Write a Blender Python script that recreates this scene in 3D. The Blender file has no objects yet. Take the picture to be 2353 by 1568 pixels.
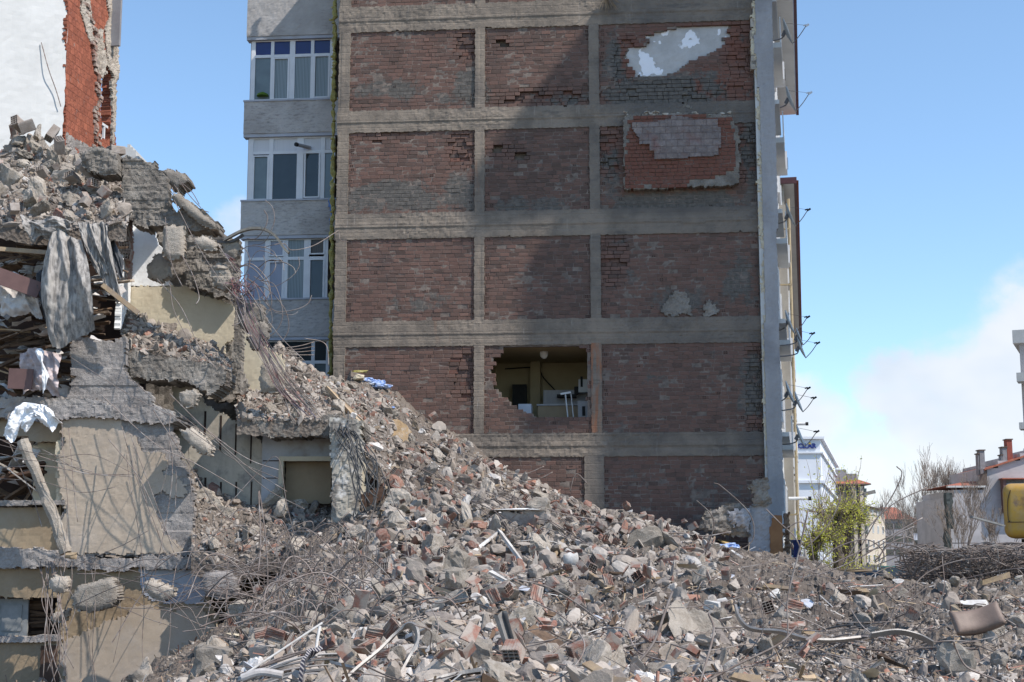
import bpy, math, random
import numpy as np
from mathutils import Vector, Matrix, noise as mnoise
R = math.radians
random.seed(7); rng = np.random.default_rng(7)
SC = bpy.context.scene; COL = SC.collection

# ---------------------------------------------------------------- camera, sky, sun, exposure
CAM_Z = 1.6; PITCH = 8.59; FPX = 3267.6; CX, CY = 1176.5, 784.0   # reference picture measured on a 2353 px wide sheet
cam_d = bpy.data.cameras.new('camera'); cam = bpy.data.objects.new('camera', cam_d); COL.objects.link(cam)
cam_d.sensor_width = 36; cam_d.lens = 50; cam_d.clip_end = 3000; cam_d.clip_start = 0.1
cam.location = (0, 0, CAM_Z); cam.rotation_euler = (R(90 + PITCH), 0, 0); SC.camera = cam
SUN_AZ = -30.0; SUN_EL = 49.0          # azimuth measured from +X towards +Y
sd = Vector((math.cos(R(SUN_EL))*math.cos(R(SUN_AZ)), math.cos(R(SUN_EL))*math.sin(R(SUN_AZ)), math.sin(R(SUN_EL))))
sun_d = bpy.data.lights.new('sun', 'SUN'); sun = bpy.data.objects.new('sun', sun_d); COL.objects.link(sun)
sun_d.energy = 3.7; sun_d.angle = R(0.53); sun_d.color = (1.0, 0.935, 0.855)
sun.rotation_euler = (-sd).to_track_quat('-Z', 'Y').to_euler(); sun.location = (0, 0, 60)
SC.view_settings.view_transform = 'Standard'; SC.view_settings.look = 'None'
SC.view_settings.exposure = 0.52; SC.view_settings.gamma = 1.0
SC.cycles.max_bounces = 6; SC.cycles.diffuse_bounces = 3; SC.cycles.glossy_bounces = 2; SC.cycles.transparent_max_bounces = 6

def ray(x, y):
    a, b = (x - CX)/FPX, (CY - y)/FPX
    c, s = math.cos(R(PITCH)), math.sin(R(PITCH))
    return np.array([a, c - b*s, s + b*c])
def at(x, y, Y):
    d = ray(x, y); t = Y/d[1]
    return np.array([d[0]*t, Y, CAM_Z + d[2]*t])
def proj(p):
    c, s = math.cos(R(PITCH)), math.sin(R(PITCH))
    d = p[1]*c + (p[2]-CAM_Z)*s; u = -p[1]*s + (p[2]-CAM_Z)*c
    return CX + FPX*p[0]/d, CY - FPX*u/d

class Frame:
    """a vertical plane: origin on the ground, x runs along it, w comes out of it towards the viewer"""
    def __init__(s, O, ang):
        s.O = np.array([O[0], O[1], 0.0]); s.ang = ang
        s.e = np.array([math.cos(R(ang)), math.sin(R(ang)), 0.0]); s.n = np.array([math.sin(R(ang)), -math.cos(R(ang)), 0.0])
        s.M = Matrix.Translation(s.O) @ Matrix.Rotation(R(ang), 4, 'Z')
    def uz(s, x, y, w=0.0):
        d = ray(x, y); C = np.array([0, 0, CAM_Z])
        t = ((s.O + w*s.n - C) @ s.n)/(d @ s.n); p = C + d*t
        return (p - s.O) @ s.e, p[2]
    def P(s, u, w, z):
        return s.O + u*s.e + w*s.n + np.array([0, 0, z])
    def poly(s, pts, w=0.0):
        return np.array([s.uz(x, y, w) for x, y in pts])

# ---------------------------------------------------------------- sky with clouds
world = bpy.data.worlds.new('World'); SC.world = world; world.use_nodes = True
def build_world():
    nt = world.node_tree; N = nt.nodes; L = nt.links; N.clear()
    out = N.new('ShaderNodeOutputWorld'); bg = N.new('ShaderNodeBackground')
    sky = N.new('ShaderNodeTexSky'); sky.sky_type = 'NISHITA'; sky.sun_disc = False
    sky.sun_elevation = R(SUN_EL); sky.sun_rotation = R(90 - SUN_AZ)
    sky.altitude = 800; sky.air_density = 1.0; sky.dust_density = 0.25; sky.ozone_density = 3.0
    tc = N.new('ShaderNodeTexCoord')
    hs = N.new('ShaderNodeMix'); hs.data_type = 'RGBA'; hs.blend_type = 'MULTIPLY'; hs.inputs['Factor'].default_value = 1; hs.inputs['B'].default_value = (1.08, 1.11, 1.06, 1); L.new(sky.outputs[0], hs.inputs['A'])
    nz = N.new('ShaderNodeTexNoise'); nz.inputs['Scale'].default_value = 5.5; nz.inputs['Detail'].default_value = 7; nz.inputs['Roughness'].default_value = 0.55
    mp = N.new('ShaderNodeMapping'); mp.inputs['Scale'].default_value = (1, 1, 1.5)
    L.new(tc.outputs['Generated'], mp.inputs['Vector']); L.new(mp.outputs[0], nz.inputs['Vector'])
    wn = N.new('ShaderNodeTexNoise'); wn.inputs['Scale'].default_value = 9; wn.inputs['Detail'].default_value = 6; wn.inputs['Roughness'].default_value = .6; L.new(tc.outputs['Generated'], wn.inputs['Vector'])
    w1 = N.new('ShaderNodeVectorMath'); w1.operation = 'SUBTRACT'; w1.inputs[1].default_value = (.5, .5, .5); L.new(wn.outputs['Color'], w1.inputs[0])
    w2 = N.new('ShaderNodeVectorMath'); w2.operation = 'SCALE'; w2.inputs['Scale'].default_value = .085; L.new(w1.outputs[0], w2.inputs[0])
    wv = N.new('ShaderNodeVectorMath'); wv.operation = 'ADD'; L.new(tc.outputs['Generated'], wv.inputs[0]); L.new(w2.outputs[0], wv.inputs[1])
    acc = None
    # cloud banks: direction, cosine of the inner and outer edge, strength
    for x, y, ri, ro, st in [(2230, 980, 0.03, 0.10, .95), (2420, 860, 0.03, 0.10, .95), (2060, 890, 0.01, 0.05, .85), (2480, 1080, 0.08, 0.18, .9), (1890, 985, 0.01, 0.05, .62), (2250, 1170, .05, .13, .85),
                             (1700, 1240, 0.02, 0.15, .55), (515, 550, 0.01, 0.04, .5), (2900, 950, .1, .2, .7)]:
        d = ray(x, y); d = d/np.linalg.norm(d)
        dp = N.new('ShaderNodeVectorMath'); dp.operation = 'DISTANCE'; dp.inputs[1].default_value = tuple(d)
        L.new(wv.outputs[0], dp.inputs[0])
        mr = N.new('ShaderNodeMapRange'); mr.interpolation_type = 'SMOOTHERSTEP'
        mr.inputs['From Min'].default_value = ro*1.15; mr.inputs['From Max'].default_value = ri; mr.inputs['To Max'].default_value = st
        L.new(dp.outputs['Value'], mr.inputs['Value'])
        if acc is None: acc = mr.outputs[0]
        else:
            mx = N.new('ShaderNodeMath'); mx.operation = 'MAXIMUM'; L.new(acc, mx.inputs[0]); L.new(mr.outputs[0], mx.inputs[1]); acc = mx.outputs[0]
    ad = N.new('ShaderNodeMath'); ad.operation = 'MULTIPLY_ADD'; ad.inputs[1].default_value = 1.9; ad.inputs[2].default_value = -0.95
    L.new(nz.outputs['Fac'], ad.inputs[0])
    sm = N.new('ShaderNodeMath'); sm.operation = 'ADD'; L.new(ad.outputs[0], sm.inputs[0]); L.new(acc, sm.inputs[1])
    cm = N.new('ShaderNodeMapRange'); cm.interpolation_type = 'SMOOTHSTEP'; cm.inputs['From Min'].default_value = 0.3; cm.inputs['From Max'].default_value = 0.72; cm.inputs['To Max'].default_value = .9
    L.new(sm.outputs[0], cm.inputs['Value'])
    gate = N.new('ShaderNodeMath'); gate.operation = 'MULTIPLY'; L.new(cm.outputs[0], gate.inputs[0])
    g2 = N.new('ShaderNodeMapRange'); g2.inputs['From Max'].default_value = .25; L.new(acc, g2.inputs['Value']); L.new(g2.outputs[0], gate.inputs[1])
    nz2 = N.new('ShaderNodeTexNoise'); nz2.inputs['Scale'].default_value = 7; nz2.inputs['Detail'].default_value = 4; L.new(mp.outputs[0], nz2.inputs['Vector'])
    cr = N.new('ShaderNodeMix'); cr.data_type = 'RGBA'; cr.inputs['A'].default_value = CLOUD_A; cr.inputs['B'].default_value = CLOUD_B
    cn = N.new('ShaderNodeMapRange'); cn.inputs['From Min'].default_value = .32; cn.inputs['From Max'].default_value = .62; L.new(nz2.outputs['Fac'], cn.inputs['Value']); L.new(cn.outputs[0], cr.inputs['Factor'])
    mix = N.new('ShaderNodeMix'); mix.data_type = 'RGBA'
    L.new(gate.outputs[0], mix.inputs['Factor']); sz = N.new('ShaderNodeSeparateXYZ'); L.new(tc.outputs['Generated'], sz.inputs[0]); gz = N.new('ShaderNodeMapRange'); gz.inputs['From Min'].default_value = .0; gz.inputs['From Max'].default_value = .34; L.new(sz.outputs['Z'], gz.inputs['Value'])
    h2 = N.new('ShaderNodeMix'); h2.data_type = 'RGBA'; h2.inputs['A'].default_value = (.82, .86, .95, 1); h2.inputs['B'].default_value = (1, 1, 1, 1); L.new(gz.outputs[0], h2.inputs['Factor'])
    h3 = N.new('ShaderNodeMix'); h3.data_type = 'RGBA'; h3.blend_type = 'MULTIPLY'; h3.inputs['Factor'].default_value = 1; L.new(hs.outputs['Result'], h3.inputs['A']); L.new(h2.outputs['Result'], h3.inputs['B']); L.new(h3.outputs['Result'], mix.inputs['A']); L.new(cr.outputs['Result'], mix.inputs['B'])
    L.new(mix.outputs['Result'], bg.inputs['Color']); bg.inputs['Strength'].default_value = SKY_S
    L.new(bg.outputs[0], out.inputs['Surface'])
SKY_S = 0.15; CLOUD_A = (3.1, 3.55, 4.2, 1); CLOUD_B = (4.5, 4.55, 4.7, 1)
build_world()

# ---------------------------------------------------------------- noise in numpy
def _hash(ix, iy, iz, seed):
    h = (ix.astype(np.int64)*374761393 + iy.astype(np.int64)*668265263 + iz.astype(np.int64)*2147483647 + seed*974634777) & 0xffffffff
    h = ((h ^ (h >> 13))*1274126177) & 0xffffffff
    return ((h ^ (h >> 16)) & 0xffff)/65535.0
def vnoise(P, seed=0):
    P = np.asarray(P, float); i = np.floor(P); f = P - i; f = f*f*(3 - 2*f); i = i.astype(np.int64); r = 0
    for dx in (0, 1):
        for dy in (0, 1):
            for dz in (0, 1):
                w = (f[:, 0] if dx else 1-f[:, 0])*(f[:, 1] if dy else 1-f[:, 1])*(f[:, 2] if dz else 1-f[:, 2])
                r = r + w*_hash(i[:, 0]+dx, i[:, 1]+dy, i[:, 2]+dz, seed)
    return r*2 - 1
def fbm(P, sc, octv=4, seed=0, gain=.5):
    P = np.asarray(P, float)*sc; a = 1; r = 0; t = 0
    for k in range(octv):
        r = r + a*vnoise(P, seed+k*17); t += a; a *= gain; P = P*2.03 + 5.3
    return r/t
def n1(u, z, sc, seed=0, octv=3):
    return fbm(np.stack([u, z, np.zeros_like(u)], 1), sc, octv, seed)

# ---------------------------------------------------------------- materials
def srgb(*c):
    return tuple(((v/255)/12.92 if v/255 <= .04045 else ((v/255+.055)/1.055)**2.4) for v in c)
class NT:
    def __init__(s, name):
        s.m = bpy.data.materials.new(name); s.m.use_nodes = True; s.t = s.m.node_tree; s.N = s.t.nodes; s.L = s.t.links
        s.b = s.N['Principled BSDF']; s.b.inputs['Specular IOR Level'].default_value = .25
        s.tc = s.N.new('ShaderNodeTexCoord')
    def noise(s, scale, detail=5, rough=.6, vec=None, stretch=None):
        n = s.N.new('ShaderNodeTexNoise'); n.inputs['Scale'].default_value = scale; n.inputs['Detail'].default_value = detail; n.inputs['Roughness'].default_value = rough
        v = vec or s.tc.outputs['Object']
        if stretch:
            mp = s.N.new('ShaderNodeMapping'); mp.inputs['Scale'].default_value = stretch; s.L.new(v, mp.inputs[0]); v = mp.outputs[0]
        s.L.new(v, n.inputs['Vector']); return n.outputs['Fac']
    def ramp(s, fac, a, b):
        r = s.N.new('ShaderNodeMapRange'); r.interpolation_type = 'SMOOTHSTEP'; r.inputs['From Min'].default_value = a; r.inputs['From Max'].default_value = b
        s.L.new(fac, r.inputs['Value']); return r.outputs[0]
    def mix(s, fac, a, b, blend='MIX'):
        m = s.N.new('ShaderNodeMix'); m.data_type = 'RGBA'; m.blend_type = blend
        for k, v in (('Factor', fac), ('A', a), ('B', b)):
            if hasattr(v, 'is_linked') or isinstance(v, bpy.types.NodeSocket): s.L.new(v, m.inputs[k])
            elif k == 'Factor': m.inputs[k].default_value = v
            else: m.inputs[k].default_value = (*v[:3], 1)
        return m.outputs['Result']
    def math(s, op, a, b=None, c=None):
        m = s.N.new('ShaderNodeMath'); m.operation = op
        for k, v in enumerate((a, b, c)):
            if v is None: continue
            if isinstance(v, bpy.types.NodeSocket): s.L.new(v, m.inputs[k])
            else: m.inputs[k].default_value = v
        return m.outputs[0]
    def attr(s, name):
        a = s.N.new('ShaderNodeAttribute'); a.attribute_name = name; return a
    def rand(s):
        return s.N.new('ShaderNodeObjectInfo').outputs['Random']
    def color(s, c):
        if isinstance(c, bpy.types.NodeSocket): s.L.new(c, s.b.inputs['Base Color'])
        else: s.b.inputs['Base Color'].default_value = (*c[:3], 1)
    def bump(s, h, strength, dist=.02):
        b = s.N.new('ShaderNodeBump'); b.inputs['Strength'].default_value = strength; b.inputs['Distance'].default_value = dist
        s.L.new(h, b.inputs['Height']); s.L.new(b.outputs[0], s.b.inputs['Normal'])
    def rough(s, r): s.b.inputs['Roughness'].default_value = r
def noisy(name, a, b, scale=3, lo=.35, hi=.65, rough=.9, bump=.4, bscale=25, bdist=.02, c=None, cscale=.8, clo=.5, chi=.7, vary=0, spec=.2, stretch=None, metal=0, dust=0):
    m = NT(name); f = m.ramp(m.noise(scale, 6, .65, stretch=stretch), lo, hi); col = m.mix(f, a, b)
    if c is not None: col = m.mix(m.ramp(m.noise(cscale, 5, .6), clo, chi), col, c)
    if dust: col = m.mix(m.math('MULTIPLY', m.ramp(m.noise(4.5, 7, .72), .36, .62), dust), col, (.335, .287, .248))
    if vary:
        v = m.math('MULTIPLY_ADD', m.rand(), 2*vary, 1-vary)
        h = m.N.new('ShaderNodeHueSaturation'); m.L.new(v, h.inputs['Value']); m.L.new(col, h.inputs['Color']); col = h.outputs[0]
    m.color(col); m.rough(rough); m.b.inputs['Specular IOR Level'].default_value = spec; m.b.inputs['Metallic'].default_value = metal
    if bump: m.bump(m.noise(bscale, 6, .7), bump, bdist)
    return m.m
MAT = {}

# ---------------------------------------------------------------- object helpers
def tag(o, label=None, cat=None, group=None, kind=None):
    if label: o['label'] = label
    if cat: o['category'] = cat
    if group: o['group'] = group
    if kind: o['kind'] = kind
    return o
def empty(name, loc, rz=0, **k):
    o = bpy.data.objects.new(name, None); COL.objects.link(o); o.empty_display_size = .3
    o.location = loc; o.rotation_euler = (0, 0, rz); return tag(o, **k)
def pmat(o):
    m = Matrix.Translation(o.location) @ o.rotation_euler.to_matrix().to_4x4()
    return pmat(o.parent) @ m if o.parent else m
def mesh_from(name, V, F, mats, smooth=False, midx=None, attrs=None):
    me = bpy.data.meshes.new(name)
    V = np.asarray(V, float)
    if isinstance(F, np.ndarray):
        n, k = F.shape
        me.vertices.add(len(V)); me.vertices.foreach_set('co', V.astype(np.float32).ravel())
        me.loops.add(n*k); me.loops.foreach_set('vertex_index', F.astype(np.int32).ravel())
        me.polygons.add(n); me.polygons.foreach_set('loop_start', np.arange(0, n*k, k, dtype=np.int32)); me.polygons.foreach_set('loop_total', np.full(n, k, np.int32))
        me.update(calc_edges=True)
    else:
        me.from_pydata([tuple(v) for v in V], [], [tuple(int(i) for i in f) for f in F]); me.update()
    for m in (mats if isinstance(mats, (list, tuple)) else [mats]): me.materials.append(MAT[m] if isinstance(m, str) else m)
    me.polygons.foreach_set('use_smooth', np.full(len(me.polygons), smooth))
    if midx is not None: me.polygons.foreach_set('material_index', np.asarray(midx, np.int32))
    for nme, (dom, typ, data) in (attrs or {}).items():
        a = me.attributes.new(nme, typ, dom)
        a.data.foreach_set('color' if 'COLOR' in typ else 'value', np.asarray(data, np.float32).ravel())
    return me
def mk(name, V, F, mats, parent=None, smooth=False, midx=None, attrs=None, origin=None, **k):
    """V in world metres; a top-level object gets its origin at its base, a part is put in its parent's space"""
    V = np.asarray(V, float)
    if parent is None:
        if origin is None: origin = np.array([(V[:, 0].min()+V[:, 0].max())/2, (V[:, 1].min()+V[:, 1].max())/2, V[:, 2].min()])
        L = V - origin
        o = bpy.data.objects.new(name, mesh_from(name, L, F, mats, smooth, midx, attrs)); o.location = tuple(origin)
    else:
        Mi = np.array(pmat(parent).inverted()); L = V @ Mi[:3, :3].T + Mi[:3, 3]
        o = bpy.data.objects.new(name, mesh_from(name, L, F, mats, smooth, midx, attrs)); o.parent = parent
    COL.objects.link(o); return tag(o, **k)
class MB:
    """collects shapes into one mesh, in world space"""
    def __init__(s): s.V = []; s.F = []; s.n = 0; s.mi = []
    def add(s, V, F, mi=0):
        V = np.asarray(V, float); s.V.append(V); s.F += [tuple(int(i)+s.n for i in f) for f in F]; s.mi += [mi]*len(F); s.n += len(V); return s
    def hexa(s, P8, mi=0):
        return s.add(P8, [(0, 3, 2, 1), (4, 5, 6, 7), (0, 1, 5, 4), (1, 2, 6, 5), (2, 3, 7, 6), (3, 0, 4, 7)], mi)
    def box(s, x0, x1, y0, y1, z0, z1, mi=0):
        return s.hexa([(x0, y0, z0), (x1, y0, z0), (x1, y1, z0), (x0, y1, z0), (x0, y0, z1), (x1, y0, z1), (x1, y1, z1), (x0, y1, z1)], mi)
    def fbox(s, fr, u0, u1, w0, w1, z0, z1, mi=0):      # box in a Frame; w1 is the outer face
        return s.hexa([fr.P(u0, w1, z0), fr.P(u1, w1, z0), fr.P(u1, w0, z0), fr.P(u0, w0, z0), fr.P(u0, w1, z1), fr.P(u1, w1, z1), fr.P(u1, w0, z1), fr.P(u0, w0, z1)], mi)
    def bar(s, p, q, w, h, roll=0, mi=0):
        p, q = np.asarray(p, float), np.asarray(q, float); d = q-p; d = d/np.linalg.norm(d)
        a = np.cross(d, [0, 0, 1.0]);  a = np.array([1.0, 0, 0]) if np.linalg.norm(a) < 1e-3 else a/np.linalg.norm(a)
        b = np.cross(a, d); a, b = a*math.cos(roll)+b*math.sin(roll), b*math.cos(roll)-a*math.sin(roll); a = a*w/2; b = b*h/2
        return s.hexa([p-a-b, p+a-b, p+a+b, p-a+b, q-a-b, q+a-b, q+a+b, q-a+b], mi)
    def tube(s, pts, r, n=6, mi=0):
        V, F = tube(pts, r, n); return s.add(V, F, mi)
    def build(s, name, mats, parent=None, **k):
        return mk(name, np.concatenate(s.V), s.F, mats, parent, midx=s.mi if max(s.mi) else None, **k)
def spline(pts, n=6):
    P = np.asarray(pts, float)
    if len(P) < 3: return P
    E = np.vstack([2*P[0]-P[1], P, 2*P[-1]-P[-2]]); out = []
    for i in range(len(P)-1):
        p0, p1, p2, p3 = E[i:i+4]
        for t in np.linspace(0, 1, n, endpoint=False):
            out.append(.5*((2*p1)+(p2-p0)*t+(2*p0-5*p1+4*p2-p3)*t*t+(3*p1-p0-3*p2+p3)*t**3))
    out.append(P[-1]); return np.array(out)
def tube(pts, r, n=5):
    P = np.asarray(pts, float); m = len(P); rr = np.full(m, r) if np.isscalar(r) else np.asarray(r)
    T = np.gradient(P, axis=0); T /= np.linalg.norm(T, axis=1)[:, None]+1e-9
    a = np.cross(T[0], [.31, .42, .85]); a /= np.linalg.norm(a); V = []
    for i in range(m):
        a = a - T[i]*(a@T[i]); a /= np.linalg.norm(a)+1e-9; b = np.cross(T[i], a)
        for k in range(n):
            th = 2*math.pi*k/n; V.append(P[i]+rr[i]*(a*math.cos(th)+b*math.sin(th)))
    F = [(i*n+k, i*n+(k+1) % n, (i+1)*n+(k+1) % n, (i+1)*n+k) for i in range(m-1) for k in range(n)]
    F += [tuple(range(n-1, -1, -1)), tuple((m-1)*n+k for k in range(n))]
    return np.array(V), F
def strip(pts, width, thick, nrm=None):
    """flat metal band bent along pts"""
    P = np.asarray(pts, float); T = np.gradient(P, axis=0); T /= np.linalg.norm(T, axis=1)[:, None]; V = []
    for i in range(len(P)):
        a = np.cross(T[i], nrm if nrm is not None else [0, -1, 0]); a /= np.linalg.norm(a)+1e-9; b = np.cross(T[i], a)
        for x, y in ((-1, -1), (1, -1), (1, 1), (-1, 1)): V.append(P[i]+b*x*width/2+a*y*thick/2)
    m = len(P); F = [(i*4+k, i*4+(k+1) % 4, (i+1)*4+(k+1) % 4, (i+1)*4+k) for i in range(m-1) for k in range(4)]
    return np.array(V), F+[(3, 2, 1, 0), tuple((m-1)*4+k for k in range(4))]
def inpoly(pu, pz, poly):
    ins = np.zeros(len(pu), bool); n = len(poly); j = n-1
    for i in range(n):
        xi, yi = poly[i]; xj, yj = poly[j]
        c = ((yi > pz) != (yj > pz)) & (pu < (xj-xi)*(pz-yi)/((yj-yi) if yj != yi else 1e-9)+xi)
        ins ^= c; j = i
    return ins
def pdist(pu, pz, poly):
    d = np.full(len(pu), 1e9); n = len(poly)
    for i in range(n):
        a = np.array(poly[i]); b = np.array(poly[(i+1) % n]); ab = b-a; L = ab@ab+1e-12
        t = np.clip(((pu-a[0])*ab[0]+(pz-a[1])*ab[1])/L, 0, 1)
        d = np.minimum(d, np.hypot(pu-a[0]-t*ab[0], pz-a[1]-t*ab[1]))
    return d
def plate(fr, poly, w0, thick, res=.06, rough=.012, jit=.35, seed=0, bulge=0, rr=.1, boards=0, edge=.0, holes=(), backbulge=False, wf=None, vboards=False):
    """a broken slab or sheet: the polygon (u,z) filled with small cells, a rough front at w0 and a back `thick` behind it"""
    poly = np.asarray(poly, float); u0, z0 = poly.min(0); u1, z1 = poly.max(0)
    nu, nz = max(2, int((u1-u0)/res)+1), max(2, int((z1-z0)/res)+1)
    U = np.linspace(u0, u1, nu+1); Z = np.linspace(z0, z1, nz+1)
    cu, cz = np.meshgrid((U[:-1]+U[1:])/2, (Z[:-1]+Z[1:])/2)
    en = (n1(cu.ravel(), cz.ravel(), 3.1, seed+3)+n1(cu.ravel(), cz.ravel(), 13., seed+31, 2)*.55)*edge*1.25 if edge else 0
    en2 = (n1(cu.ravel(), cz.ravel(), 3.1, seed+4)+n1(cu.ravel(), cz.ravel(), 13., seed+41, 2)*.55)*edge*1.25 if edge else 0
    ins = inpoly(cu.ravel()+en, cz.ravel()+en2, poly)
    for h in holes: ins &= ~inpoly(cu.ravel()+en, cz.ravel()+en2, np.asarray(h))
    ins = ins.reshape(nz, nu)
    if not ins.any(): ins[nz//2, nu//2] = True
    gu, gz = np.meshgrid(U, Z); gu = gu.ravel(); gz = gz.ravel()
    r_ = np.random.default_rng(seed+11)
    pad = np.pad(ins, 1); cnt = (pad[:-1, :-1].astype(int)+pad[1:, :-1]+pad[:-1, 1:]+pad[1:, 1:]).ravel()
    bnd = (cnt > 0) & (cnt < 4)
    ju = gu + np.where(bnd, r_.uniform(-1, 1, len(gu))*jit*res, 0); jz = gz + np.where(bnd, r_.uniform(-1, 1, len(gu))*jit*res, 0)
    w = np.full(len(gu), float(w0)) + n1(gu, gz, 2.2, seed, 5)*rough*2 + n1(gu, gz, 9, seed+9, 2)*rough + n1(gu, gz, 24, seed+8, 2)*rough*.8
    if boards:
        q = gu if vboards else gz
        k = np.floor(q/boards+n1(gu*.2, gz*.2, 1, seed)*.1).astype(int); w += (_hash(k, k*0, k*0, seed+5)-.5)*rough*2.4
    bk = np.full(len(gu), w0-thick) + n1(gu, gz, 3, seed+21)*rough
    if bulge:
        d = pdist(gu, gz, poly); q = np.clip(1-d/rr, 0, 1)**2; w -= bulge*q
        if backbulge: bk += bulge*q
    if wf is not None: w = w + wf(gu, gz)
    used = cnt > 0; idx = -np.ones(len(gu), int); idx[used] = np.arange(used.sum()); n = used.sum()
    Vf = fr.O + ju[used, None]*fr.e + w[used, None]*fr.n; Vf[:, 2] += jz[used]
    Vb = fr.O + ju[used, None]*fr.e + bk[used, None]*fr.n; Vb[:, 2] += jz[used]
    V = np.vstack([Vf, Vb]); jj, ii = np.nonzero(ins); s = nu+1
    a, b, c, d_ = jj*s+ii, jj*s+ii+1, (jj+1)*s+ii+1, (jj+1)*s+ii
    F = [np.stack([idx[a], idx[b], idx[c], idx[d_]], 1), np.stack([idx[d_], idx[c], idx[b], idx[a]], 1)+n]
    for dj, di, p, q in ((-1, 0, a, b), (1, 0, c, d_), (0, -1, d_, a), (0, 1, b, c)):
        m = ~pad[jj+1+dj, ii+1+di]
        F.append(np.stack([idx[q[m]], idx[p[m]], idx[p[m]]+n, idx[q[m]]+n], 1))
    return V, np.vstack(F)
# ---------------------------------------------------------------- surfaces
def mat_brick():
    m = NT('old_brick'); c = m.attr('tone'); sm = m.attr('smear'); fr = m.attr('fresh')
    base = m.mix(c.outputs['Fac'], (.178, .105, .084), (.108, .074, .062))
    base = m.mix(fr.outputs['Fac'], base, (.18, .075, .053))
    n = m.noise(5, 7, .7); base = m.mix(m.ramp(n, .52, .75), base, (.165, .12, .105))
    dk = m.ramp(m.noise(1.3, 6, .65), .56, .76); base = m.mix(m.math('MULTIPLY', dk, .6), base, (.085, .072, .07))
    e = m.math('ADD', m.math('MULTIPLY_ADD', m.noise(2.6, 9, .75), 2.6, -1.3), sm.outputs['Fac'])
    grey = m.mix(m.ramp(m.noise(8, 5), .35, .7), (.098, .09, .082), (.165, .148, .132))
    base = m.mix(m.ramp(e, .56, .78), base, grey)
    lime = m.ramp(m.noise(1.7, 8, .78, stretch=(1.6, 1, .5)), .66, .78); base = m.mix(m.math('MULTIPLY', lime, .16), base, (.33, .285, .26))
    m.color(base); m.rough(.93)
    w = m.N.new('ShaderNodeTexWave'); w.wave_type = 'BANDS'; w.bands_direction = 'Z'; w.inputs['Scale'].default_value = 11.5; w.inputs['Distortion'].default_value = .3
    m.L.new(m.tc.outputs['Object'], w.inputs['Vector'])
    h = m.math('ADD', m.math('MULTIPLY', w.outputs['Fac'], .35), m.noise(40, 4, .7)); m.bump(h, .45, .02); return m.m
def mat_mortar():
    m = NT('mortar'); b = m.mix(m.ramp(m.noise(4, 6, .7), .35, .7), (.235, .19, .16), (.115, .094, .082)); m.color(b); m.rough(.95); m.bump(m.noise(30, 5, .7), .6); return m.m
def mat_beam():
    m = NT('beam_concrete')
    b = m.mix(m.ramp(m.noise(1.1, 7, .68), .38, .66), (.275, .225, .18), (.175, .146, .12))
    b = m.mix(m.math('MULTIPLY', m.ramp(m.noise(1.6, 6, .7, stretch=(.5, 1, 2.2)), .55, .7), .75), b, (.105, .094, .085))
    b = m.mix(m.math('MULTIPLY', m.ramp(m.noise(3.2, 6, .7, stretch=(3.2, 1, .25)), .6, .74), .6), b, (.40, .35, .31))
    b = m.mix(m.math('MULTIPLY', m.ramp(m.noise(.9, 5, .6, stretch=(2.5, 1, .5)), .62, .74), .45), b, (.30, .15, .085))
    ru = m.attr('rust'); b = m.mix(m.math('MULTIPLY', ru.outputs['Fac'], m.ramp(m.noise(2.2, 6, .65, stretch=(2, 1, .35)), .4, .6)), b, (.33, .155, .09))
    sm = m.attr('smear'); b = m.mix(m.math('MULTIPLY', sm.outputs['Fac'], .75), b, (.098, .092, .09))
    w = m.N.new('ShaderNodeTexWave'); w.bands_direction = 'Z'; w.inputs['Scale'].default_value = 1.55; w.inputs['Distortion'].default_value = 1.2; w.inputs['Detail'].default_value = 3; w.inputs['Detail Scale'].default_value = .6
    m.L.new(m.tc.outputs['Object'], w.inputs['Vector'])
    h = m.math('ADD', m.math('MULTIPLY', m.ramp(w.outputs['Fac'], .0, .10), .3), m.noise(16, 9, .8))
    m.color(b); m.rough(.94); m.bump(h, .5, .03); return m.m
def mat_soil(name='rubble_soil'):
    m = NT(name)
    b = m.mix(m.ramp(m.noise(1.4, 8, .7), .35, .65), (.18, .145, .118), (.29, .245, .205))
    b = m.mix(m.math('MULTIPLY', m.ramp(m.noise(.33, 5, .6), .5, .68), .7), b, (.105, .088, .077))
    b = m.mix(m.math('MULTIPLY', m.ramp(m.noise(9, 6, .7), .56, .7), .6), b, (.40, .36, .325))
    b = m.mix(m.math('MULTIPLY', m.ramp(m.noise(3.1, 6, .7), .62, .72), .55), b, (.30, .145, .105))
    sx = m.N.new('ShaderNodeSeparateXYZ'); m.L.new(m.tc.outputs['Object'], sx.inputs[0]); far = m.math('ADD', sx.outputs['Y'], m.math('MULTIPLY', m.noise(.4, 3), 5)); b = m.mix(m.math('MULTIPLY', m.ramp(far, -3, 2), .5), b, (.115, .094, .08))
    v = m.N.new('ShaderNodeTexVoronoi'); v.inputs['Scale'].default_value = 13; m.L.new(m.tc.outputs['Object'], v.inputs['Vector'])
    h = m.math('ADD', m.math('MULTIPLY', v.outputs['Distance'], .9), m.noise(11, 9, .75))
    m.color(b); m.rough(.97); m.bump(h, .9, .06); return m.m
def mat_bits():
    m = NT('rubble_bits'); a = m.attr('Col'); b = m.mix(m.ramp(m.noise(22, 6, .7), .3, .75), a.outputs['Color'], (.335, .287, .248))
    b = m.mix(.45, b, a.outputs['Color']); m.color(b); m.rough(.95); m.bump(m.noise(45, 5, .7), .6, .012); return m.m
MAT['brick'] = mat_brick(); MAT['mortar'] = mat_mortar(); MAT['beam'] = mat_beam(); MAT['soil'] = mat_soil(); MAT['bits'] = mat_bits()
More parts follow.
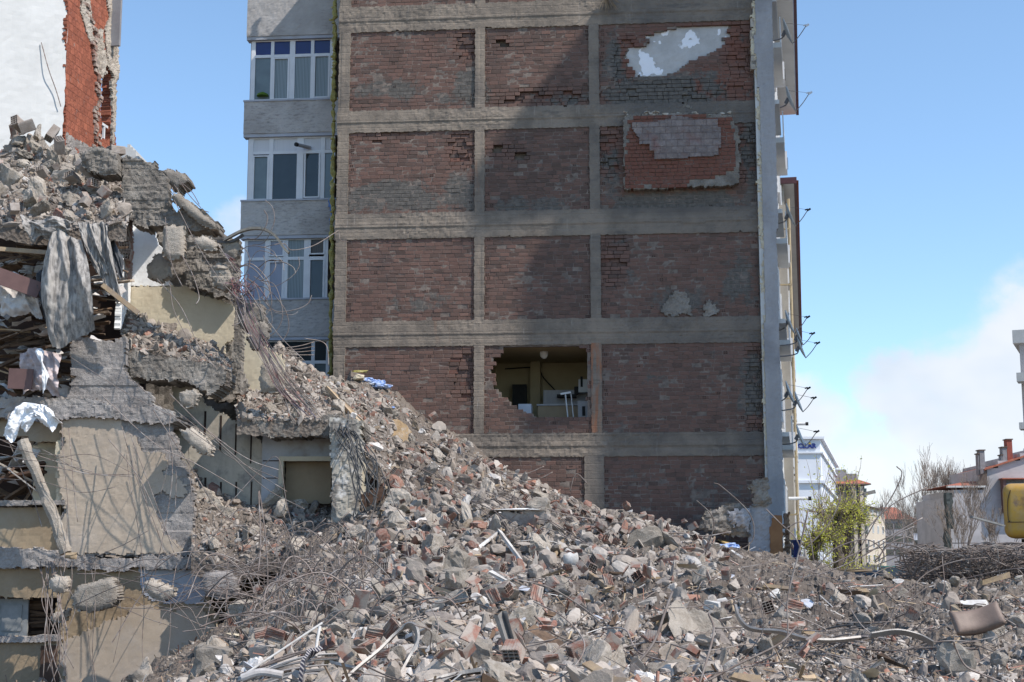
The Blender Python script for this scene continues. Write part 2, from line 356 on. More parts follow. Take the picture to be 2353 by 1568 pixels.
def grain(name, a, b, c, vary, bump, boards=0):
    """broken concrete: cement, sand and pale aggregate"""
    m = NT(name); col = m.mix(m.ramp(m.noise(2.3, 8, .72), .34, .66), a, b)
    col = m.mix(m.math('MULTIPLY', m.ramp(m.noise(.9, 6, .65), .5, .7), .8), col, c)
    v = m.N.new('ShaderNodeTexVoronoi'); v.inputs['Scale'].default_value = 48; m.L.new(m.tc.outputs['Object'], v.inputs['Vector'])
    sp = m.ramp(v.outputs['Distance'], .34, .12); sp = m.math('MULTIPLY', sp, m.ramp(m.noise(4, 4, .6), .45, .6)); col = m.mix(m.math('MULTIPLY', sp, .5), col, tuple(min(.6, x*1.5) for x in a))
    col = m.mix(m.math('MULTIPLY', m.ramp(m.noise(13, 7, .75), .56, .72), .75), col, tuple(x*.45 for x in b))
    h = m.math('ADD', m.math('MULTIPLY', v.outputs['Distance'], -.45), m.math('MULTIPLY', m.noise(12, 10, .8), 1.6))
    if boards:
        w = m.N.new('ShaderNodeTexWave'); w.bands_direction = 'Z'; w.inputs['Scale'].default_value = boards; w.inputs['Distortion'].default_value = .9; w.inputs['Detail'].default_value = 3; m.L.new(m.tc.outputs['Object'], w.inputs['Vector'])
        ln = m.ramp(w.outputs['Fac'], .0, .09); h = m.math('ADD', h, m.math('MULTIPLY', ln, .7)); col = m.mix(m.math('MULTIPLY', m.math('SUBTRACT', 1, ln), .45), col, tuple(x*.5 for x in b))
    if vary:
        hs = m.N.new('ShaderNodeHueSaturation'); m.L.new(m.math('MULTIPLY_ADD', m.rand(), 2*vary, 1-vary), hs.inputs['Value']); m.L.new(col, hs.inputs['Color']); col = hs.outputs[0]
    m.color(col); m.rough(.96); m.b.inputs['Specular IOR Level'].default_value = .12; m.bump(h, bump, .03); return m.m
MAT['concrete'] = grain('broken_concrete', (.42, .37, .315), (.285, .243, .20), (.48, .435, .385), .26, .6)
MAT['concrete_dark'] = grain('old_grey_concrete', (.285, .255, .222), (.165, .145, .126), (.36, .325, .29), .08, .65)
MAT['concrete_form'] = grain('board_marked_concrete', (.335, .305, .285), (.225, .202, .188), (.40, .37, .345), .06, .5)
MAT['plaster_beige'] = noisy('beige_plaster', (.475, .39, .305), (.40, .322, .248), 1.1, .3, .7, .92, .25, 30, .01, c=(.45, .385, .325), cscale=.6, clo=.48, chi=.68)
MAT['plaster_tan'] = noisy('tan_plaster', (.35, .268, .178), (.265, .198, .13), 1.0, .3, .7, .9, .25, 30, .01, c=(.33, .275, .21), cscale=.7, clo=.5, chi=.7)
MAT['plaster_cream'] = noisy('cream_paint', (.60, .53, .40), (.53, .455, .335), .9, .3, .7, .85, .12, 14, .01, c=(.42, .365, .285), cscale=1.1, clo=.6, chi=.75)
MAT['plaster_white'] = noisy('white_paint', (.82, .82, .81), (.74, .735, .72), .8, .3, .7, .85, .12, 14, .01, c=(.66, .645, .62), cscale=1.3, clo=.6, chi=.75)
MAT['plaster_blue'] = noisy('pale_blue_paint', (.43, .45, .50), (.36, .375, .42), 1.2, .3, .7, .85, .15, 18, .01, c=(.33, .32, .315), cscale=.9, clo=.5, chi=.7)
MAT['plaster_grey'] = noisy('grey_blue_plaster', (.40, .385, .39), (.32, .31, .315), 1.0, .3, .7, .92, .5, 14, .02, c=(.27, .262, .27), cscale=.5, clo=.5, chi=.72, stretch=(2.2, 1, .5))
MAT['render_white'] = noisy('white_render', (.62, .615, .60), (.54, .535, .52), .7, .3, .7, .92, .18, 20, .012, c=(.56, .555, .54), cscale=1.6, clo=.66, chi=.78)
def mat_bay():
    m = NT('weathered_render'); b = m.mix(m.ramp(m.noise(.9, 6, .6), .35, .7), (.475, .445, .42), (.355, .33, .31))
    d = m.ramp(m.noise(11, 9, .8, stretch=(.35, 1, 1.6)), .48, .66); g = m.ramp(m.noise(.8, 4, .6, stretch=(1, 1, .5)), .3, .58)
    b = m.mix(m.math('MULTIPLY', m.math('MULTIPLY', d, g), .8), b, (.115, .112, .112)); m.color(b); m.rough(.95); m.bump(m.noise(11, 9, .75, stretch=(.4, 1, 1.4)), .35, .02); return m.m
MAT['bay_render'] = mat_bay()
MAT['pvc'] = noisy('white_frame', (.70, .70, .71), (.62, .62, .63), 2, .3, .7, .45, 0, spec=.4)
MAT['pvc_panel'] = noisy('white_panel', (.62, .625, .64), (.55, .55, .57), 14, .4, .6, .5, .3, 6, stretch=(9, 1, .02))
def mat_glass(name, col, rough=.06):
    m = NT(name); b = m.mix(m.ramp(m.noise(1.2, 3), .3, .7), col, tuple(x*.7 for x in col)); m.color(b); m.rough(rough); m.b.inputs['Specular IOR Level'].default_value = .6; return m.m
MAT['glass_blue'] = mat_glass('blue_glass', (.012, .02, .13)); MAT['glass'] = mat_glass('dark_glass', (.035, .045, .05)); MAT['glass_teal'] = mat_glass('curtained_glass', (.15, .185, .19))
def mat_curtain(name, a, b, sc=7):
    m = NT(name); w = m.N.new('ShaderNodeTexWave'); w.bands_direction = 'X'; w.inputs['Scale'].default_value = sc; w.inputs['Distortion'].default_value = 2.2; w.inputs['Detail'].default_value = 3
    mp = m.N.new('ShaderNodeMapping'); mp.inputs['Scale'].default_value = (1, 1, .06); m.L.new(m.tc.outputs['Object'], mp.inputs[0]); m.L.new(mp.outputs[0], w.inputs['Vector'])
    m.color(m.mix(w.outputs['Fac'], a, b)); m.rough(.35); m.b.inputs['Specular IOR Level'].default_value = .5; return m.m
MAT['curtain'] = mat_curtain('net_curtain', (.29, .33, .335), (.10, .13, .145)); MAT['curtain_lilac'] = mat_curtain('lilac_curtain', (.36, .375, .44), (.19, .215, .29), 9)
MAT['curtain_brown'] = mat_curtain('brown_curtain', (.07, .045, .03), (.025, .02, .018), 6)
MAT['foam'] = noisy('yellow_foam', (.42, .36, .12), (.24, .21, .075), 6, .3, .7, .95, .9, 14, .04, c=(.52, .47, .24), cscale=4)
MAT['blue_plastic'] = noisy('blue_plastic', (.06, .17, .48), (.20, .33, .62), 6, .4, .65, .6, .3, 12)
MAT['stone_tile'] = None
def mat_tile():
    m = NT('rough_stone_cladding'); b = m.mix(m.ramp(m.noise(5, 6, .7), .3, .7), (.31, .258, .24), (.20, .165, .155)); b = m.mix(m.ramp(m.noise(1.2, 3), .5, .66), b, (.24, .15, .135))
    t = m.N.new('ShaderNodeTexBrick'); t.inputs['Scale'].default_value = 1; t.inputs['Brick Width'].default_value = .32; t.inputs['Row Height'].default_value = .19; t.inputs['Mortar Size'].default_value = .011
    t.inputs['Color1'].default_value = (1, 1, 1, 1); t.inputs['Color2'].default_value = (.8, .8, .8, 1); t.inputs['Mortar'].default_value = (.7, .68, .68, 1)
    mp = m.N.new('ShaderNodeMapping'); mp.inputs['Rotation'].default_value = (R(-90), 0, 0); m.L.new(m.tc.outputs['Object'], mp.inputs[0]); m.L.new(mp.outputs[0], t.inputs['Vector'])
    b = m.mix(1.0, b, t.outputs['Color'], 'MULTIPLY'); m.color(b); m.rough(.9)
    m.bump(m.math('ADD', m.noise(7, 7, .7), m.math('MULTIPLY', t.outputs['Fac'], -.6)), .9, .05); return m.m
MAT['stone_tile'] = mat_tile()
def mat_patch():
    m = NT('flaking_wall_paint'); b = m.mix(m.ramp(m.noise(3, 6, .65), .3, .7), (.50, .485, .475), (.41, .395, .385))
    f = m.ramp(m.noise(1.7, 3, .5), .585, .60); b = m.mix(f, b, (.83, .83, .87)); m.color(b); m.rough(.85); m.bump(m.math('ADD', m.math('MULTIPLY', f, 1.5), m.noise(12, 4)), .5, .02); return m.m
MAT['wall_patch'] = mat_patch()
MAT['steel'] = noisy('rusty_rebar', (.235, .20, .18), (.165, .12, .10), 9, .35, .65, .7, .2, 40, c=(.33, .30, .28), cscale=3, vary=.3, spec=.35)
MAT['cable'] = noisy('black_cable', (.045, .044, .046), (.10, .097, .096), 5, .3, .7, .55, 0, spec=.4)
MAT['wire_colour'] = noisy('red_wire', (.24, .09, .085), (.19, .165, .19), 2, .4, .6, .6, 0, vary=.4)
MAT['sheet_metal'] = noisy('bent_sheet_metal', (.30, .285, .27), (.21, .195, .18), 5, .35, .7, .5, .3, 20, c=(.235, .20, .18), cscale=2, spec=.5, metal=.35)
MAT['wood'] = noisy('splintered_wood', (.42, .31, .19), (.30, .20, .115), 9, .35, .65, .85, .4, 20, c=(.40, .33, .25), cscale=2, stretch=(1, 1, 1), vary=.45, dust=.5)
MAT['wood_dark'] = noisy('dark_board', (.155, .10, .065), (.085, .058, .042), 6, .35, .65, .85, .4, 20, c=(.23, .175, .125), cscale=2.2, vary=.5)
MAT['white_board'] = noisy('white_board', (.66, .645, .62), (.50, .48, .455), 3, .35, .65, .8, .2, 15, c=(.45, .42, .39), cscale=2, vary=.15, dust=.6)
MAT['paper'] = noisy('torn_paper', (.60, .575, .555), (.46, .43, .415), 4, .35, .65, .9, .3, 9, c=(.34, .31, .30), cscale=2, vary=.2)
MAT['white_sheet'] = noisy('white_plastic_sheet', (.84, .84, .85), (.74, .74, .75), 3, .35, .65, .5, .2, 6)
MAT['fabric'] = noisy('grey_sackcloth', (.36, .335, .31), (.17, .158, .148), 4.5, .38, .62, .9, .4, 14, .02, c=(.44, .41, .375), cscale=2.4, stretch=(4, 4, .5))
MAT['tile_red'] = noisy('red_hollow_brick', (.27, .122, .088), (.19, .095, .073), 5, .35, .65, .92, .5, 24, .012, c=(.40, .33, .285), cscale=4, clo=.44, chi=.62, vary=.3, dust=.9)
MAT['hole'] = noisy('shade_and_joint', (.055, .035, .028), (.035, .024, .02), 4, .3, .7, 1, 0)  # near black: joints, and shade painted into cells, gaps and voids
MAT['marble'] = noisy('stained_marble', (.50, .445, .365), (.37, .325, .26), 1.5, .35, .65, .6, .15, 10, c=(.235, .215, .195), cscale=2.6, clo=.48, chi=.7, stretch=(1.6, 1, .6), spec=.35)
MAT['pile_tile'] = noisy('grey_stair_tile', (.42, .42, .44), (.33, .325, .335), 1.5, .35, .65, .5, .1, 10, c=(.28, .25, .225), cscale=1.6, spec=.4)
MAT['cushion'] = noisy('brown_leatherette', (.215, .155, .125), (.165, .118, .095), 6, .35, .65, .6, .2, 14, spec=.4)
MAT['roof_tile'] = noisy('clay_roof_tiles', (.42, .155, .10), (.33, .115, .075), 1.4, .35, .65, .9, .5, 6, .05, stretch=(4, 1, 1))
MAT['asphalt'] = noisy('asphalt', (.055, .055, .057), (.075, .072, .07), 2, .3, .7, .95, .3, 30)
MAT['yellow'] = noisy('yellow_machine_paint', (.56, .315, .04), (.44, .24, .035), 1.6, .35, .7, .45, .12, 9, c=(.25, .125, .05), cscale=1.4, clo=.6, chi=.7, spec=.5, dust=.3)
MAT['black_rubber'] = noisy('black_rubber', (.02, .02, .021), (.035, .034, .033), 4, .3, .7, .8, .2, 12)
MAT['bark'] = noisy('grey_bark', (.13, .105, .085), (.075, .06, .05), 7, .35, .65, .95, .8, 20, .03)
MAT['twig'] = noisy('brown_twig', (.27, .225, .19), (.19, .155, .13), 5, .35, .65, .9, 0)
def mat_leaf():
    m = NT('spring_leaf'); a = m.attr('tone'); c = m.mix(a.outputs['Fac'], (.62, .60, .12), (.42, .45, .08)); m.color(c); m.rough(.6)
    t = m.N.new('ShaderNodeBsdfTranslucent'); m.L.new(c, t.inputs['Color']); x = m.N.new('ShaderNodeMixShader'); x.inputs[0].default_value = .45; m.L.new(m.b.outputs[0], x.inputs[1]); m.L.new(t.outputs[0], x.inputs[2]); m.L.new(x.outputs[0], m.N['Material Output'].inputs['Surface']); return m.m
MAT['leaf'] = mat_leaf()
# ---------------------------------------------------------------- ground, street, rubble terrain
def street():
    V = [(-1500, -60, -2.2), (1500, -60, -2.2), (1500, 2600, -2.2), (-1500, 2600, -2.2)]
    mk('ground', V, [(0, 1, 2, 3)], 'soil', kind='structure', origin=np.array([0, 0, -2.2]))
    # the street behind the heap: it runs along the facade and into the distance
    d = np.array([math.sin(R(11.3)), math.cos(R(11.3))]); n = np.array([d[1], -d[0]]); V = []; F = []
    p0 = np.array([9.2, 36.0])
    pts = [(a, b) for a in (-2, 420) for b in (0.2, 11.5)]
    c = [p0+d*-2+n*2.2, p0+d*-2+n*11.5, p0+d*420+n*11.5, p0+d*420+n*2.2]
    V = [(x, y, .0) for x, y in c]+[(x, y, -2.5) for x, y in c]
    mk('street', V, [(0, 1, 2, 3), (0, 4, 5, 1), (1, 5, 6, 2), (2, 6, 7, 3), (3, 7, 4, 0)], 'asphalt', kind='structure')
    c = [p0+d*-2+n*.1, p0+d*-2+n*2.2, p0+d*420+n*2.2, p0+d*420+n*.1]
    V = [(x, y, .13) for x, y in c]+[(x, y, -2.5) for x, y in c]
    mk('pavement', V, [(0, 1, 2, 3), (0, 4, 5, 1), (1, 5, 6, 2), (2, 6, 7, 3), (3, 7, 4, 0)], 'concrete_form', kind='structure')
street()
# profile table of the heap: for each picture column the height of the surface in the picture at each distance
TD = np.array([6, 9, 11, 13, 16, 20, 24, 27, 29.5, 33, 36, 38.4, 41.5])
TC = np.array([-300, 0, 260, 430, 540, 620, 720, 800, 900, 1000, 1200, 1400, 1560, 1700, 1850, 2000, 2200, 2353, 2600])
TY = np.array([
 # 6     9     11    13    16    20    24    27    29.5  33    36    38.4  41.5
 [2050, 1800, 1720, 1690, 1660, 1640, 1610, 1600, 1590, 1530, 1500, 1480, 1450],   # -300
 [2050, 1800, 1720, 1690, 1660, 1640, 1610, 1600, 1590, 1530, 1500, 1480, 1450],   # 0
 [2050, 1790, 1710, 1670, 1640, 1620, 1600, 1590, 1585, 1530, 1500, 1480, 1450],   # 260
 [2050, 1780, 1690, 1640, 1600, 1570, 1530, 1500, 1490, 1450, 1430, 1420, 1410],   # 430
 [2040, 1760, 1670, 1610, 1560, 1505, 1460, 1435, 1425, 1410, 1400, 1400, 1400],   # 540
 [2030, 1740, 1650, 1580, 1520, 1455, 1400, 1365, 1340, 1310, 1280, 1270, 1270],   # 620
 [2020, 1720, 1620, 1550, 1490, 1400, 1330, 1280, 1235, 1180, 1130, 1100, 1090],   # 720
 [2020, 1720, 1610, 1540, 1470, 1380, 1300, 1250, 1190, 1080,  930,  860,  850],   # 800
 [2020, 1720, 1605, 1530, 1455, 1360, 1290, 1225, 1150, 1040,  950,  908,  900],   # 900
 [2020, 1720, 1605, 1530, 1450, 1350, 1280, 1215, 1155, 1075, 1010,  985,  980],   # 1000
 [2020, 1720, 1605, 1530, 1445, 1345, 1280, 1235, 1195, 1145, 1110, 1100, 1100],   # 1200
 [2020, 1720, 1605, 1530, 1440, 1345, 1290, 1255, 1230, 1205, 1190, 1187, 1190],   # 1400
 [2020, 1720, 1605, 1530, 1440, 1350, 1300, 1270, 1250, 1230, 1222, 1222, 1225],   # 1560
 [2020, 1720, 1610, 1535, 1450, 1350, 1305, 1288, 1278, 1274, 1276, 1278, 1280],   # 1700
 [2020, 1720, 1615, 1540, 1450, 1345, 1308, 1300, 1296, 1303, 1310, 1315, 1318],   # 1850
 [2020, 1720, 1620, 1545, 1450, 1348, 1330, 1335, 1345, 1370, 1385, 1390, 1395],   # 2000
 [2020, 1720, 1620, 1540, 1430, 1348, 1345, 1350, 1355, 1375, 1388, 1392, 1396],   # 2200
 [2020, 1720, 1620, 1540, 1425, 1350, 1352, 1356, 1360, 1380, 1390, 1395, 1398],   # 2353
 [2020, 1720, 1620, 1540, 1425, 1350, 1352, 1356, 1360, 1380, 1390, 1395, 1398]], float)
TZ = np.array([[at(TC[i], TY[i, j], TD[j])[2] for j in range(len(TD))] for i in range(len(TC))])
def _sm(t): return t*t*(3-2*t)
def ground_base(xc, Y):
    xc = np.clip(xc, TC[0], TC[-1]-1e-3); Yc = np.clip(Y, TD[0], TD[-1]-1e-3)
    i = np.clip(np.searchsorted(TC, xc, 'right')-1, 0, len(TC)-2); j = np.clip(np.searchsorted(TD, Yc, 'right')-1, 0, len(TD)-2)
    a = (xc-TC[i])/(TC[i+1]-TC[i]); b = (Yc-TD[j])/(TD[j+1]-TD[j]); a = a*.6+_sm(a)*.4
    return (TZ[i, j]*(1-a)+TZ[i+1, j]*a)*(1-b)+(TZ[i, j+1]*(1-a)+TZ[i+1, j+1]*a)*b
def xcol(X, Y):      # picture column of a ground point (height has next to no influence)
    return CX+FPX*X/(Y*math.cos(R(PITCH)))
def ground_z(X, Y):
    X = np.atleast_1d(np.asarray(X, float)); Y = np.atleast_1d(np.asarray(Y, float))
    P = np.stack([X, Y, 0*X], 1)
    rough = np.clip((Y-5)/8, .3, 1)
    z = ground_base(xcol(X, Y), Y)
    return z + rough*(fbm(P, .35, 3, 3)*.20 + fbm(P, 1.3, 4, 9)*.17 + np.abs(fbm(P, 2.9, 4, 29))*.22 - .05)
def terrain():
    cols = np.linspace(-700, 3300, 1180); ds = np.concatenate([np.geomspace(4, 20, 260), np.linspace(20.08, 41.4, 260)])
    C, D = np.meshgrid(cols, ds); X = (C-CX)*D*math.cos(R(PITCH))/FPX; X = X.ravel(); Y = D.ravel(); Z = ground_z(X, Y)
    P = np.stack([X, Y, 0*X], 1); Z = Z + fbm(P, 7.5, 3, 77)*.075 + fbm(P, 21, 2, 78)*.02
    n = len(cols); m = len(ds); jj, ii = np.meshgrid(np.arange(m-1), np.arange(n-1), indexing='ij'); a = (jj*n+ii).ravel()
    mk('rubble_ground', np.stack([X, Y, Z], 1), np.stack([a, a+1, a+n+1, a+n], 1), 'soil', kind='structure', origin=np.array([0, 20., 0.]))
terrain()
# ---------------------------------------------------------------- the apartment block with the bared party wall
_A = at(1268, 1277, 38.5)
_e = np.array([math.cos(R(-5)), math.sin(R(-5)), 0])
WF = Frame(_A - _e*5.75, -5)
def wu(x, y=650, w=0.): return WF.uz(x, y, w)[0]
def wz(y, x=950): return WF.uz(x, y)[1]
BEAMS = [(wz(-180), wz(-235)), (wz(72), wz(14)), (wz(303), wz(253)), (wz(549), wz(490)), (wz(797), wz(738)), (wz(1052), wz(998)), (wz(1330), wz(1262))]
ROOF = wz(-250)
CU = [(wu(770), wu(796)), (wu(1090), wu(1113)), (wu(1357), wu(1381)), (wu(1744), wu(1757))]
UR = wu(1757)
apt = empty('apartment_building', tuple(WF.O), R(-5), label='tall apartment block with bare brick party wall in a concrete frame', cat='building')
def Z2(pts): return [((1400+x/2.613)*.9191, (y/2.613)*.9191) for x, y in pts]
def Z3(pts): return [((1100+x/4.48)*.9191, (800+y/4.48)*.9191) for x, y in pts]
PATCH = WF.poly(Z2([(440, 350), (470, 300), (560, 300), (575, 262), (520, 235), (640, 205), (720, 190), (830, 160), (1100, 155), (1110, 200), (1078, 262), (1050, 318), (980, 350), (930, 372), (870, 405), (800, 440), (760, 485), (640, 492), (540, 498), (480, 480), (440, 410)]))
HOLE = WF.poly(Z3([(700, 300), (695, 345), (665, 385), (605, 420), (582, 470), (576, 560), (578, 640), (600, 665), (600, 765), (670, 805), (680, 850), (730, 885), (780, 930), (820, 985), (890, 1020), (1000, 1050), (1060, 1072), (1095, 1108), (1240, 1100), (1656, 1108), (1656, 300)]))
GREY = [(900, 452, 165, 46, .8), (860, 425, 90, 22, .4), (1080, 205, 45, 52, 1.), (890, 205, 150, 34, .62), (1020, 225, 60, 25, .5), (1230, 470, 150, 30, .6), (1290, 228, 110, 26, .5), (1520, 215, 190, 55, .8), (1620, 180, 80, 50, .5), (1560, 90, 200, 40, .45),
        (1410, 150, 40, 100, .6), (1560, 465, 200, 30, .9), (1400, 400, 40, 100, .55), (1725, 330, 34, 160, .65), (1560, 300, 200, 50, .55), (1450, 650, 90, 80, .35), (1560, 690, 90, 44, .7), (1700, 640, 70, 100, .6), (1730, 900, 50, 130, .65), (960, 700, 120, 30, .5),
        (1500, 870, 70, 60, .35), (1450, 1100, 80, 50, .35), (1660, 1130, 120, 70, .4), (1000, 690, 90, 30, .45), (1060, 440, 55, 66, .75), (820, 640, 50, 60, .3), (1430, 560, 90, 24, .4), (1130, 1000, 60, 40, .4), (900, 900, 120, 60, .25), (1200, 640, 100, 60, .22), (880, 640, 90, 60, .2), (1600, 820, 150, 50, .3), (1240, 985, 120, 14, .3), (930, 985, 150, 20, .3)]
FRESH = [(1470, 140, 60, 70, .9), (1560, 205, 130, 24, .75), (1640, 185, 70, 40, .8), (1600, 75, 120, 22, .7), (1690, 110, 30, 60, .8), (1700, 200, 40, 40, .5)]
ERODE = [(1072, 102, 24, 36, .75, .06), (1058, 345, 26, 38, .8, .06), (1065, 860, 26, 50, .7, .05), (1400, 330, 22, 70, .6, .06), (1712, 345, 24, 60, .6, .06), (1440, 140, 24, 55, .7, .06), (1700, 110, 34, 60, .6, .06),
         (1240, 225, 110, 16, .35, .08), (1560, 215, 160, 24, .3, .05), (1155, 100, 14, 12, .9, .2), (1150, 345, 26, 8, .8, .15), (1195, 358, 14, 10, .9, .25), (1410, 590, 24, 60, .35, .06), (1735, 900, 14, 130, .4, .05), (880, 312, 60, 8, .5, .05)]
def field(u, z, items, seed):
    f = np.zeros(len(u)); k = 3267/38.5
    for i, t in enumerate(items):
        cu, cz = WF.uz(t[0], t[1]); q = np.hypot((u-cu)/(t[2]/k), (z-cz)/(t[3]/k)) + n1(u, z, 2.5, seed+i)*.35
        f = np.maximum(f, np.clip(1.35-q, 0, 1)*t[4])
    return f
def erosion(u, z):
    return np.array([max([(t[5] if (math.hypot((a-WF.uz(t[0], t[1])[0])/(t[2]/84.8), (b-WF.uz(t[0], t[1])[1])/(t[3]/84.8)) < 1) else 0) for t in ERODE]+[0]) for a, b in zip(u, z)])
_EC = [(WF.uz(t[0], t[1]), t[2]/84.8, t[3]/84.8, t[4], t[5]) for t in ERODE]
def bricks(name, u0, u1, z0, z1, seed, holes=(), w0=0.0, ch=.1115, ln=.262, fresh=0., rag=0., parent=None, cells=True, col='brick', grey=True, inside=None):
    r = random.Random(seed); V = []; F = []; T = []; S = []; FR = []; nC = max(1, round((z1-z0)/ch)); hh = (z1-z0)/nC; n = 0; cell_shade = []
    for j in range(nC):
        zc = z0+(j+.5)*hh; u = u0 - r.random()*ln*.9
        rowtilt = r.uniform(-.004, .004)
        while u < u1:
            L = ln*r.choice([1, 1, 1, .98, 1.04, .62]); a, b = max(u, u0), min(u+L, u1); u += L
            if b-a < .035: continue
            cu = (a+b)/2
            if inside is not None and not inpoly(np.array([cu]), np.array([zc]), inside)[0]: continue
            if any(inpoly(np.array([cu]), np.array([zc]), h)[0] for h in holes): continue
            dep = 0.; miss = False
            for (eu, ez), rx, rz, pr, dd in _EC:
                if w0 == 0 and math.hypot((cu-eu)/rx, (zc-ez)/rz) < 1 and r.random() < pr: dep = max(dep, dd*r.uniform(.5, 1.2))
            x = r.random()
            if x < .010: dep = max(dep, r.uniform(.03, .07))
            elif x < .0108: miss = True
            if dep > .1: miss = True
            if miss: continue
            g = .0065; wo = w0+r.gauss(0, .0028)+rowtilt*.5-dep; tl = r.gauss(0, .0016); tz = r.gauss(0, .0022)
            a += g*r.random(); b -= g; lo, hi = zc-hh/2+g*.9, zc+hh/2-g*r.uniform(.3, 1.2); e = .006
            dz0, dz1 = r.gauss(0, .0012), r.gauss(0, .0012)
            bw = wo-.11
            P = [(a, bw, lo), (b, bw, lo), (b, bw, hi), (a, bw, hi),
                 (a, wo-e, lo+dz0), (b, wo-e, lo+dz1), (b, wo-e, hi+dz1), (a, wo-e, hi+dz0),
                 (a+e, wo+tl+tz, lo+e+dz0), (b-e, wo-tl+tz, lo+e+dz1), (b-e, wo-tl-tz, hi-e+dz1), (a+e, wo+tl-tz, hi-e+dz0)]
            V += P; q = n; n += 12
            F += [(q+8, q+9, q+10, q+11)]
            for s in range(4):
                t = (s+1) % 4; F += [(q+s, q+t, q+4+t, q+4+s), (q+4+s, q+4+t, q+8+t, q+8+s)]
            tone = min(1, max(0, r.gauss(.42+.22*math.sin(seed*2.7), .33))); T += [tone]*12; FR += [fresh if fresh > 0 else (.5 if dep > .02 and r.random() < .25 else 0)]*12
            if cells and r.random() < (.55 if (cu-u0 < .12 or u1-cu < .12) else .012):      # end-on brick: dark patches painted for the shade in its hollow cells
                cc = cu; hw = min(.05, (b-a)*.36)
                for sx in (-1, 1):
                    for sz in (-1, 1):
                        x0 = cc+sx*hw*.52; zz_ = (lo+hi)/2+sz*.021; cell_shade.append((x0-hw*.34, x0+hw*.34, wo+.0015, zz_-.0135, zz_+.0135))
    V = np.array(V); u, w, z = V.T
    sm = field(u, z, GREY, seed)*1.45 if grey else np.zeros(len(u)); fr = np.maximum(field(u, z, FRESH, seed+50) if grey else 0, np.array(FR))
    W = WF.O+u[:, None]*WF.e+w[:, None]*WF.n; W[:, 2] = z
    mi = [0]*len(F); m = MB()
    for a_, b_, wq, lo, hi in cell_shade: m.fbox(WF, a_, b_, wq-.004, wq, lo, hi)
    if m.V:
        q = len(W); Vh = np.concatenate(m.V); W = np.vstack([W, Vh]); F = F+[tuple(i+q for i in f) for f in m.F]; mi += [1]*len(m.F); pad_ = np.zeros(len(Vh))
        T = list(T)+[0]*len(Vh); sm = np.concatenate([sm, pad_]); fr = np.concatenate([fr, pad_])
    o = mk(name, W, F, [col, 'hole'], parent or apt, midx=mi, attrs={'tone': ('POINT', 'FLOAT', T), 'smear': ('POINT', 'FLOAT', sm), 'fresh': ('POINT', 'FLOAT', fr)})
    return o
def ab(poly): return [tuple(p) for p in poly]
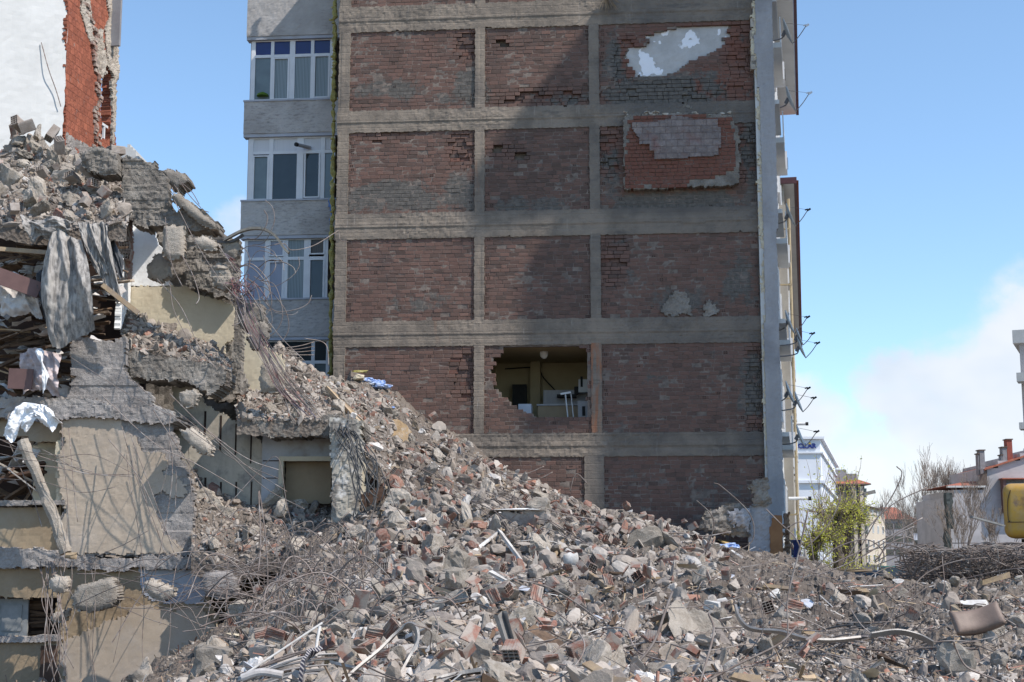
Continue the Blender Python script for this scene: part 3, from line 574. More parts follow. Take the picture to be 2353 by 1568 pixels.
def wall():
    rows = [(BEAMS[k+1][1], BEAMS[k][0]) for k in range(6)]
    for k, (z0, z1) in enumerate(rows):
        for c in range(3):
            u0, u1 = CU[c][1], CU[c+1][0]
            if k == 5 and c == 1: u1 = wu(1340)
            holes = []
            if k == 4 and c == 1: holes = [HOLE]
            if k == 1 and c == 2: holes = [PATCH]
            er = np.concatenate([]) if False else None
            panel = bricks('brick_infill', u0, u1, z0, z1, 100+k*7+c, holes)
            def wf(gu, gz):
                d = np.zeros(len(gu))
                for (eu, ez), rx, rz, pr, dd in _EC:
                    q = np.hypot((gu-eu)/(rx*1.15+.08), (gz-ez)/(rz*1.15+.08)); d = np.where(q < 1, np.maximum(d, dd*1.2+.02), d)
                return -d
            full = [(u0-.03, z0-.03), (u1+.03, z0-.03), (u1+.03, z1+.03), (u0-.03, z1+.03)]
            hs = [h for h in holes if h is HOLE]
            if holes and holes[0] is PATCH:
                hs = [PATCH]
            V, F = plate(WF, full, -.0075, .2, res=.07, rough=.006, jit=.1, seed=300+k*5+c, holes=hs, wf=wf)
            mk('mortar_bed', V, F, 'mortar', panel, smooth=False)
    # the patch where the brick skin has gone and the inner wall shows
    V, F = plate(WF, [(PATCH[:, 0].min()-.25, PATCH[:, 1].min()-.2), (PATCH[:, 0].max()+.2, PATCH[:, 1].min()-.2), (PATCH[:, 0].max()+.2, PATCH[:, 1].max()+.05), (PATCH[:, 0].min()-.25, PATCH[:, 1].max()+.05)], -.10, .1, res=.08, rough=.008, jit=0, seed=5)
    mk('inner_wall', V, F, 'wall_patch', apt)
    for k, (z0, z1) in enumerate(BEAMS):
        u0, u1 = CU[0][0]-.02, UR
        def wf(gu, gz, z0=z0, z1=z1, k=k):
            t = (gz-z0)/(z1-z0)
            return np.where(t < .42+n1(gu, gz*0, .6, k)*.04, -.022, 0)+np.where(n1(gu, gz, .35, 60+k) > .12, n1(gu, gz, 14, 7, 2)*.014, 0)
        V, F = plate(WF, [(u0, z0), (u1, z0), (u1, z1), (u0, z1)], .055, .32, res=.05, rough=.006, jit=.3, seed=20+k, boards=.2, edge=.025, wf=wf)
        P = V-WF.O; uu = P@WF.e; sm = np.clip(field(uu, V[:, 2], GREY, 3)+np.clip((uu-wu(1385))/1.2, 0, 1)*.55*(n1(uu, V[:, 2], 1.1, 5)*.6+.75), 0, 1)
        mk('concrete_beam', V, F, 'beam', apt, attrs={'smear': ('POINT', 'FLOAT', sm)})
    for c, (u0, u1) in enumerate(CU):
        for k in range(6):
            z0, z1 = BEAMS[k+1][1], BEAMS[k][0]; a, b = u0, u1
            if k == 5 and c == 2: a, b = wu(1340), wu(1384)
            V, F = plate(WF, [(a, z0-.04), (b, z0-.04), (b, z1+.04), (a, z1+.04)], .043, .3, res=.05, rough=.005, jit=.25, seed=400+k*5+c, boards=.11, vboards=True, edge=.018)
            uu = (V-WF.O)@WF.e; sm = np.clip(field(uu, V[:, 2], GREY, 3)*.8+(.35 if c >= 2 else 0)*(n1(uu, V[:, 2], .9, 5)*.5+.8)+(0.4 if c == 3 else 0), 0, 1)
            mk('concrete_column', V, F, 'beam', apt, attrs={'smear': ('POINT', 'FLOAT', sm*(.3 if (c, k) == (2, 4) else 1)), 'rust': ('POINT', 'FLOAT', np.full(len(V), 1. if (c, k) == (2, 4) else 0.))})
    # leftover mortar pads on the right bay and the shallow drain holes
    for i, (pl, w) in enumerate([([(1518, 722), (1530, 690), (1552, 668), (1572, 675), (1590, 705), (1592, 726)], .045), ([(1612, 728), (1618, 700), (1632, 685), (1645, 705), (1660, 724)], .045), ([(1566, 250), (1570, 232), (1578, 240), (1590, 252)], .05)]):
        V, F = plate(WF, WF.poly(pl), w, .06, res=.05, rough=.02, jit=.5, seed=70+i, edge=.08); mk('mortar_pad', V, F, 'concrete_dark', apt)
    # projecting remnant of the neighbour's wall, second floor from the top
    fr = .27
    out = WF.poly(Z2([(412, 765), (470, 750), (700, 742), (900, 745), (1050, 752), (1120, 758), (1165, 830), (1180, 1020), (1172, 1200), (1000, 1212), (700, 1228), (420, 1238)]), fr)
    V, F = plate(WF, out, fr-.012, fr-.02, res=.05, rough=.012, jit=.5, seed=81, edge=.05); rem = mk('wall_remnant', V, F, 'concrete_dark', apt)
    inn = WF.poly(Z2([(445, 830), (470, 760), (700, 752), (1040, 760), (1125, 775), (1140, 900), (1150, 1090), (1050, 1150), (850, 1185), (840, 1225), (425, 1230), (430, 1050)]), fr)
    bricks('remnant_brickwork', inn[:, 0].min(), inn[:, 0].max(), inn[:, 1].min(), inn[:, 1].max(), 901, (), w0=fr+.012, fresh=.9, grey=False, inside=inn, parent=rem, cells=False, ln=.2)
    V, F = plate(WF, WF.poly(Z2([(475, 845), (470, 800), (630, 795), (720, 775), (735, 750), (820, 765), (900, 785), (1025, 780), (1030, 830), (1050, 832), (1050, 968), (1032, 970), (1030, 1015), (840, 1030), (615, 1040), (612, 990), (590, 990), (585, 945), (520, 940), (520, 900), (497, 880)]), fr+.06), fr+.075, .07, res=.04, rough=.012, jit=.1, seed=84)
    mk('stone_cladding', V, F, 'stone_tile', rem)
    m = MB(); r = random.Random(4)
    for i in range(46):
        x, y = Z2([(r.uniform(415, 1110), r.uniform(735, 775))])[0]; u, z = WF.uz(x, y, .15); s = r.uniform(.03, .1)
        V, F = chunk_geo(r.randrange(999), 1); m.add(np.array([WF.P(u, r.uniform(.05, .25), z)])+V*s, F)
    m.build('crumbs', 'concrete', rem)
    # masses behind the skin (the room is left open)
    zf, zc = BEAMS[5][1], BEAMS[4][0]; ru0, ru1 = CU[1][1]-.05, CU[2][0]+.05
    m = MB(); m.fbox(WF, CU[0][0], ru0-.1, -12, -.22, -2, ROOF-.3); m.fbox(WF, ru1+.1, UR, -12, -.22, -2, ROOF-.3)
    m.fbox(WF, ru0-.1, ru1+.1, -12, -.22, -2, zf-.02); m.fbox(WF, ru0-.1, ru1+.1, -12, -.22, zc+.02, ROOF-.3); m.build('wall_core', 'mortar', apt)
    m = MB(); d = -3.6; t = .08
    m.fbox(WF, ru0, ru1, d-t, d, zf, zc, 0); m.fbox(WF, ru0-t, ru0, d, -.25, zf, zc, 0); m.fbox(WF, ru1, ru1+t, d, -.25, zf, zc, 0)
    m.fbox(WF, ru0, ru1, d, -.02, zf-.01, zf+.01, 1); m.fbox(WF, ru0, ru1, d, -.1, zc-.012, zc+.02, 0)
    pu = WF.uz(1232, 900, d)[0]; m.fbox(WF, pu-.15, pu+.15, d, d+.35, zf, zc, 0)
    m.build('room', ['olive', 'wood_dark'], apt)
    # grey end strip of the street front
    L = [(1733, -260), (1732, 0), (1738, 30), (1733, 110), (1741, 150), (1744, 240), (1748, 300), (1750, 470), (1756, 640), (1758, 800), (1763, 960), (1767, 1120), (1771, 1290)]
    Rr = [(1801, 1290), (1797, 1000), (1790, 700), (1785, 480), (1779, 240), (1772, 0), (1766, -260)]
    V, F = plate(WF, WF.poly(L+Rr, .24), .24, .5, res=.06, rough=.008, jit=.2, seed=33); mk('end_strip', V, F, 'plaster_grey', apt)
    L2 = [(x-4+3*math.sin(y*.09+1), y) for x, y in L]; V, F = plate(WF, WF.poly(L2+[(x+10, y) for x, y in L[::-1]], .2), .2, .2, res=.05, rough=.02, jit=.5, seed=34, edge=.09); mk('torn_edge', V, F, 'plaster_cream', apt)
    for i, (x, y) in enumerate([(1730, 55), (1729, 82), (1731, 140), (1730, 152)]):
        u, z = WF.uz(x, y, .1); m = MB(); m.fbox(WF, u-.07, u+.07, .0, .2, z-.13, z+.12); m.build('plaster_lump', 'concrete', apt)
MAT['olive'] = noisy('olive_paint', (.40, .33, .21), (.34, .275, .17), 1, .3, .7, .8, .1, 12)
# ---------------------------------------------------------------- broken lumps
_ico = {}
def ico(sub):
    if sub not in _ico:
        import bmesh
        bm = bmesh.new(); bmesh.ops.create_icosphere(bm, subdivisions=sub, radius=1); bm.verts.ensure_lookup_table()
        _ico[sub] = (np.array([v.co[:] for v in bm.verts]), np.array([[v.index for v in f.verts] for f in bm.faces])); bm.free()
    return _ico[sub]
def chunk_geo(seed, sub=3, flat=None, rough=.13):
    """a broken lump, about 2 units across: a ball cut by random planes with a crumbly surface"""
    V, F = ico(sub); V = V.copy()*1.25; r = np.random.default_rng(seed+1234)
    sc = np.array([1, r.uniform(.6, 1), r.uniform(.4, .85)]) if flat is None else np.array([1, r.uniform(.6, 1), flat])
    for k in range(r.integers(7, 12)):
        n = r.normal(size=3); n /= np.linalg.norm(n); d = r.uniform(.5, .82); t = V@n-d; V = V-np.where(t > 0, t, 0)[:, None]*n
    if r.random() < .7:       # one or two flat cast faces
        for ax in (2, 0): 
            if r.random() < .7: V[:, ax] = np.minimum(V[:, ax], r.uniform(.4, .6))
    if sub >= 2:
        nrm = V/(np.linalg.norm(V, axis=1)[:, None]+1e-9); V = V+nrm*((fbm(V, 2.2, 3, seed % 97)*1.7+fbm(V, 7., 3, seed % 89)*.9)*rough)[:, None]
    return V*sc, F
# ---------------------------------------------------------------- glazed balcony stack left of the party wall
BF = Frame(at(765, 600, 41.0)-np.array([math.cos(R(-5)), math.sin(R(-5)), 0])*2.7, -5)
def bay():
    bu = lambda x, y, w=0: BF.uz(x, y, w)[0]
    bands = [((568, 88), (566, -10), 2), ((560, 311), (560, 236), 0), ((553, 545), (553, 465), 0), ((548, 778), (548, 692), 0)]
    zs = []
    for (x0, yb), (x1, yt), _ in bands:
        ub, zb = BF.uz(660, yb-3); ut, zt = BF.uz(660, yt-1); ul = BF.uz(x0, (yb+yt)/2, .12)[0]; ur = BF.uz(772, 600)[0]
        V, F = plate(BF, [(ul, zb), (ur, zb), (ur, zt), (ul, zt)], .12, .35, res=.06, rough=.008, jit=.05, seed=int(abs(yb))); mk('balcony_parapet', V, F, 'bay_render', apt); zs.append((zb, zt, ul))
        m = MB(); m.fbox(BF, ul-.02, ur, -.2, .15, zt, zt+.05); m.fbox(BF, ul, ur, -.2, .09, zb-.1, zb-.002); m.build('balcony_edge', 'plaster_blue', apt)
    ul = zs[1][2]; ur = BF.uz(780, 600)[0]
    m = MB(); m.fbox(BF, ul+.25, ur+.3, -5, -.5, -2, ROOF-1); m.build('balcony_core', 'mortar', apt)
    m = MB(); m.fbox(BF, ul+.1, ul+.22, -5, -.1, -2, ROOF-1); m.build('side_wall', 'bay_render', apt)
    def window(x0, x1, yt, yb, bars, rows, panes, name='window', w=-.02):
        """bars: x of mullions with half width, rows: y of transoms; panes: list (x0,x1,yt,yb,material,sash)"""
        ym = (yt+yb)/2; f = MB(); _, zt = BF.uz(660, yt); _, zb = BF.uz(660, yb); a, b = bu(x0, ym), bu(x1, ym)
        T = .075
        f.fbox(BF, a, b, w-.06, w, zt-T, zt); f.fbox(BF, a, b, w-.06, w, zb, zb+T)
        for x, hw in bars:
            c = bu(x, ym); h = hw/80; f.fbox(BF, c-h, c+h, w-.06, w+.004, zb+T, zt-T)
        for y, xa, xb in rows:
            _, z = BF.uz(660, y); f.fbox(BF, bu(xa, ym), bu(xb, ym), w-.06, w+.002, z-.045, z+.045)
        fo = f.build(name, 'pvc', apt)
        for xa, xb, ya, yc, mt, sash in panes:
            ua, ub = bu(xa, ym), bu(xb, ym); _, z1 = BF.uz(660, ya); _, z0 = BF.uz(660, yc); g = MB(); g.fbox(BF, ua-.03, ub+.03, w-.05, w-.035, z0-.03, z1+.03)
            g.build('panel' if mt == 'pvc_panel' else 'pane', mt, fo)
            if sash:
                s = MB(); s.fbox(BF, ua-.035, ub+.035, w-.03, w+.02, z1, z1+.04); s.fbox(BF, ua-.035, ub+.035, w-.03, w+.02, z0-.04, z0); s.fbox(BF, ua-.05, ua, w-.03, w+.022, z0-.04, z1+.04); s.fbox(BF, ub, ub+.05, w-.03, w+.022, z0-.04, z1+.04); s.build('sash', 'pvc', fo)
        return fo
    window(578, 768, 89, 232, [(581, 5), (625, 4), (671, 6.5), (717, 4), (762, 5)], [(128, 580, 765)],
           [(587, 621, 93, 126, 'glass_blue', 0), (629, 665, 93, 126, 'glass_blue', 0), (678, 712, 91, 125, 'glass_blue', 0), (722, 756, 89, 123, 'glass_blue', 0),
            (586, 620, 133, 228, 'glass_teal', 0), (631, 661, 135, 226, 'curtain', 1), (676, 711, 131, 226, 'curtain', 0), (724, 754, 132, 224, 'curtain', 1)])
    window(570, 768, 313, 464, [(575, 6), (622, 5), (689, 8), (741, 5), (766, 3)], [(350, 573, 766)],
           [(580, 618, 319, 346, 'pvc_panel', 0), (627, 681, 318, 345, 'pvc_panel', 0), (697, 737, 317, 344, 'pvc_panel', 0), (745, 764, 316, 343, 'pvc_panel', 0),
            (584, 614, 359, 456, 'glass_teal', 1), (629, 679, 355, 458, 'glass', 0), (702, 732, 354, 453, 'glass', 1), (746, 764, 352, 454, 'glass_teal', 0)])
    window(560, 766, 546, 694, [(564, 4), (612, 5), (655, 6), (703, 6), (748, 5)], [(594, 563, 750)],
           [(569, 606, 551, 689, 'curtain_lilac', 0), (620, 648, 554, 586, 'curtain_lilac', 1), (663, 696, 549, 588, 'curtain', 0), (713, 742, 550, 583, 'curtain_brown', 1),
            (620, 648, 603, 688, 'curtain_lilac', 1), (662, 696, 597, 690, 'curtain', 0), (713, 742, 599, 686, 'glass', 1)])
    window(600, 766, 780, 935, [(602, 4), (718, 4), (752, 4)], [(833, 602, 752)], [(607, 712, 784, 828, 'glass', 0), (723, 748, 784, 828, 'glass', 0), (607, 748, 838, 930, 'glass_teal', 0)])
    window(590, 768, -150, -8, [(594, 5), (650, 5), (711, 5), (762, 5)], [(-110, 592, 765)], [(599, 644, -105, -12, 'glass_teal', 0), (655, 705, -105, -12, 'curtain', 0), (716, 757, -105, -12, 'curtain', 0)])
    # exhaust pipe through the panel
    u, z = BF.uz(712, 340); p = BF.P(u, 0, z); q = BF.P(*[BF.uz(684, 334, .5)[0], .55, BF.uz(684, 334, .5)[1]]); m = MB(); m.tube([p, p*.5+q*.5, q], .055, 10); po = m.build('exhaust_pipe', 'plaster_grey', label='grey flue pipe sticking out of the white balcony panel', cat='pipe')
    m = MB(); m.tube([q, q+(q-p)*.12], .062, 10); m.build('pipe_cap', 'black_rubber', po)
    # expanding foam in the joint
    m = MB(); r = random.Random(3); pts = []
    for y in range(-240, 860, 7):
        x = 770-(y)*.0125+r.gauss(0, 1.2); pts.append(at(x, y, 39.6)+np.array([0, r.gauss(0, .02), 0]))
    rr = [max(.018, .055+r.gauss(0, .02)) for _ in pts]; m.tube(pts, np.array(rr), 6)
    for p in pts:
        if r.random() < .45:
            V, F = chunk_geo(r.randrange(99), 1); m.add(p+V*r.uniform(.03, .07)+np.array([r.uniform(-.06, .04), -.03, 0]), F)
    m.build('foam_seam', 'foam', apt)
    V, F = plate(BF, BF.poly([(757, 455), (763, 452), (766, 470), (763, 512), (756, 520), (760, 490), (755, 470)], .3), .3, .02, res=.04, rough=.02, jit=.5, seed=2); mk('plastic_scrap', V, F, 'blue_plastic', label='blue plastic scrap caught beside the yellow foam joint', cat='plastic scrap')
    m = MB(); u, z = BF.uz(604, 222, -.02); 
    m.tube([BF.P(u, .0, z), BF.P(u, .0, z+.06), BF.P(u, .0, z+.12)], np.array([.18, .16, .05]), 12); m.build('bowl', 'leaf_green', label='green bowl behind the glass of the blue topped window', cat='bowl')
MAT['leaf_green'] = noisy('green_plastic', (.12, .20, .03), (.08, .14, .02), 3, bump=0)
# ---------------------------------------------------------------- the half demolished house on the left
def RF(Y): return Frame((0, Y), 0)
def rplate(name, px, Y, mat, thick=.2, parent=None, **k):
    kk = {q: k.pop(q) for q in list(k) if q in ('res', 'rough', 'jit', 'seed', 'bulge', 'rr', 'boards', 'edge', 'holes', 'backbulge', 'wf', 'vboards')}
    f = RF(Y)
    if 'holes' in kk: kk['holes'] = [f.poly(h) for h in kk['holes']]
    V, F = plate(f, f.poly(px), 0, thick, **kk); return mk(name, V, F, mat, parent, **k)
def hplate(name, px, Y, mat, depth, parent=None, tilt=0, **k):
    """a lump of wall: outline in the picture, with real depth and rounded broken edges"""
    kk = dict(res=.034, rough=.007, jit=.5, edge=.035, bulge=.07, rr=.12, backbulge=True, seed=int(px[0][0]*7+px[0][1])); kk.update(k.pop('pk', {}))
    return rplate(name, px, Y, mat, depth, parent, **kk, **k)
def heap(name, cols, depths, table, mat='soil', n=(160, 60), amp=.12, parent=None, **k):
    cols = np.array(cols, float); depths = np.array(depths, float); T = np.array(table, float)
    Z = np.array([[at(cols[i], T[i, j], depths[j])[2] for j in range(len(depths))] for i in range(len(cols))])
    c = np.linspace(cols[0], cols[-1], n[0]); d = np.linspace(depths[0], depths[-1], n[1]); C, D = np.meshgrid(c, d); C = C.ravel(); D = D.ravel()
    i = np.clip(np.searchsorted(cols, C, 'right')-1, 0, len(cols)-2); j = np.clip(np.searchsorted(depths, D, 'right')-1, 0, len(depths)-2)
    a = (C-cols[i])/(cols[i+1]-cols[i]); b = (D-depths[j])/(depths[j+1]-depths[j])
    z = (Z[i, j]*(1-a)+Z[i+1, j]*a)*(1-b)+(Z[i, j+1]*(1-a)+Z[i+1, j+1]*a)*b
    X = (C-CX)*(D*math.cos(R(PITCH))+(z-CAM_Z)*math.sin(R(PITCH)))/FPX; P = np.stack([X, D, 0*X], 1)
    z = z+fbm(P, 1.1, 4, 5)*amp+np.abs(fbm(P, 3.5, 4, 15))*amp*1.2-amp*.4
    V = np.stack([X, D, z], 1); m, w = n[1], n[0]
    jj, ii = np.meshgrid(np.arange(m-1), np.arange(w-1), indexing='ij'); q = (jj*w+ii).ravel(); F = np.stack([q, q+1, q+w+1, q+w], 1)
    # skirt so that the heap has a body
    S = V[:w].copy(); S[:, 2] -= .35; e = np.arange(w-1); F = np.vstack([F, np.stack([len(V)+e, len(V)+e+1, e+1, e], 1)]); V = np.vstack([V, S])
    o = mk(name, V, F, mat, parent, **k); o['n_top'] = m*w; return o
HEAPS = []
ruin = empty('half_demolished_house', (at(300, 1560, 31)[0], 31, -1.3), label='half demolished house with torn open floors and beige plaster', cat='building')
def ruin_build():
    Y = 29.6
    # --- ground floor and basement front
    conc = [(160, 800), (172, 775), (285, 780), (292, 800), (290, 850), (318, 885), (350, 905), (352, 938), (388, 960), (398, 1000), (424, 1052), (440, 1085), (446, 1110), (443, 1276), (142, 1280), (142, 960), (160, 950)]
    rplate('concrete_wall', conc, Y, 'concrete_form', .22, ruin, res=.034, rough=.012, jit=.45, edge=.08, boards=.19, seed=1)
    pl = [(142, 962), (262, 955), (276, 965), (300, 998), (312, 1012), (345, 1040), (372, 1042), (388, 1058), (386, 1075), (372, 1085), (378, 1096), (402, 1088), (424, 1120), (430, 1136), (414, 1144), (396, 1146), (378, 1130), (360, 1138), (364, 1160), (356, 1182), (366, 1198), (376, 1228), (402, 1236), (420, 1262), (426, 1274), (146, 1275), (145, 1160), (132, 1100), (146, 1012)]
    rplate('plaster_coat', pl, Y-.035, 'plaster_beige', .032, ruin, res=.035, rough=.005, jit=.5, edge=.07, seed=2)
    # window bay on the left
    rplate('plaster_wall', [(-40, 1165), (132, 1165), (142, 1160), (142, 1285), (-40, 1285)], Y+.12, 'plaster_tan', .2, ruin, res=.06, rough=.006, jit=.2, seed=3)
    rplate('plaster_wall', [(-40, 955), (142, 955), (142, 1015), (66, 1015), (66, 1000), (-40, 1000)], Y+.1, 'plaster_tan', .2, ruin, res=.06, rough=.008, jit=.3, seed=4)
    rplate('window_sill', [(-40, 1150), (150, 1150), (150, 1160), (-40, 1163)], Y-.08, 'concrete_form', .3, ruin, res=.034, rough=.012, jit=.3, seed=5)
    rplate('window_jamb', [(128, 1015), (146, 1008), (146, 1155), (130, 1155)], Y+.03, 'plaster_cream', .3, ruin, res=.034, rough=.006, jit=.3, seed=6)
    rplate('shutter_panel', [(74, 1022), (132, 1018), (132, 1152), (76, 1152), (76, 1100), (110, 1088), (96, 1062), (74, 1060)], Y+.5, 'plaster_cream', .05, ruin, res=.06, rough=.004, jit=.2, seed=7)
    rplate('back_wall', [(-60, 960), (160, 960), (160, 1170), (-60, 1170)], Y+1.6, 'hole', .1, ruin, res=.2, jit=0)  # back wall coloured near black for the shade inside the room
    # slab edges
    rplate('floor_slab', [(-60, 905), (60, 912), (140, 918), (210, 922), (260, 934), (330, 930), (395, 945), (410, 962), (380, 975), (300, 968), (200, 960), (100, 962), (-60, 962)], Y-.12, 'concrete_form', 2.2, ruin, res=.034, rough=.018, jit=.5, edge=.06, seed=8)
    rplate('floor_slab', [(-60, 1258), (80, 1262), (150, 1270), (240, 1290), (330, 1278), (420, 1276), (462, 1280), (468, 1296), (440, 1308), (300, 1304), (268, 1314), (150, 1300), (-60, 1312)], Y-.16, 'concrete_form', 2.4, ruin, res=.034, rough=.018, jit=.5, edge=.05, seed=9)
    # basement front
    base = [(-60, 1305), (465, 1300), (478, 1330), (482, 1380), (500, 1420), (505, 1600), (-60, 1600)]
    hole = [(-60, 1372), (132, 1372), (138, 1462), (-60, 1468)]
    rplate('basement_wall', base, Y+.02, 'plaster_tan', .22, ruin, res=.034, rough=.006, jit=.35, edge=.05, seed=10, holes=[hole])
    rplate('paint_patch', [(316, 1306), (400, 1302), (470, 1305), (476, 1340), (470, 1388), (392, 1386), (338, 1372), (322, 1345)], Y-.0, 'plaster_blue', .015, ruin, res=.032, rough=.003, jit=.4, edge=.06, seed=11)
    rplate('plaster_coat', [(140, 1480), (330, 1392), (470, 1396), (492, 1440), (480, 1560), (440, 1610), (140, 1610)], Y-.005, 'plaster_beige', .02, ruin, res=.06, rough=.003, jit=.4, edge=.12, seed=12)
    rplate('window_sill', [(-60, 1466), (140, 1460), (140, 1474), (-60, 1480)], Y-.1, 'concrete_form', .3, ruin, res=.034, rough=.012, jit=.3, seed=13)
    wf_ = rplate('window_shutter', [(-40, 1376), (62, 1376), (62, 1460), (-40, 1464)], Y+.22, 'shutter_grey', .06, ruin, res=.08, rough=.002, jit=0, seed=14)
    for a, b, c, d in [(6, 48, 1390, 1450), (-34, -4, 1390, 1450)]: rplate('shutter_field', [(a, c), (b, c), (b, d), (a, d)], Y+.2, 'shutter_grey', .02, wf_, res=.1, rough=.001, jit=0)
    rplate('back_wall', [(-60, 1360), (160, 1360), (160, 1480), (-60, 1480)], Y+1.4, 'hole', .1, ruin, res=.2, jit=0)  # interior shade of the basement put into this wall's dark colour
    r = random.Random(8)
    for i in range(12):
        y = 1380+i*7; p = at(68+r.uniform(-3, 6), y+r.uniform(-4, 4), Y+.5); q = at(128+r.uniform(-8, 8), y+r.uniform(-6, 6), Y+.6); m = MB(); m.bar(p, q, .03, .05, r.uniform(0, 1))
        m.build('broken_lath', 'wood_dark', label='broken dark lath inside the basement window', cat='lath', group='broken laths in the basement window')
    rplate('door_strip', [(94, 1486), (132, 1484), (132, 1610), (90, 1610)], Y-.02, 'door_brown', .05, ruin, res=.06, rough=.003, jit=.2, seed=15)
    # --- marble stair wall, tiled end wall and the doorway
    vb = []
    mar = [(395, 885), (455, 892), (470, 930), (520, 955), (575, 990), (606, 1020), (610, 1180), (575, 1190), (440, 1170), (402, 1000)]
    mo = rplate('marble_cladding', mar, 31.2, 'marble', .1, ruin, res=.034, rough=.003, jit=.3, edge=.04, seed=16)
    for x in (470, 506, 541, 576, 609): rplate('panel_joint', [(x, 935+(x-470)*.55), (x+2.2, 935+(x-470)*.55), (x+2, 1180), (x-.4, 1180)], 31.19, 'hole', .006, mo, res=.1, rough=0, jit=0)
    rplate('tiled_wall', [(604, 990), (830, 990), (830, 1060), (752, 1060), (752, 1055), (646, 1055), (646, 1200), (600, 1200)], 31.1, 'pile_tile', .1, ruin, res=.06, rough=.002, jit=.1, seed=17)
    for pa in ([(604, 1058), (646, 1058), (646, 1060.5), (604, 1060.5)], [(604, 1098), (646, 1098), (646, 1100), (604, 1100)]): rplate('panel_joint', pa, 31.09, 'hole', .006, mo, res=.1, rough=0, jit=0)
    dr = rplate('door_frame', [(641, 1049), (760, 1049), (760, 1058), (652, 1058), (651, 1150), (641, 1150)], 31.0, 'plaster_cream', .2, ruin, res=.034, rough=.003, jit=.1, seed=18)
    rplate('door_leaf', [(657, 1060), (760, 1060), (760, 1158), (657, 1158)], 31.35, 'plaster_tan', .08, dr, res=.08, rough=.003, jit=.1, seed=19)
    rplate('door_gap', [(648, 1056), (760, 1056), (760, 1160), (648, 1160)], 31.6, 'hole', .05, dr, res=.2, rough=0, jit=0)  # dark sheet standing in for the shade past the doorway
    rplate('lintel_beam', [(556, 950), (600, 962), (700, 960), (760, 955), (838, 975), (842, 1005), (820, 1015), (752, 1000), (620, 1003), (600, 985)], 30.2, 'concrete_dark', 1.2, ruin, res=.034, rough=.02, jit=.5, edge=.06, seed=20)
    rplate('column', [(758, 960), (832, 965), (828, 1070), (826, 1180), (818, 1262), (762, 1262), (764, 1150)], 29.7, 'column_mottled', .55, ruin, res=.034, rough=.02, jit=.4, edge=.04, seed=21)
    rplate('door_leaf', [(826, 1060), (842, 1064), (838, 1110), (852, 1180), (840, 1230), (826, 1240)], 29.9, 'plaster_cream', .05, ruin, res=.04, rough=.004, jit=.4, seed=22)
    rplate('brown_panel', [(828, 1135), (880, 1118), (882, 1148), (834, 1168)], 29.4, 'door_brown', .04, ruin, res=.04, rough=.004, jit=.3, seed=23)
    # --- first floor: balcony slab, cream and white wall, dark concrete behind
    rplate('floor_slab', [(282, 810), (330, 806), (420, 826), (500, 838), (520, 860), (512, 885), (480, 908), (470, 900), (430, 878), (370, 868), (300, 866)], 30.1, 'concrete_dark', 1.1, ruin, res=.032, rough=.02, jit=.5, edge=.06, seed=24)
    cw = [(298, 656), (540, 640), (541, 712), (540, 770), (512, 802), (508, 830), (470, 880), (296, 850)]
    rplate('inner_wall', [(292, 656), (430, 656), (450, 672), (500, 690), (540, 702), (541, 775), (520, 790), (508, 835), (480, 880), (292, 880)], 32.2, 'plaster_cream', .15, ruin, res=.034, rough=.004, jit=.4, edge=.06, seed=25)
    rplate('inner_wall', [(292, 500), (369, 500), (366, 520), (356, 535), (360, 555), (372, 570), (375, 600), (384, 640), (398, 657.5), (292, 657.5)], 32.2, 'plaster_white', .15, ruin, res=.034, rough=.004, jit=.4, edge=.03, seed=26)
    rplate('rear_wall', [(345, 500), (470, 500), (545, 560), (552, 830), (570, 930), (470, 915), (350, 850)], 32.45, 'concrete_dark', .2, ruin, res=.06, rough=.03, jit=.5, edge=.08, boards=.2, seed=27)
    rplate('rear_wall', [(560, 760), (612, 790), (650, 830), (650, 900), (600, 905), (556, 900)], 33.6, 'plaster_cream', .15, ruin, res=.06, rough=.004, jit=.4, edge=.06, seed=28)
    f2 = Frame(at(300, 700, 32.2)*np.array([1, 1, 0]), 98)         # return wall on the left, seen at a slant
    V, F = plate(f2, [(-1.6, at(290, 770, 31)[2]), (0, at(300, 690, 32.2)[2]), (0, at(300, 508, 32.2)[2]), (-1.0, at(290, 520, 31)[2]), (-1.5, at(270, 600, 31)[2])], 0, .12, res=.034, rough=.006, jit=.5, edge=.08, seed=29); mk('side_wall', V, F, 'plaster_white', ruin)
    rplate('brick_pier', [(272, 500), (298, 498), (300, 560), (296, 640), (286, 640), (282, 575), (268, 545)], 31.0, 'tile_red', .25, ruin, res=.034, rough=.03, jit=.5, edge=.05, seed=30)
    rplate('column', [(540, 690), (551, 680), (556, 760), (552, 905), (538, 905), (538, 800)], 31.4, 'concrete_dark', .35, ruin, res=.034, rough=.02, jit=.4, seed=31)
    # upper broken walls and slabs
    rplate('wall_stub', [(280, 498), (278, 380), (284, 357), (306, 360), (335, 370), (352, 372), (358, 384), (382, 400), (388, 432), (392, 466), (402, 490), (392, 505), (352, 506), (310, 508)], 30.6, 'concrete_dark', .3, ruin, res=.032, rough=.022, jit=.5, edge=.05, boards=.18, seed=32)
    rplate('slab_edge', [(306, 494), (352, 488), (412, 478), (440, 470), (498, 515), (500, 532), (440, 528), (380, 515), (330, 520), (310, 512)], 30.4, 'concrete_dark', .6, ruin, res=.032, rough=.03, jit=.5, edge=.08, seed=33)
    rplate('slab_edge', [(180, 352), (214, 336), (262, 342), (272, 352), (270, 398), (236, 402), (205, 398), (190, 372)], 30.3, 'concrete_dark', .6, ruin, res=.032, rough=.03, jit=.5, edge=.06, bulge=.05, rr=.1, seed=34)
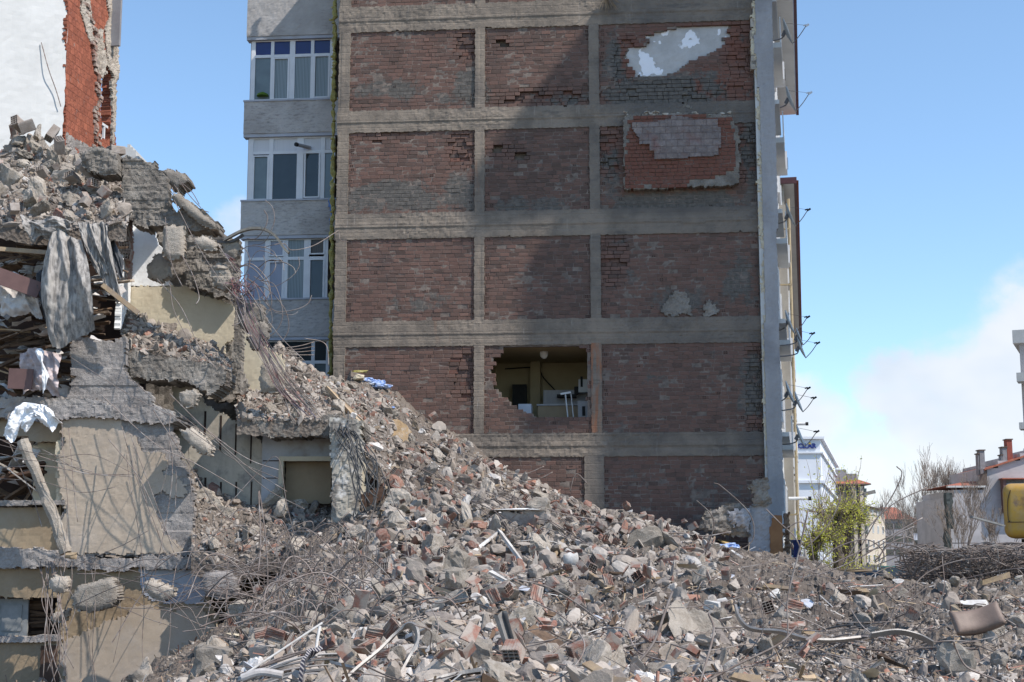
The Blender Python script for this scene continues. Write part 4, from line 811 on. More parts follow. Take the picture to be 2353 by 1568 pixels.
    rplate('wall_block', [(428, 580), (470, 560), (540, 560), (548, 650), (538, 690), (500, 680), (440, 660), (426, 640)], 31.9, 'concrete_dark', .3, ruin, res=.034, rough=.03, jit=.5, edge=.06, boards=.16, seed=35)
    # lower cave under the stair
    rplate('stair_wall', [(470, 1180), (600, 1180), (640, 1260), (640, 1420), (480, 1420)], 32.0, 'plaster_tan', .1, ruin, res=.08, rough=.004, jit=.1, seed=36)
    f3 = Frame(at(500, 1200, 30.4)*np.array([1, 1, 0]), 0)
    V, F = plate(f3, f3.poly([(446, 1130), (470, 1122), (520, 1165), (560, 1195), (610, 1215), (640, 1245), (620, 1262), (575, 1245), (520, 1215), (470, 1190), (448, 1160)]), 0, 1.4, res=.034, rough=.02, jit=.5, edge=.06, seed=37); mk('stair_flight', V, F, 'concrete', ruin)
    hplate('wall_stub', [(443, 1210), (470, 1240), (472, 1262), (455, 1275), (443, 1272)], 29.9, 'concrete_form', .25, ruin)
    rplate('ramp_slab', [(352, 1600), (356, 1570), (430, 1520), (505, 1470), (560, 1425), (575, 1440), (560, 1500), (556, 1600)], 27.8, 'concrete', .5, ruin, res=.034, rough=.03, jit=.5, edge=.06, seed=38)
    # sheet coloured near black for the shade behind the crushed layers, and rear wall
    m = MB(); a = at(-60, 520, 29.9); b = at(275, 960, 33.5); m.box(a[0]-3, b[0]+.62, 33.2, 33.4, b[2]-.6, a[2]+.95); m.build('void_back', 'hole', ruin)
    rplate('rear_wall', [(-200, 850), (300, 850), (480, 880), (640, 905), (640, 1320), (-200, 1320)], 34.2, 'concrete_dark', .2, ruin, res=.12, rough=.03, jit=.2, seed=61)
    # --- heaps lying on the floors
    HEAPS.append(heap('rubble_heap', [-60, 0, 30, 90, 150, 220, 262, 292], [29.3, 29.8, 30.6, 31.6, 32.8, 34.5],
        [[505, 480, 440, 395, 370, 420], [510, 480, 440, 390, 350, 400], [515, 485, 430, 370, 315, 380], [525, 490, 440, 380, 325, 400], [530, 490, 445, 400, 365, 410], [525, 490, 450, 410, 372, 430], [520, 490, 455, 420, 385, 440], [520, 500, 475, 450, 420, 470]], kind='structure'))
    HEAPS.append(heap('rubble_heap', [280, 300, 340, 390, 440, 500, 530], [30.15, 30.7, 31.3, 32.1],
        [[812, 790, 760, 720], [810, 780, 745, 700], [808, 785, 760, 735], [815, 795, 772, 750], [826, 808, 790, 770], [838, 826, 815, 805], [850, 842, 835, 830]], kind='structure', n=(110, 40), amp=.1))
    HEAPS.append(heap('rubble_heap', [545, 590, 640, 690, 745, 800, 860, 900], [30.2, 31.2, 32.6, 34.2, 36, 37.5],
        [[958, 940, 905, 885, 880, 890], [962, 942, 915, 885, 850, 850], [965, 945, 912, 868, 800, 790], [962, 945, 915, 878, 838, 832], [958, 945, 920, 890, 868, 866], [990, 960, 930, 905, 892, 890], [1060, 1010, 965, 930, 908, 902], [1110, 1060, 1000, 955, 925, 915]], kind='structure', n=(140, 80), amp=.11))
    HEAPS.append(heap('rubble_heap', [440, 470, 520, 580, 640, 700, 750], [29.2, 29.8, 30.4, 31.0],
        [[1275, 1200, 1130, 1085], [1290, 1210, 1150, 1120], [1300, 1240, 1180, 1140], [1290, 1240, 1190, 1160], [1280, 1230, 1180, 1150], [1275, 1230, 1185, 1155], [1270, 1230, 1190, 1160]], kind='structure', n=(110, 50), amp=.16))
def hanging():
    B = 'concrete block hanging from bent rebar'
    def hb(px, Y, label, mat='concrete', d=.4, **k): return hplate('hanging_concrete_block', px, Y, mat, d, label=label, cat='concrete block', group='concrete blocks hanging on the half demolished house', **k)
    hb([(374, 520), (392, 515), (420, 518), (424, 540), (422, 590), (405, 596), (380, 592), (372, 575)], 30.2, 'upright grey block hanging over the white inner wall', 'concrete')
    hb([(338, 610), (352, 590), (368, 580), (386, 600), (388, 636), (366, 646), (344, 640), (336, 622)], 30.8, 'tilted lump hanging in front of the white inner wall', 'concrete')
    hb([(480, 620), (500, 604), (522, 612), (538, 640), (530, 662), (510, 668), (492, 655), (486, 640)], 30.2, 'ridged lump perched below the red wires', 'concrete', pk=dict(boards=.09, rough=.03))
    hb([(545, 700), (575, 692), (605, 702), (612, 735), (596, 752), (575, 762), (552, 752), (543, 725)], 30.5, 'large dark block on the torn corner above the thin wires', 'concrete_dark')
    hb([(580, 742), (606, 735), (618, 750), (612, 775), (588, 778), (576, 765)], 30.3, 'small dark block under the large dark corner block', 'concrete_dark')
    hb([(566, 775), (592, 772), (604, 790), (596, 802), (575, 800)], 30.4, 'lowest small dark block on the torn corner', 'concrete_dark')
    hb([(597, 840), (612, 832), (644, 836), (648, 870), (646, 898), (598, 902), (594, 870)], 30.2, 'board marked flat block hanging above the dirt ledge', 'concrete', pk=dict(boards=.15, vboards=True))
    hb([(640, 862), (655, 858), (718, 858), (722, 890), (650, 892)], 31.5, 'dark slab piece on the dirt ledge', 'concrete_dark') if False else None
    hb([(444, 548), (470, 540), (498, 556), (495, 575), (462, 572), (446, 565)], 30.1, 'jagged lump under the broken roof slab', 'concrete')
    hb([(504, 556), (522, 548), (545, 552), (552, 575), (540, 592), (515, 588)], 30.1, 'jagged lump at the foot of the bent steel arch', 'concrete')
    hb([(368, 392), (384, 386), (424, 398), (432, 412), (420, 424), (402, 432), (378, 418)], 31.0, 'dark slab end jutting against the blue sky', 'concrete_dark', d=.8)
    hb([(392, 448), (410, 440), (470, 492), (498, 512), (494, 528), (450, 508), (404, 472)], 30.2, 'long broken slab leaning down over the roof edge', 'concrete', d=.35)
    hb([(162, 1372), (176, 1346), (205, 1336), (252, 1328), (270, 1345), (272, 1380), (258, 1396), (205, 1408), (168, 1398)], 28.4, 'big pale block hanging before the basement wall', 'concrete', d=.5)
    hb([(330, 1338), (346, 1330), (372, 1338), (402, 1352), (398, 1370), (372, 1382), (345, 1372), (331, 1356)], 28.4, 'smaller pale block hanging before the blue paint patch', 'concrete')
    hb([(112, 1332), (128, 1322), (152, 1325), (160, 1345), (146, 1362), (124, 1362), (113, 1348)], 28.6, 'small white faced block beside the big hanging block', 'concrete', d=.3)
    hb([(116, 1412), (140, 1398), (160, 1400), (152, 1424), (128, 1432), (114, 1424)], 28.9, 'small crumbled block by the basement window', 'concrete', d=.25)
    hb([(466, 1322), (480, 1312), (530, 1312), (548, 1330), (546, 1362), (505, 1378), (470, 1366), (464, 1345)], 29.0, 'flat grey block at the right end of the basement wall', 'concrete_form', d=.35)
    hb([(412, 990), (440, 980), (470, 1005), (488, 1030), (480, 1046), (455, 1040), (430, 1020)], 29.0, 'white crumbled block hanging before the marble panels', 'concrete', d=.35)
    hb([(412, 900), (446, 892), (460, 905), (440, 936), (414, 930)], 29.6, 'pale lump under the broken balcony slab', 'concrete', d=.35)
    # leaning broken post
    p = [at(52, 1012, 28.9), at(92, 1110, 28.9), at(132, 1215, 28.9), at(152, 1272, 28.9)]
    V, F = tube(spline(p, 14), .11, 9); V = V+np.stack([fbm(V, 5, 3, k)*.05 for k in (1, 2, 3)], 1); mk('leaning_post', V, F, 'concrete', label='slanting broken concrete post in front of the left window', cat='post')
    V, F = chunk_geo(8, 3); mk('yellow_stone', at(168, 1275, 28.8)+V*.17, F, 'plaster_tan', label='ochre stone on the slab edge at the foot of the slanting post', cat='stone')
def cloths():
    def sheet(name, px_top, px_bot, Y, mat, folds, amp, label, cat, seed=0, sag=.1, nu=46, nv=60, thick=.012, side=None):
        tp = spline([at(x, y, Y) for x, y in px_top], 14); bt = spline([at(x, y, Y) for x, y in px_bot], 14)
        ti = np.linspace(0, 1, nu); f = lambda P: np.stack([np.interp(ti, np.linspace(0, 1, len(P)), P[:, k]) for k in range(3)], 1); A = f(tp); B = f(bt); V = []
        for j in range(nv+1):
            t = j/nv; P = A*(1-t)+B*t; s = ti*folds
            if side: P[:, 0] += (side[0]*(1-ti)+side[1]*ti)*math.sin(math.pi*t)
            w = np.sin(s*6.283*(1-.45*t)+n1(ti*2.5, ti*0+t*2.2, 1, seed)*4.5)*amp*(.75-.5*t) + n1(ti*3.5, ti*0+t*2.6, 1, seed+5, 4)*amp*1.7 - np.abs(n1(ti*5+t*2.5, ti*2-t*4, 1, seed+15, 3))*amp*.9
            w = w+n1(ti*14, ti*0+t*11, 1, seed+7, 3)*amp*.22; P[:, 1] -= w+sag*math.sin(math.pi*t); P[:, 2] += (n1(ti*5, ti*0, 1, seed+3, 3)*.12*t); V.append(P)
        V = np.concatenate(V); F = [(j*nu+i, j*nu+i+1, (j+1)*nu+i+1, (j+1)*nu+i) for j in range(nv) for i in range(nu-1)]
        V2 = V+np.array([0, thick, 0]); n = len(V); F2 = [tuple(n+i for i in f_[::-1]) for f_ in F]
        mk(name, np.vstack([V, V2]), F+F2, mat, smooth=True, label=label, cat=cat)
    sheet('hanging_sack', [(112, 548), (135, 530), (165, 545), (188, 552)], [(118, 800), (142, 796), (190, 772), (218, 768)], 28.9, 'fabric', 3.2, .10, 'big grey sackcloth hanging out of the torn floor', 'sack', 1, .22, side=(-.12, .12))
    sheet('hanging_sack', [(84, 632), (98, 618), (112, 620)], [(118, 795), (130, 798), (138, 792)], 29.1, 'fabric_dark', 1.6, .07, 'dark strip of sackcloth behind the big hanging sackcloth', 'sack', 2, .1)
    sheet('draped_sheet', [(45, 490), (80, 505), (130, 498), (165, 510)], [(72, 560), (98, 545), (130, 556), (160, 540)], 28.95, 'fabric', 3.5, .08, 'grey sheet draped over the rubble edge at the upper left', 'sheet', 3, .08)
    sheet('hanging_strip', [(180, 515), (200, 510), (215, 520)], [(215, 620), (232, 630), (250, 622)], 29.1, 'fabric', 2, .07, 'narrow grey cloth strip right of the big sackcloth', 'cloth', 4)
    sheet('hanging_strip', [(212, 515), (232, 508), (246, 520)], [(238, 650), (262, 690), (285, 705)], 29.2, 'fabric', 2, .07, 'long torn cloth strip beside the white side wall', 'cloth', 5)
    sheet('hanging_strip', [(228, 520), (240, 515), (252, 520)], [(262, 610), (278, 640), (284, 600)], 29.5, 'fabric_dark', 1.5, .05, 'short dark cloth strip under the brick pier', 'cloth', 6)
    sheet('plastic_sheet', [(35, 935), (58, 925), (90, 930), (110, 932)], [(8, 1008), (30, 1012), (48, 985), (62, 1000)], 28.9, 'white_sheet', 2.2, .07, 'white plastic sheet hanging from the slab edge', 'plastic sheet', 7, .12)
    sheet('plastic_sheet', [(78, 938), (98, 930), (120, 945)], [(92, 968), (118, 985), (142, 972)], 28.85, 'white_sheet', 1.6, .05, 'small white plastic flap right of the hanging white sheet', 'plastic sheet', 8, .1)
    sheet('curtain_rag', [(50, 815), (75, 800), (105, 806), (140, 815)], [(52, 900), (80, 905), (110, 900), (138, 905)], 29.3, 'rag_pink', 4, .08, 'pale pinkish curtain rag hanging above the slab', 'rag', 9, .1)
    sheet('curtain_rag', [(5, 640), (30, 625), (60, 640), (92, 650)], [(0, 720), (35, 735), (70, 715), (96, 740)], 29.3, 'paper', 3, .09, 'crumpled pale sheet stuffed into the torn floor', 'rag', 10, .15)
    sheet('paper_scrap', [(78, 806), (92, 800), (100, 808)], [(106, 862), (112, 870), (98, 900)], 29.0, 'white_sheet', 1, .04, 'white paper ribbon hanging beside the pinkish rag', 'paper', 11, .1)
    # crushed layers
    r = random.Random(21)
    kinds = [('splintered_board', 'wood_dark', 'dark splintered board', 'board'), ('splintered_board', 'wood', 'pale splintered board', 'board'), ('torn_paper', 'paper', 'torn grey paper sheet', 'paper'), ('white_board', 'white_board', 'broken white board', 'board')]
    for i in range(330):
        x = r.uniform(-20, 262); y = r.uniform(510, 945)
        if y < 560 and r.random() < .5: continue
        if x > 158 and y > 790: continue
        if x > 225 and y > 690: continue
        kd = kinds[r.choices(range(4), [7, 2, 5, 1.2])[0]]; L = r.uniform(.25, 1.3) if kd[1] != 'paper' else r.uniform(.2, .55); h = r.uniform(.012, .05); dp = r.uniform(.15, .5)
        if kd[1] == 'white_board': L = r.uniform(.3, .8)
        Yc = r.uniform(29.5, 31.2) if x < 160 else r.uniform(29.6, 30.6); c = at(x, y, Yc); th = r.gauss(0, .22); ty = r.uniform(-.6, .6)
        if kd[1] == 'paper':
            n = 9; V = []; F = []; s = r.randrange(999)
            for j in range(n):
                for k in range(n):
                    a, b = (k/(n-1)-.5)*L, (j/(n-1)-.5)*dp*.8
                    V.append((a, b*.8, math.sin(a*9+s)*.05+math.sin(b*11+s*.7)*.05))
            F = [(j*n+k, j*n+k+1, (j+1)*n+k+1, (j+1)*n+k) for j in range(n-1) for k in range(n-1)]
            V = np.array(V); V[:, 2] += n1(V[:, 0]*6, V[:, 1]*6, 1, s)*.06
            M = np.array(Matrix.Rotation(th, 3, 'Y') @ Matrix.Rotation(r.uniform(-.2, 1.0), 3, 'X') @ Matrix.Rotation(ty, 3, 'Z')); V = V@M.T+c; n_ = len(V)
            mk(kd[0], np.vstack([V, V+[0, 0, .006]]), F+[tuple(q+n_ for q in f[::-1]) for f in F], kd[1], label=kd[2]+' in the crushed layers of the torn floor', cat=kd[3], group='scraps crushed in the torn floor')
        else:
            d = np.array([math.cos(th)*math.cos(ty), math.sin(ty), math.sin(th)]); m = MB(); m.bar(c-d*L/2, c+d*L/2, r.uniform(.05, .2), h, r.uniform(-.3, .3)); V = m.V[0]+np.array([[r.gauss(0, .015) for _ in range(3)] for _ in range(8)])
            mk(kd[0], V, m.F, kd[1], label=kd[2]+' in the crushed layers of the torn floor', cat=kd[3], group='scraps crushed in the torn floor')
    for i in range(22):
        x, y = r.uniform(0, 75), r.uniform(1030, 1140); c = at(x, y, r.uniform(29.8, 30.6)); th = r.gauss(.4, .6); L = r.uniform(.3, .9); d = np.array([math.cos(th), r.gauss(0, .4), math.sin(th)]); m = MB(); m.bar(c-d*L/2, c+d*L/2, r.uniform(.08, .3), r.uniform(.02, .06), r.uniform(-1, 1)); mt = r.choice(['wood_dark', 'paper', 'wood_dark', 'door_brown', 'concrete']); m.build('splintered_board', mt, label='broken board piled inside the left window of the ruin', cat='board', group='boards inside the left window')
    m = MB(); p, q = at(-20, 628, 28.9), at(92, 668, 29.0); m.bar(p, q, .04, .34, .1); m.build('brown_panel', 'panel_brown', label='smooth brown furniture panel sticking out of the torn floor', cat='panel')
    m = MB(); m.bar(at(-10, 572, 29.1), at(120, 582, 29.2), .06, .09, .1); m.build('timber_beam', 'wood', label='pale timber beam lying level under the draped grey sheet', cat='timber')
    m = MB(); m.bar(at(235, 655, 29.0), at(318, 720, 29.1), .04, .1, .2); m.build('timber_lath', 'wood', label='thin splintered lath slanting before the white side wall', cat='timber')
    m = MB(); m.bar(at(20, 870, 29.1), at(75, 872, 29.1), .05, .42, .0); m.build('brown_panel', 'panel_brown', label='square brown panel left of the pinkish rag', cat='panel')
MAT['shutter_grey'] = noisy('grey_painted_shutter', (.27, .275, .27), (.20, .205, .20), 3, .3, .7, .8, .1, 20)
MAT['door_brown'] = noisy('brown_door', (.11, .065, .045), (.075, .045, .032), 3, .3, .7, .7, .1, 20)
MAT['panel_brown'] = noisy('brown_laminate', (.17, .10, .09), (.125, .075, .068), 2, .3, .7, .5, .05, 20)
MAT['column_mottled'] = noisy('mottled_column', (.40, .365, .31), (.20, .18, .16), 2.2, .42, .58, .9, .5, 18, .02, c=(.52, .50, .47), cscale=2.5, clo=.56, chi=.66)
MAT['fabric_dark'] = noisy('dark_sackcloth', (.115, .118, .125), (.07, .072, .078), 3, .35, .65, .9, .4, 9, stretch=(3, 3, .5))
MAT['rag_pink'] = noisy('pinkish_rag', (.56, .47, .46), (.42, .35, .34), 3.5, .35, .65, .9, .3, 12, c=(.28, .225, .21), cscale=2.5)
# ---------------------------------------------------------------- white rendered building at the upper left with its opened red side
def left_building():
    Y = 36.; C = at(97, 1277, Y); C = np.array([C[0], C[1]]); A = Frame(C, 30); B = Frame(C, 81)
    h = empty('white_building', (C[0], C[1], -1), R(30), label='white rendered building with an opened red brick side wall', cat='building')
    V, F = plate(A, [(-9, -1), (0, -1), (0, 24), (-9, 24)], 0, .3, res=.12, rough=.006, jit=.2, seed=2); mk('white_wall', V, F, 'render_white', h)
    P = B.poly
    body = P([(151, 360), (150, 200), (157, -60), (268, -60), (272, 20), (264, 60), (272, 100), (268, 130), (271, 150), (268, 190), (262, 240), (262, 300), (268, 345), (262, 360)])
    win = P([(233, 175), (238, 160), (244, 152), (250, 160), (257, 168), (258, 215), (255, 260), (253, 318), (232, 322)])
    V, F = plate(B, body, 0, .3, res=.045, rough=.008, jit=.5, edge=.06, holes=[win], seed=4); mk('red_wall', V, F, 'red_tile_wall', h)
    for i, (pl, w) in enumerate([([(152, 300), (170, 318), (190, 330), (214, 340), (214, 362), (150, 362)], .03), ([(180, -40), (200, -40), (210, 40), (206, 60), (214, 90), (222, 70), (232, 70), (236, 100), (243, 140), (239, 160), (246, 165), (236, 180), (233, 180), (214, 150), (216, 112), (196, 70), (186, 30)], .035), ([(236, -40), (268, -40), (270, 20), (264, 60), (272, 100), (269, 180), (262, 190), (256, 168), (244, 150), (240, 60), (250, 40), (246, 0)], .05), ([(252, 180), (262, 180), (264, 240), (260, 330), (253, 340), (256, 260)], .06)]):
        V, F = plate(B, P(pl), w, .06, res=.04, rough=.02, jit=.5, edge=.07, seed=9+i); mk('mortar_coat', V, F, 'concrete' if i else 'concrete_form', h)
    r = random.Random(2)
    for k in range(60):        # torn ends of the bricks along the crack
        y = -30+k*6.2; x = 211+2.2*math.sin(k*.5)+(8 if y > 150 else 0)+r.uniform(-4, 10)-(25*max(0, 60-y)/60 if y < 60 else 0); u, z = B.uz(x, y); m = MB(); m.fbox(B, u-.07, u+.09, .004, .03+r.random()*.06, z-.05, z+.04); m.build('torn_brick', 'tile_red', h)
    # window frame left standing in the gap, pieces of the facade beyond
    m = MB(); u0, z0 = B.uz(233, 322, -.05); u1, z1 = B.uz(253, 215, -.05); m.fbox(B, u0, u1, -.12, -.06, z0+.45, z0+.52); m.fbox(B, u0, u1, -.12, -.06, z0, z0+.07); m.fbox(B, (u0+u1)/2-.03, (u0+u1)/2+.03, -.12, -.06, z0, z0+.48); m.build('window_frame', 'pvc', h)
    m = MB(); u, z = B.uz(262, 60, .1); m.fbox(B, u-.05, u+.05, -.1, .3, z-.6, z+2); m.build('window_frame', 'chimney_grey', h)
    m = MB(); m.bar(at(262, 12, 39), at(268, 36, 38.6), .05, .06); m.build('loose_bar', 'wood', label='loose bar sticking out at the top of the white building', cat='bar')
    # white gable far behind
    V, F = plate(RF(44), RF(44).poly([(262, 420), (266, 345), (300, 332), (316, 360), (330, 420)]), 0, 3, res=.1, rough=.002, jit=0); mk('white_gable', V, F, 'render_white', label='white gable of a house behind the ruin', cat='building')
    m = MB(); m.tube(spline([A.P(*[A.uz(95, 98, .05)[0], .05, A.uz(95, 98, .05)[1]]), A.P(*[A.uz(112, 160, .15)[0], .15, A.uz(112, 160, .15)[1]]), A.P(*[A.uz(128, 205, .1)[0], .1, A.uz(128, 205, .1)[1]]), A.P(*[A.uz(140, 245, .1)[0], .1, A.uz(140, 245, .1)[1]])], 6), .014, 5); m.build('loose_wire', 'steel', label='thin wire hanging down the white wall', cat='wire')
def mat_redwall():
    m = NT('red_tile_wall'); b = m.mix(m.ramp(m.noise(3, 6, .7), .3, .7), (.40, .135, .08), (.29, .095, .06)); b = m.mix(m.ramp(m.noise(6, 6, .7), .6, .72), b, (.34, .27, .235))
    t = m.N.new('ShaderNodeTexBrick'); t.inputs['Scale'].default_value = 1; t.inputs['Brick Width'].default_value = .21; t.inputs['Row Height'].default_value = .2; t.inputs['Mortar Size'].default_value = .008; t.offset = .5
    t.inputs['Color1'].default_value = (1, 1, 1, 1); t.inputs['Color2'].default_value = (.75, .75, .75, 1); t.inputs['Mortar'].default_value = (.5, .5, .5, 1)
    mp = m.N.new('ShaderNodeMapping'); mp.vector_type = 'POINT'; mp.inputs['Rotation'].default_value = (R(-90), 0, 0)
    r = m.N.new('ShaderNodeMapping'); r.inputs['Rotation'].default_value = (0, 0, R(-51)); m.L.new(m.tc.outputs['Object'], r.inputs[0]); m.L.new(r.outputs[0], mp.inputs[0]); m.L.new(mp.outputs[0], t.inputs['Vector'])
    b = m.mix(1.0, b, t.outputs['Color'], 'MULTIPLY'); w = m.N.new('ShaderNodeTexWave'); w.bands_direction = 'Z'; w.inputs['Scale'].default_value = 9; m.L.new(m.tc.outputs['Object'], w.inputs['Vector'])
    m.color(b); m.rough(.9); m.bump(m.math('ADD', m.math('MULTIPLY', w.outputs['Fac'], .5), m.math('MULTIPLY', t.outputs['Fac'], -1.0)), .6, .02); return m.m
MAT['red_tile_wall'] = mat_redwall()
# ---------------------------------------------------------------- street front of the apartment block and everything down the street
FF = Frame(WF.P(*[WF.uz(1794, 1277, .2)[0], .2, 0])[:2], 90-11.6)
def facade():
    L = 22.5; Z = ROOF
    m = MB(); m.fbox(FF, 0, L, -.35, 0, -.5, Z); m.build('street_wall', 'render_white', apt)
    m = MB(); m.fbox(FF, -.4, L+.3, -1.2, .78, Z, Z+.16); m.build('eave', 'render_white', apt); m = MB(); m.fbox(FF, -.4, L+.34, .785, .9, Z-.03, Z+.26); m.build('gutter', 'maroon', apt)
    zs = [BEAMS[k][0] for k in range(1, 7)]
    for k, zf in enumerate(zs):
        for s0, s1 in ((.7, 2.6), (4.2, 6.6), (8.5, 10.5), (13.0, 15.5), (18, 20.5)):
            f = MB(); z0, z1 = zf+1.35, zf+2.75
            f.fbox(FF, s0, s0+.09, 0, .10, z0, z1); f.fbox(FF, s1-.09, s1, 0, .10, z0, z1); f.fbox(FF, s0, s1, 0, .11, z0-.08, z0); f.fbox(FF, s0, s1, 0, .10, z1, z1+.08); f.fbox(FF, (s0+s1)/2-.04, (s0+s1)/2+.04, 0, .09, z0, z1)
            w = f.build('window', 'pvc', apt); g = MB(); g.fbox(FF, s0+.05, s1-.05, 0, .03, z0, z1); g.build('pane', 'glass', w)
        b = MB(); b.fbox(FF, .15, 3.2, .004, .30, zf+.5, zf+.62); b.fbox(FF, 3.6, 7.2, .004, .38, zf+.4, zf+.56); b.build('ledge', 'render_white', apt)
        rl = MB()
        for s in np.arange(3.7, 7.2, .25): rl.fbox(FF, s-.012, s+.012, .34, .365, zf+.56, zf+1.35)
        rl.fbox(FF, 3.65, 7.2, .335, .37, zf+1.35, zf+1.39); rl.build('railing', 'pvc', apt)
        if k in (0, 1, 2, 3, 4):
            a = MB(); s = 7.6+k*.3; a.fbox(FF, s, s+.85, .06, .42, zf+.75, zf+1.35); ac = a.build('air_conditioner', 'pvc_panel', label=['topmost', 'second highest', 'middle', 'second lowest', 'lowest'][k]+' white air conditioner box on the street front', cat='air conditioner', group='air conditioners on the street front')
            g = MB(); c = FF.P(s+.45, .43, zf+1.05); g.tube([c, c+FF.n*.015], .2, 14); g.build('fan_grille', 'black_rubber', ac)
    # pipe
    m = MB(); m.tube([FF.P(9, .42, -.4), FF.P(9, .42, zs[1])], .05, 8)
    for z in np.arange(1, zs[1], 1.9): m.fbox(FF, 8.95, 9.05, 0, .46, z, z+.05)
    m.build('drain_pipe', 'pipe_beige', apt)
    m = MB(); m.fbox(FF, 11, 12.4, .004, .3, -.4, zs[1]+.3); m.fbox(FF, 16, 17.6, .004, .26, -.4, zs[1]-.6); m.build('bay_window', 'bay_beige', apt)
    # next house in the row, one floor lower
    nb = empty('row_house', tuple(FF.P(24, -4, 0)), R(FF.ang), label='lower apartment house continuing the row with a maroon gutter', cat='building')
    m = MB(); m.fbox(FF, 22.9, 74, -10, .15, -.5, Z-3.1); m.build('wall', 'bay_beige', nb); m = MB(); m.fbox(FF, 22.7, 74, -1, .6, Z-3.1, Z-2.95); m.build('eave', 'render_white', nb)
    m = MB(); m.fbox(FF, 22.7, 74, .605, .72, Z-3.13, Z-2.86); m.fbox(FF, 22.6, 22.7, -1, .72, Z-3.13, Z-2.86); m.build('gutter', 'maroon', nb)
    m = MB(); m.hexa([FF.P(22.9, .8, Z-2.94), FF.P(74, .8, Z-2.94), FF.P(74, -10, Z-2.94), FF.P(22.9, -10, Z-2.94), FF.P(24, -4, Z-1.9), FF.P(73, -4, Z-1.9), FF.P(73, -6, Z-1.9), FF.P(24, -6, Z-1.9)]); m.build('roof', 'roof_tile', nb)
    for k in range(5):
        for s in np.arange(25, 72, 5.5):
            m = MB(); z = zs[k+1]; m.fbox(FF, s, s+2, .155, .24, z+1.2, z+2.6); w = m.build('window', 'pvc', nb)
    # satellite dishes, by where they hang on the facade
    D = [(1806, 75, 1.0, .46, 'topmost dish beside the high eave'), (1813, 230, 1.0, .46, 'big dish just below the eave end'), (1813, 496, .85, .42, 'dish at the height of the lower roof end'), (1811, 742, .8, .42, 'dish over the long beige pipe'), (1835, 775, 1.25, .30, 'small upper dish of the close pair'), (1838, 800, 1.3, .38, 'larger lower dish of the close pair'),
         (1812, 905, .75, .42, 'dish at the height of the broken wall opening'), (1832, 925, 1.2, .36, 'dish with two arms beside the lower gutter'), (1836, 1003, 1.25, .38, 'dark edged lowest dish above the white office building')]
    for x, y, w, rad, lab in D:
        d = ray(x, y); d = d/d[1]; best = None
        s, z = FF.uz(x, y, w); s = min(max(s, 1), 60)
        Yc = FF.P(s, w, 0)[1]; c = at(x, y, Yc); n = np.array([.91, -.26, .33]); n /= np.linalg.norm(n); u = np.cross(n, [0, 1, 0]); u /= np.linalg.norm(u); v = np.cross(n, u)
        rad *= Yc/41*.9
        t = empty('satellite_dish', tuple(c-FF.n*.25), label='white satellite dish, '+lab, cat='satellite dish', group='satellite dishes on the street front')
        V = []; F = []; nr, na = 5, 22
        for i in range(nr+1):
            for k in range(na):
                q = i/nr*rad; a = 2*math.pi*k/na; V.append(c+u*q*math.cos(a)+v*q*math.sin(a)+n*(.18*rad*(i/nr)**2))
        F = [(i*na+k, i*na+(k+1) % na, (i+1)*na+(k+1) % na, (i+1)*na+k) for i in range(nr) for k in range(na)]
        V = np.array(V); V2 = V-n*.018; N_ = len(V); mk('reflector', np.vstack([V, V2]), F+[tuple(q+N_ for q in f[::-1]) for f in F]+[(nr*na+k, nr*na+(k+1) % na, N_+nr*na+(k+1) % na, N_+nr*na+k) for k in range(na)], 'dish', t, smooth=True)
        lo = c-u*rad*.96*np.sign(u[2]) if abs(u[2]) > .2 else c+v*rad*.96*(-np.sign(v[2])); lo = lo+n*.15*rad
        hi = c+n*rad*1.55-np.array([0, 0, .05]); m = MB(); m.tube(spline([lo, lo*.5+hi*.5-np.array([0, 0, .03]), hi], 4), .012, 5); m.tube([c+np.array([0, 0, rad*.7]), hi], .006, 4); m.build('feed_arm', 'steel', t)
        m = MB(); m.bar(hi-[.02, 0, .02], hi+[.07, 0, .03], .05, .05); m.tube([hi+[.0, 0, .02], hi-n*.09+[0, 0, .03]], .02, 6); m.build('receiver', 'pvc' if rad > .37 else 'black_rubber', t)
        m = MB(); wall_p = c-FF.n*(w-.02); m.tube(spline([c-n*.03, c-n*.2-np.array([0, 0, .12]), wall_p-np.array([0, 0, .25])], 4), .018, 6); m.bar(c-n*.1-np.array([0, 0, .06]), c-n*.02+np.array([0, 0, .05]), .09, .09); m.build('mount', 'chimney_grey', t)
    for i, (x, y) in enumerate([(1826, 975), (1826, 1146)]):
        p = FF.P(*[FF.uz(x-14, y, .15)[0], .15, FF.uz(x-14, y, .15)[1]]); q = p+FF.n*.62; m = MB(); m.tube([p, q], .055, 8); o = m.build('exhaust_pipe', 'pvc', label=['upper', 'lower'][i]+' white exhaust pipe poking out of the street front', cat='pipe'); m = MB(); m.tube([q, q+FF.n*.1], .065, 8); m.build('pipe_cap', 'black_rubber', o)
MAT['maroon'] = noisy('maroon_gutter', (.095, .045, .055), (.07, .035, .042), 2, bump=.1, rough=.6)
MAT['dish'] = noisy('dish_white', (.62, .62, .60), (.52, .52, .50), 3, bump=0, rough=.5)
MAT['pipe_beige'] = noisy('beige_pipe', (.46, .37, .235), (.38, .30, .19), 4, bump=.1, rough=.6)
MAT['bay_beige'] = noisy('beige_facade', (.40, .365, .315), (.32, .29, .25), 1, bump=.2)
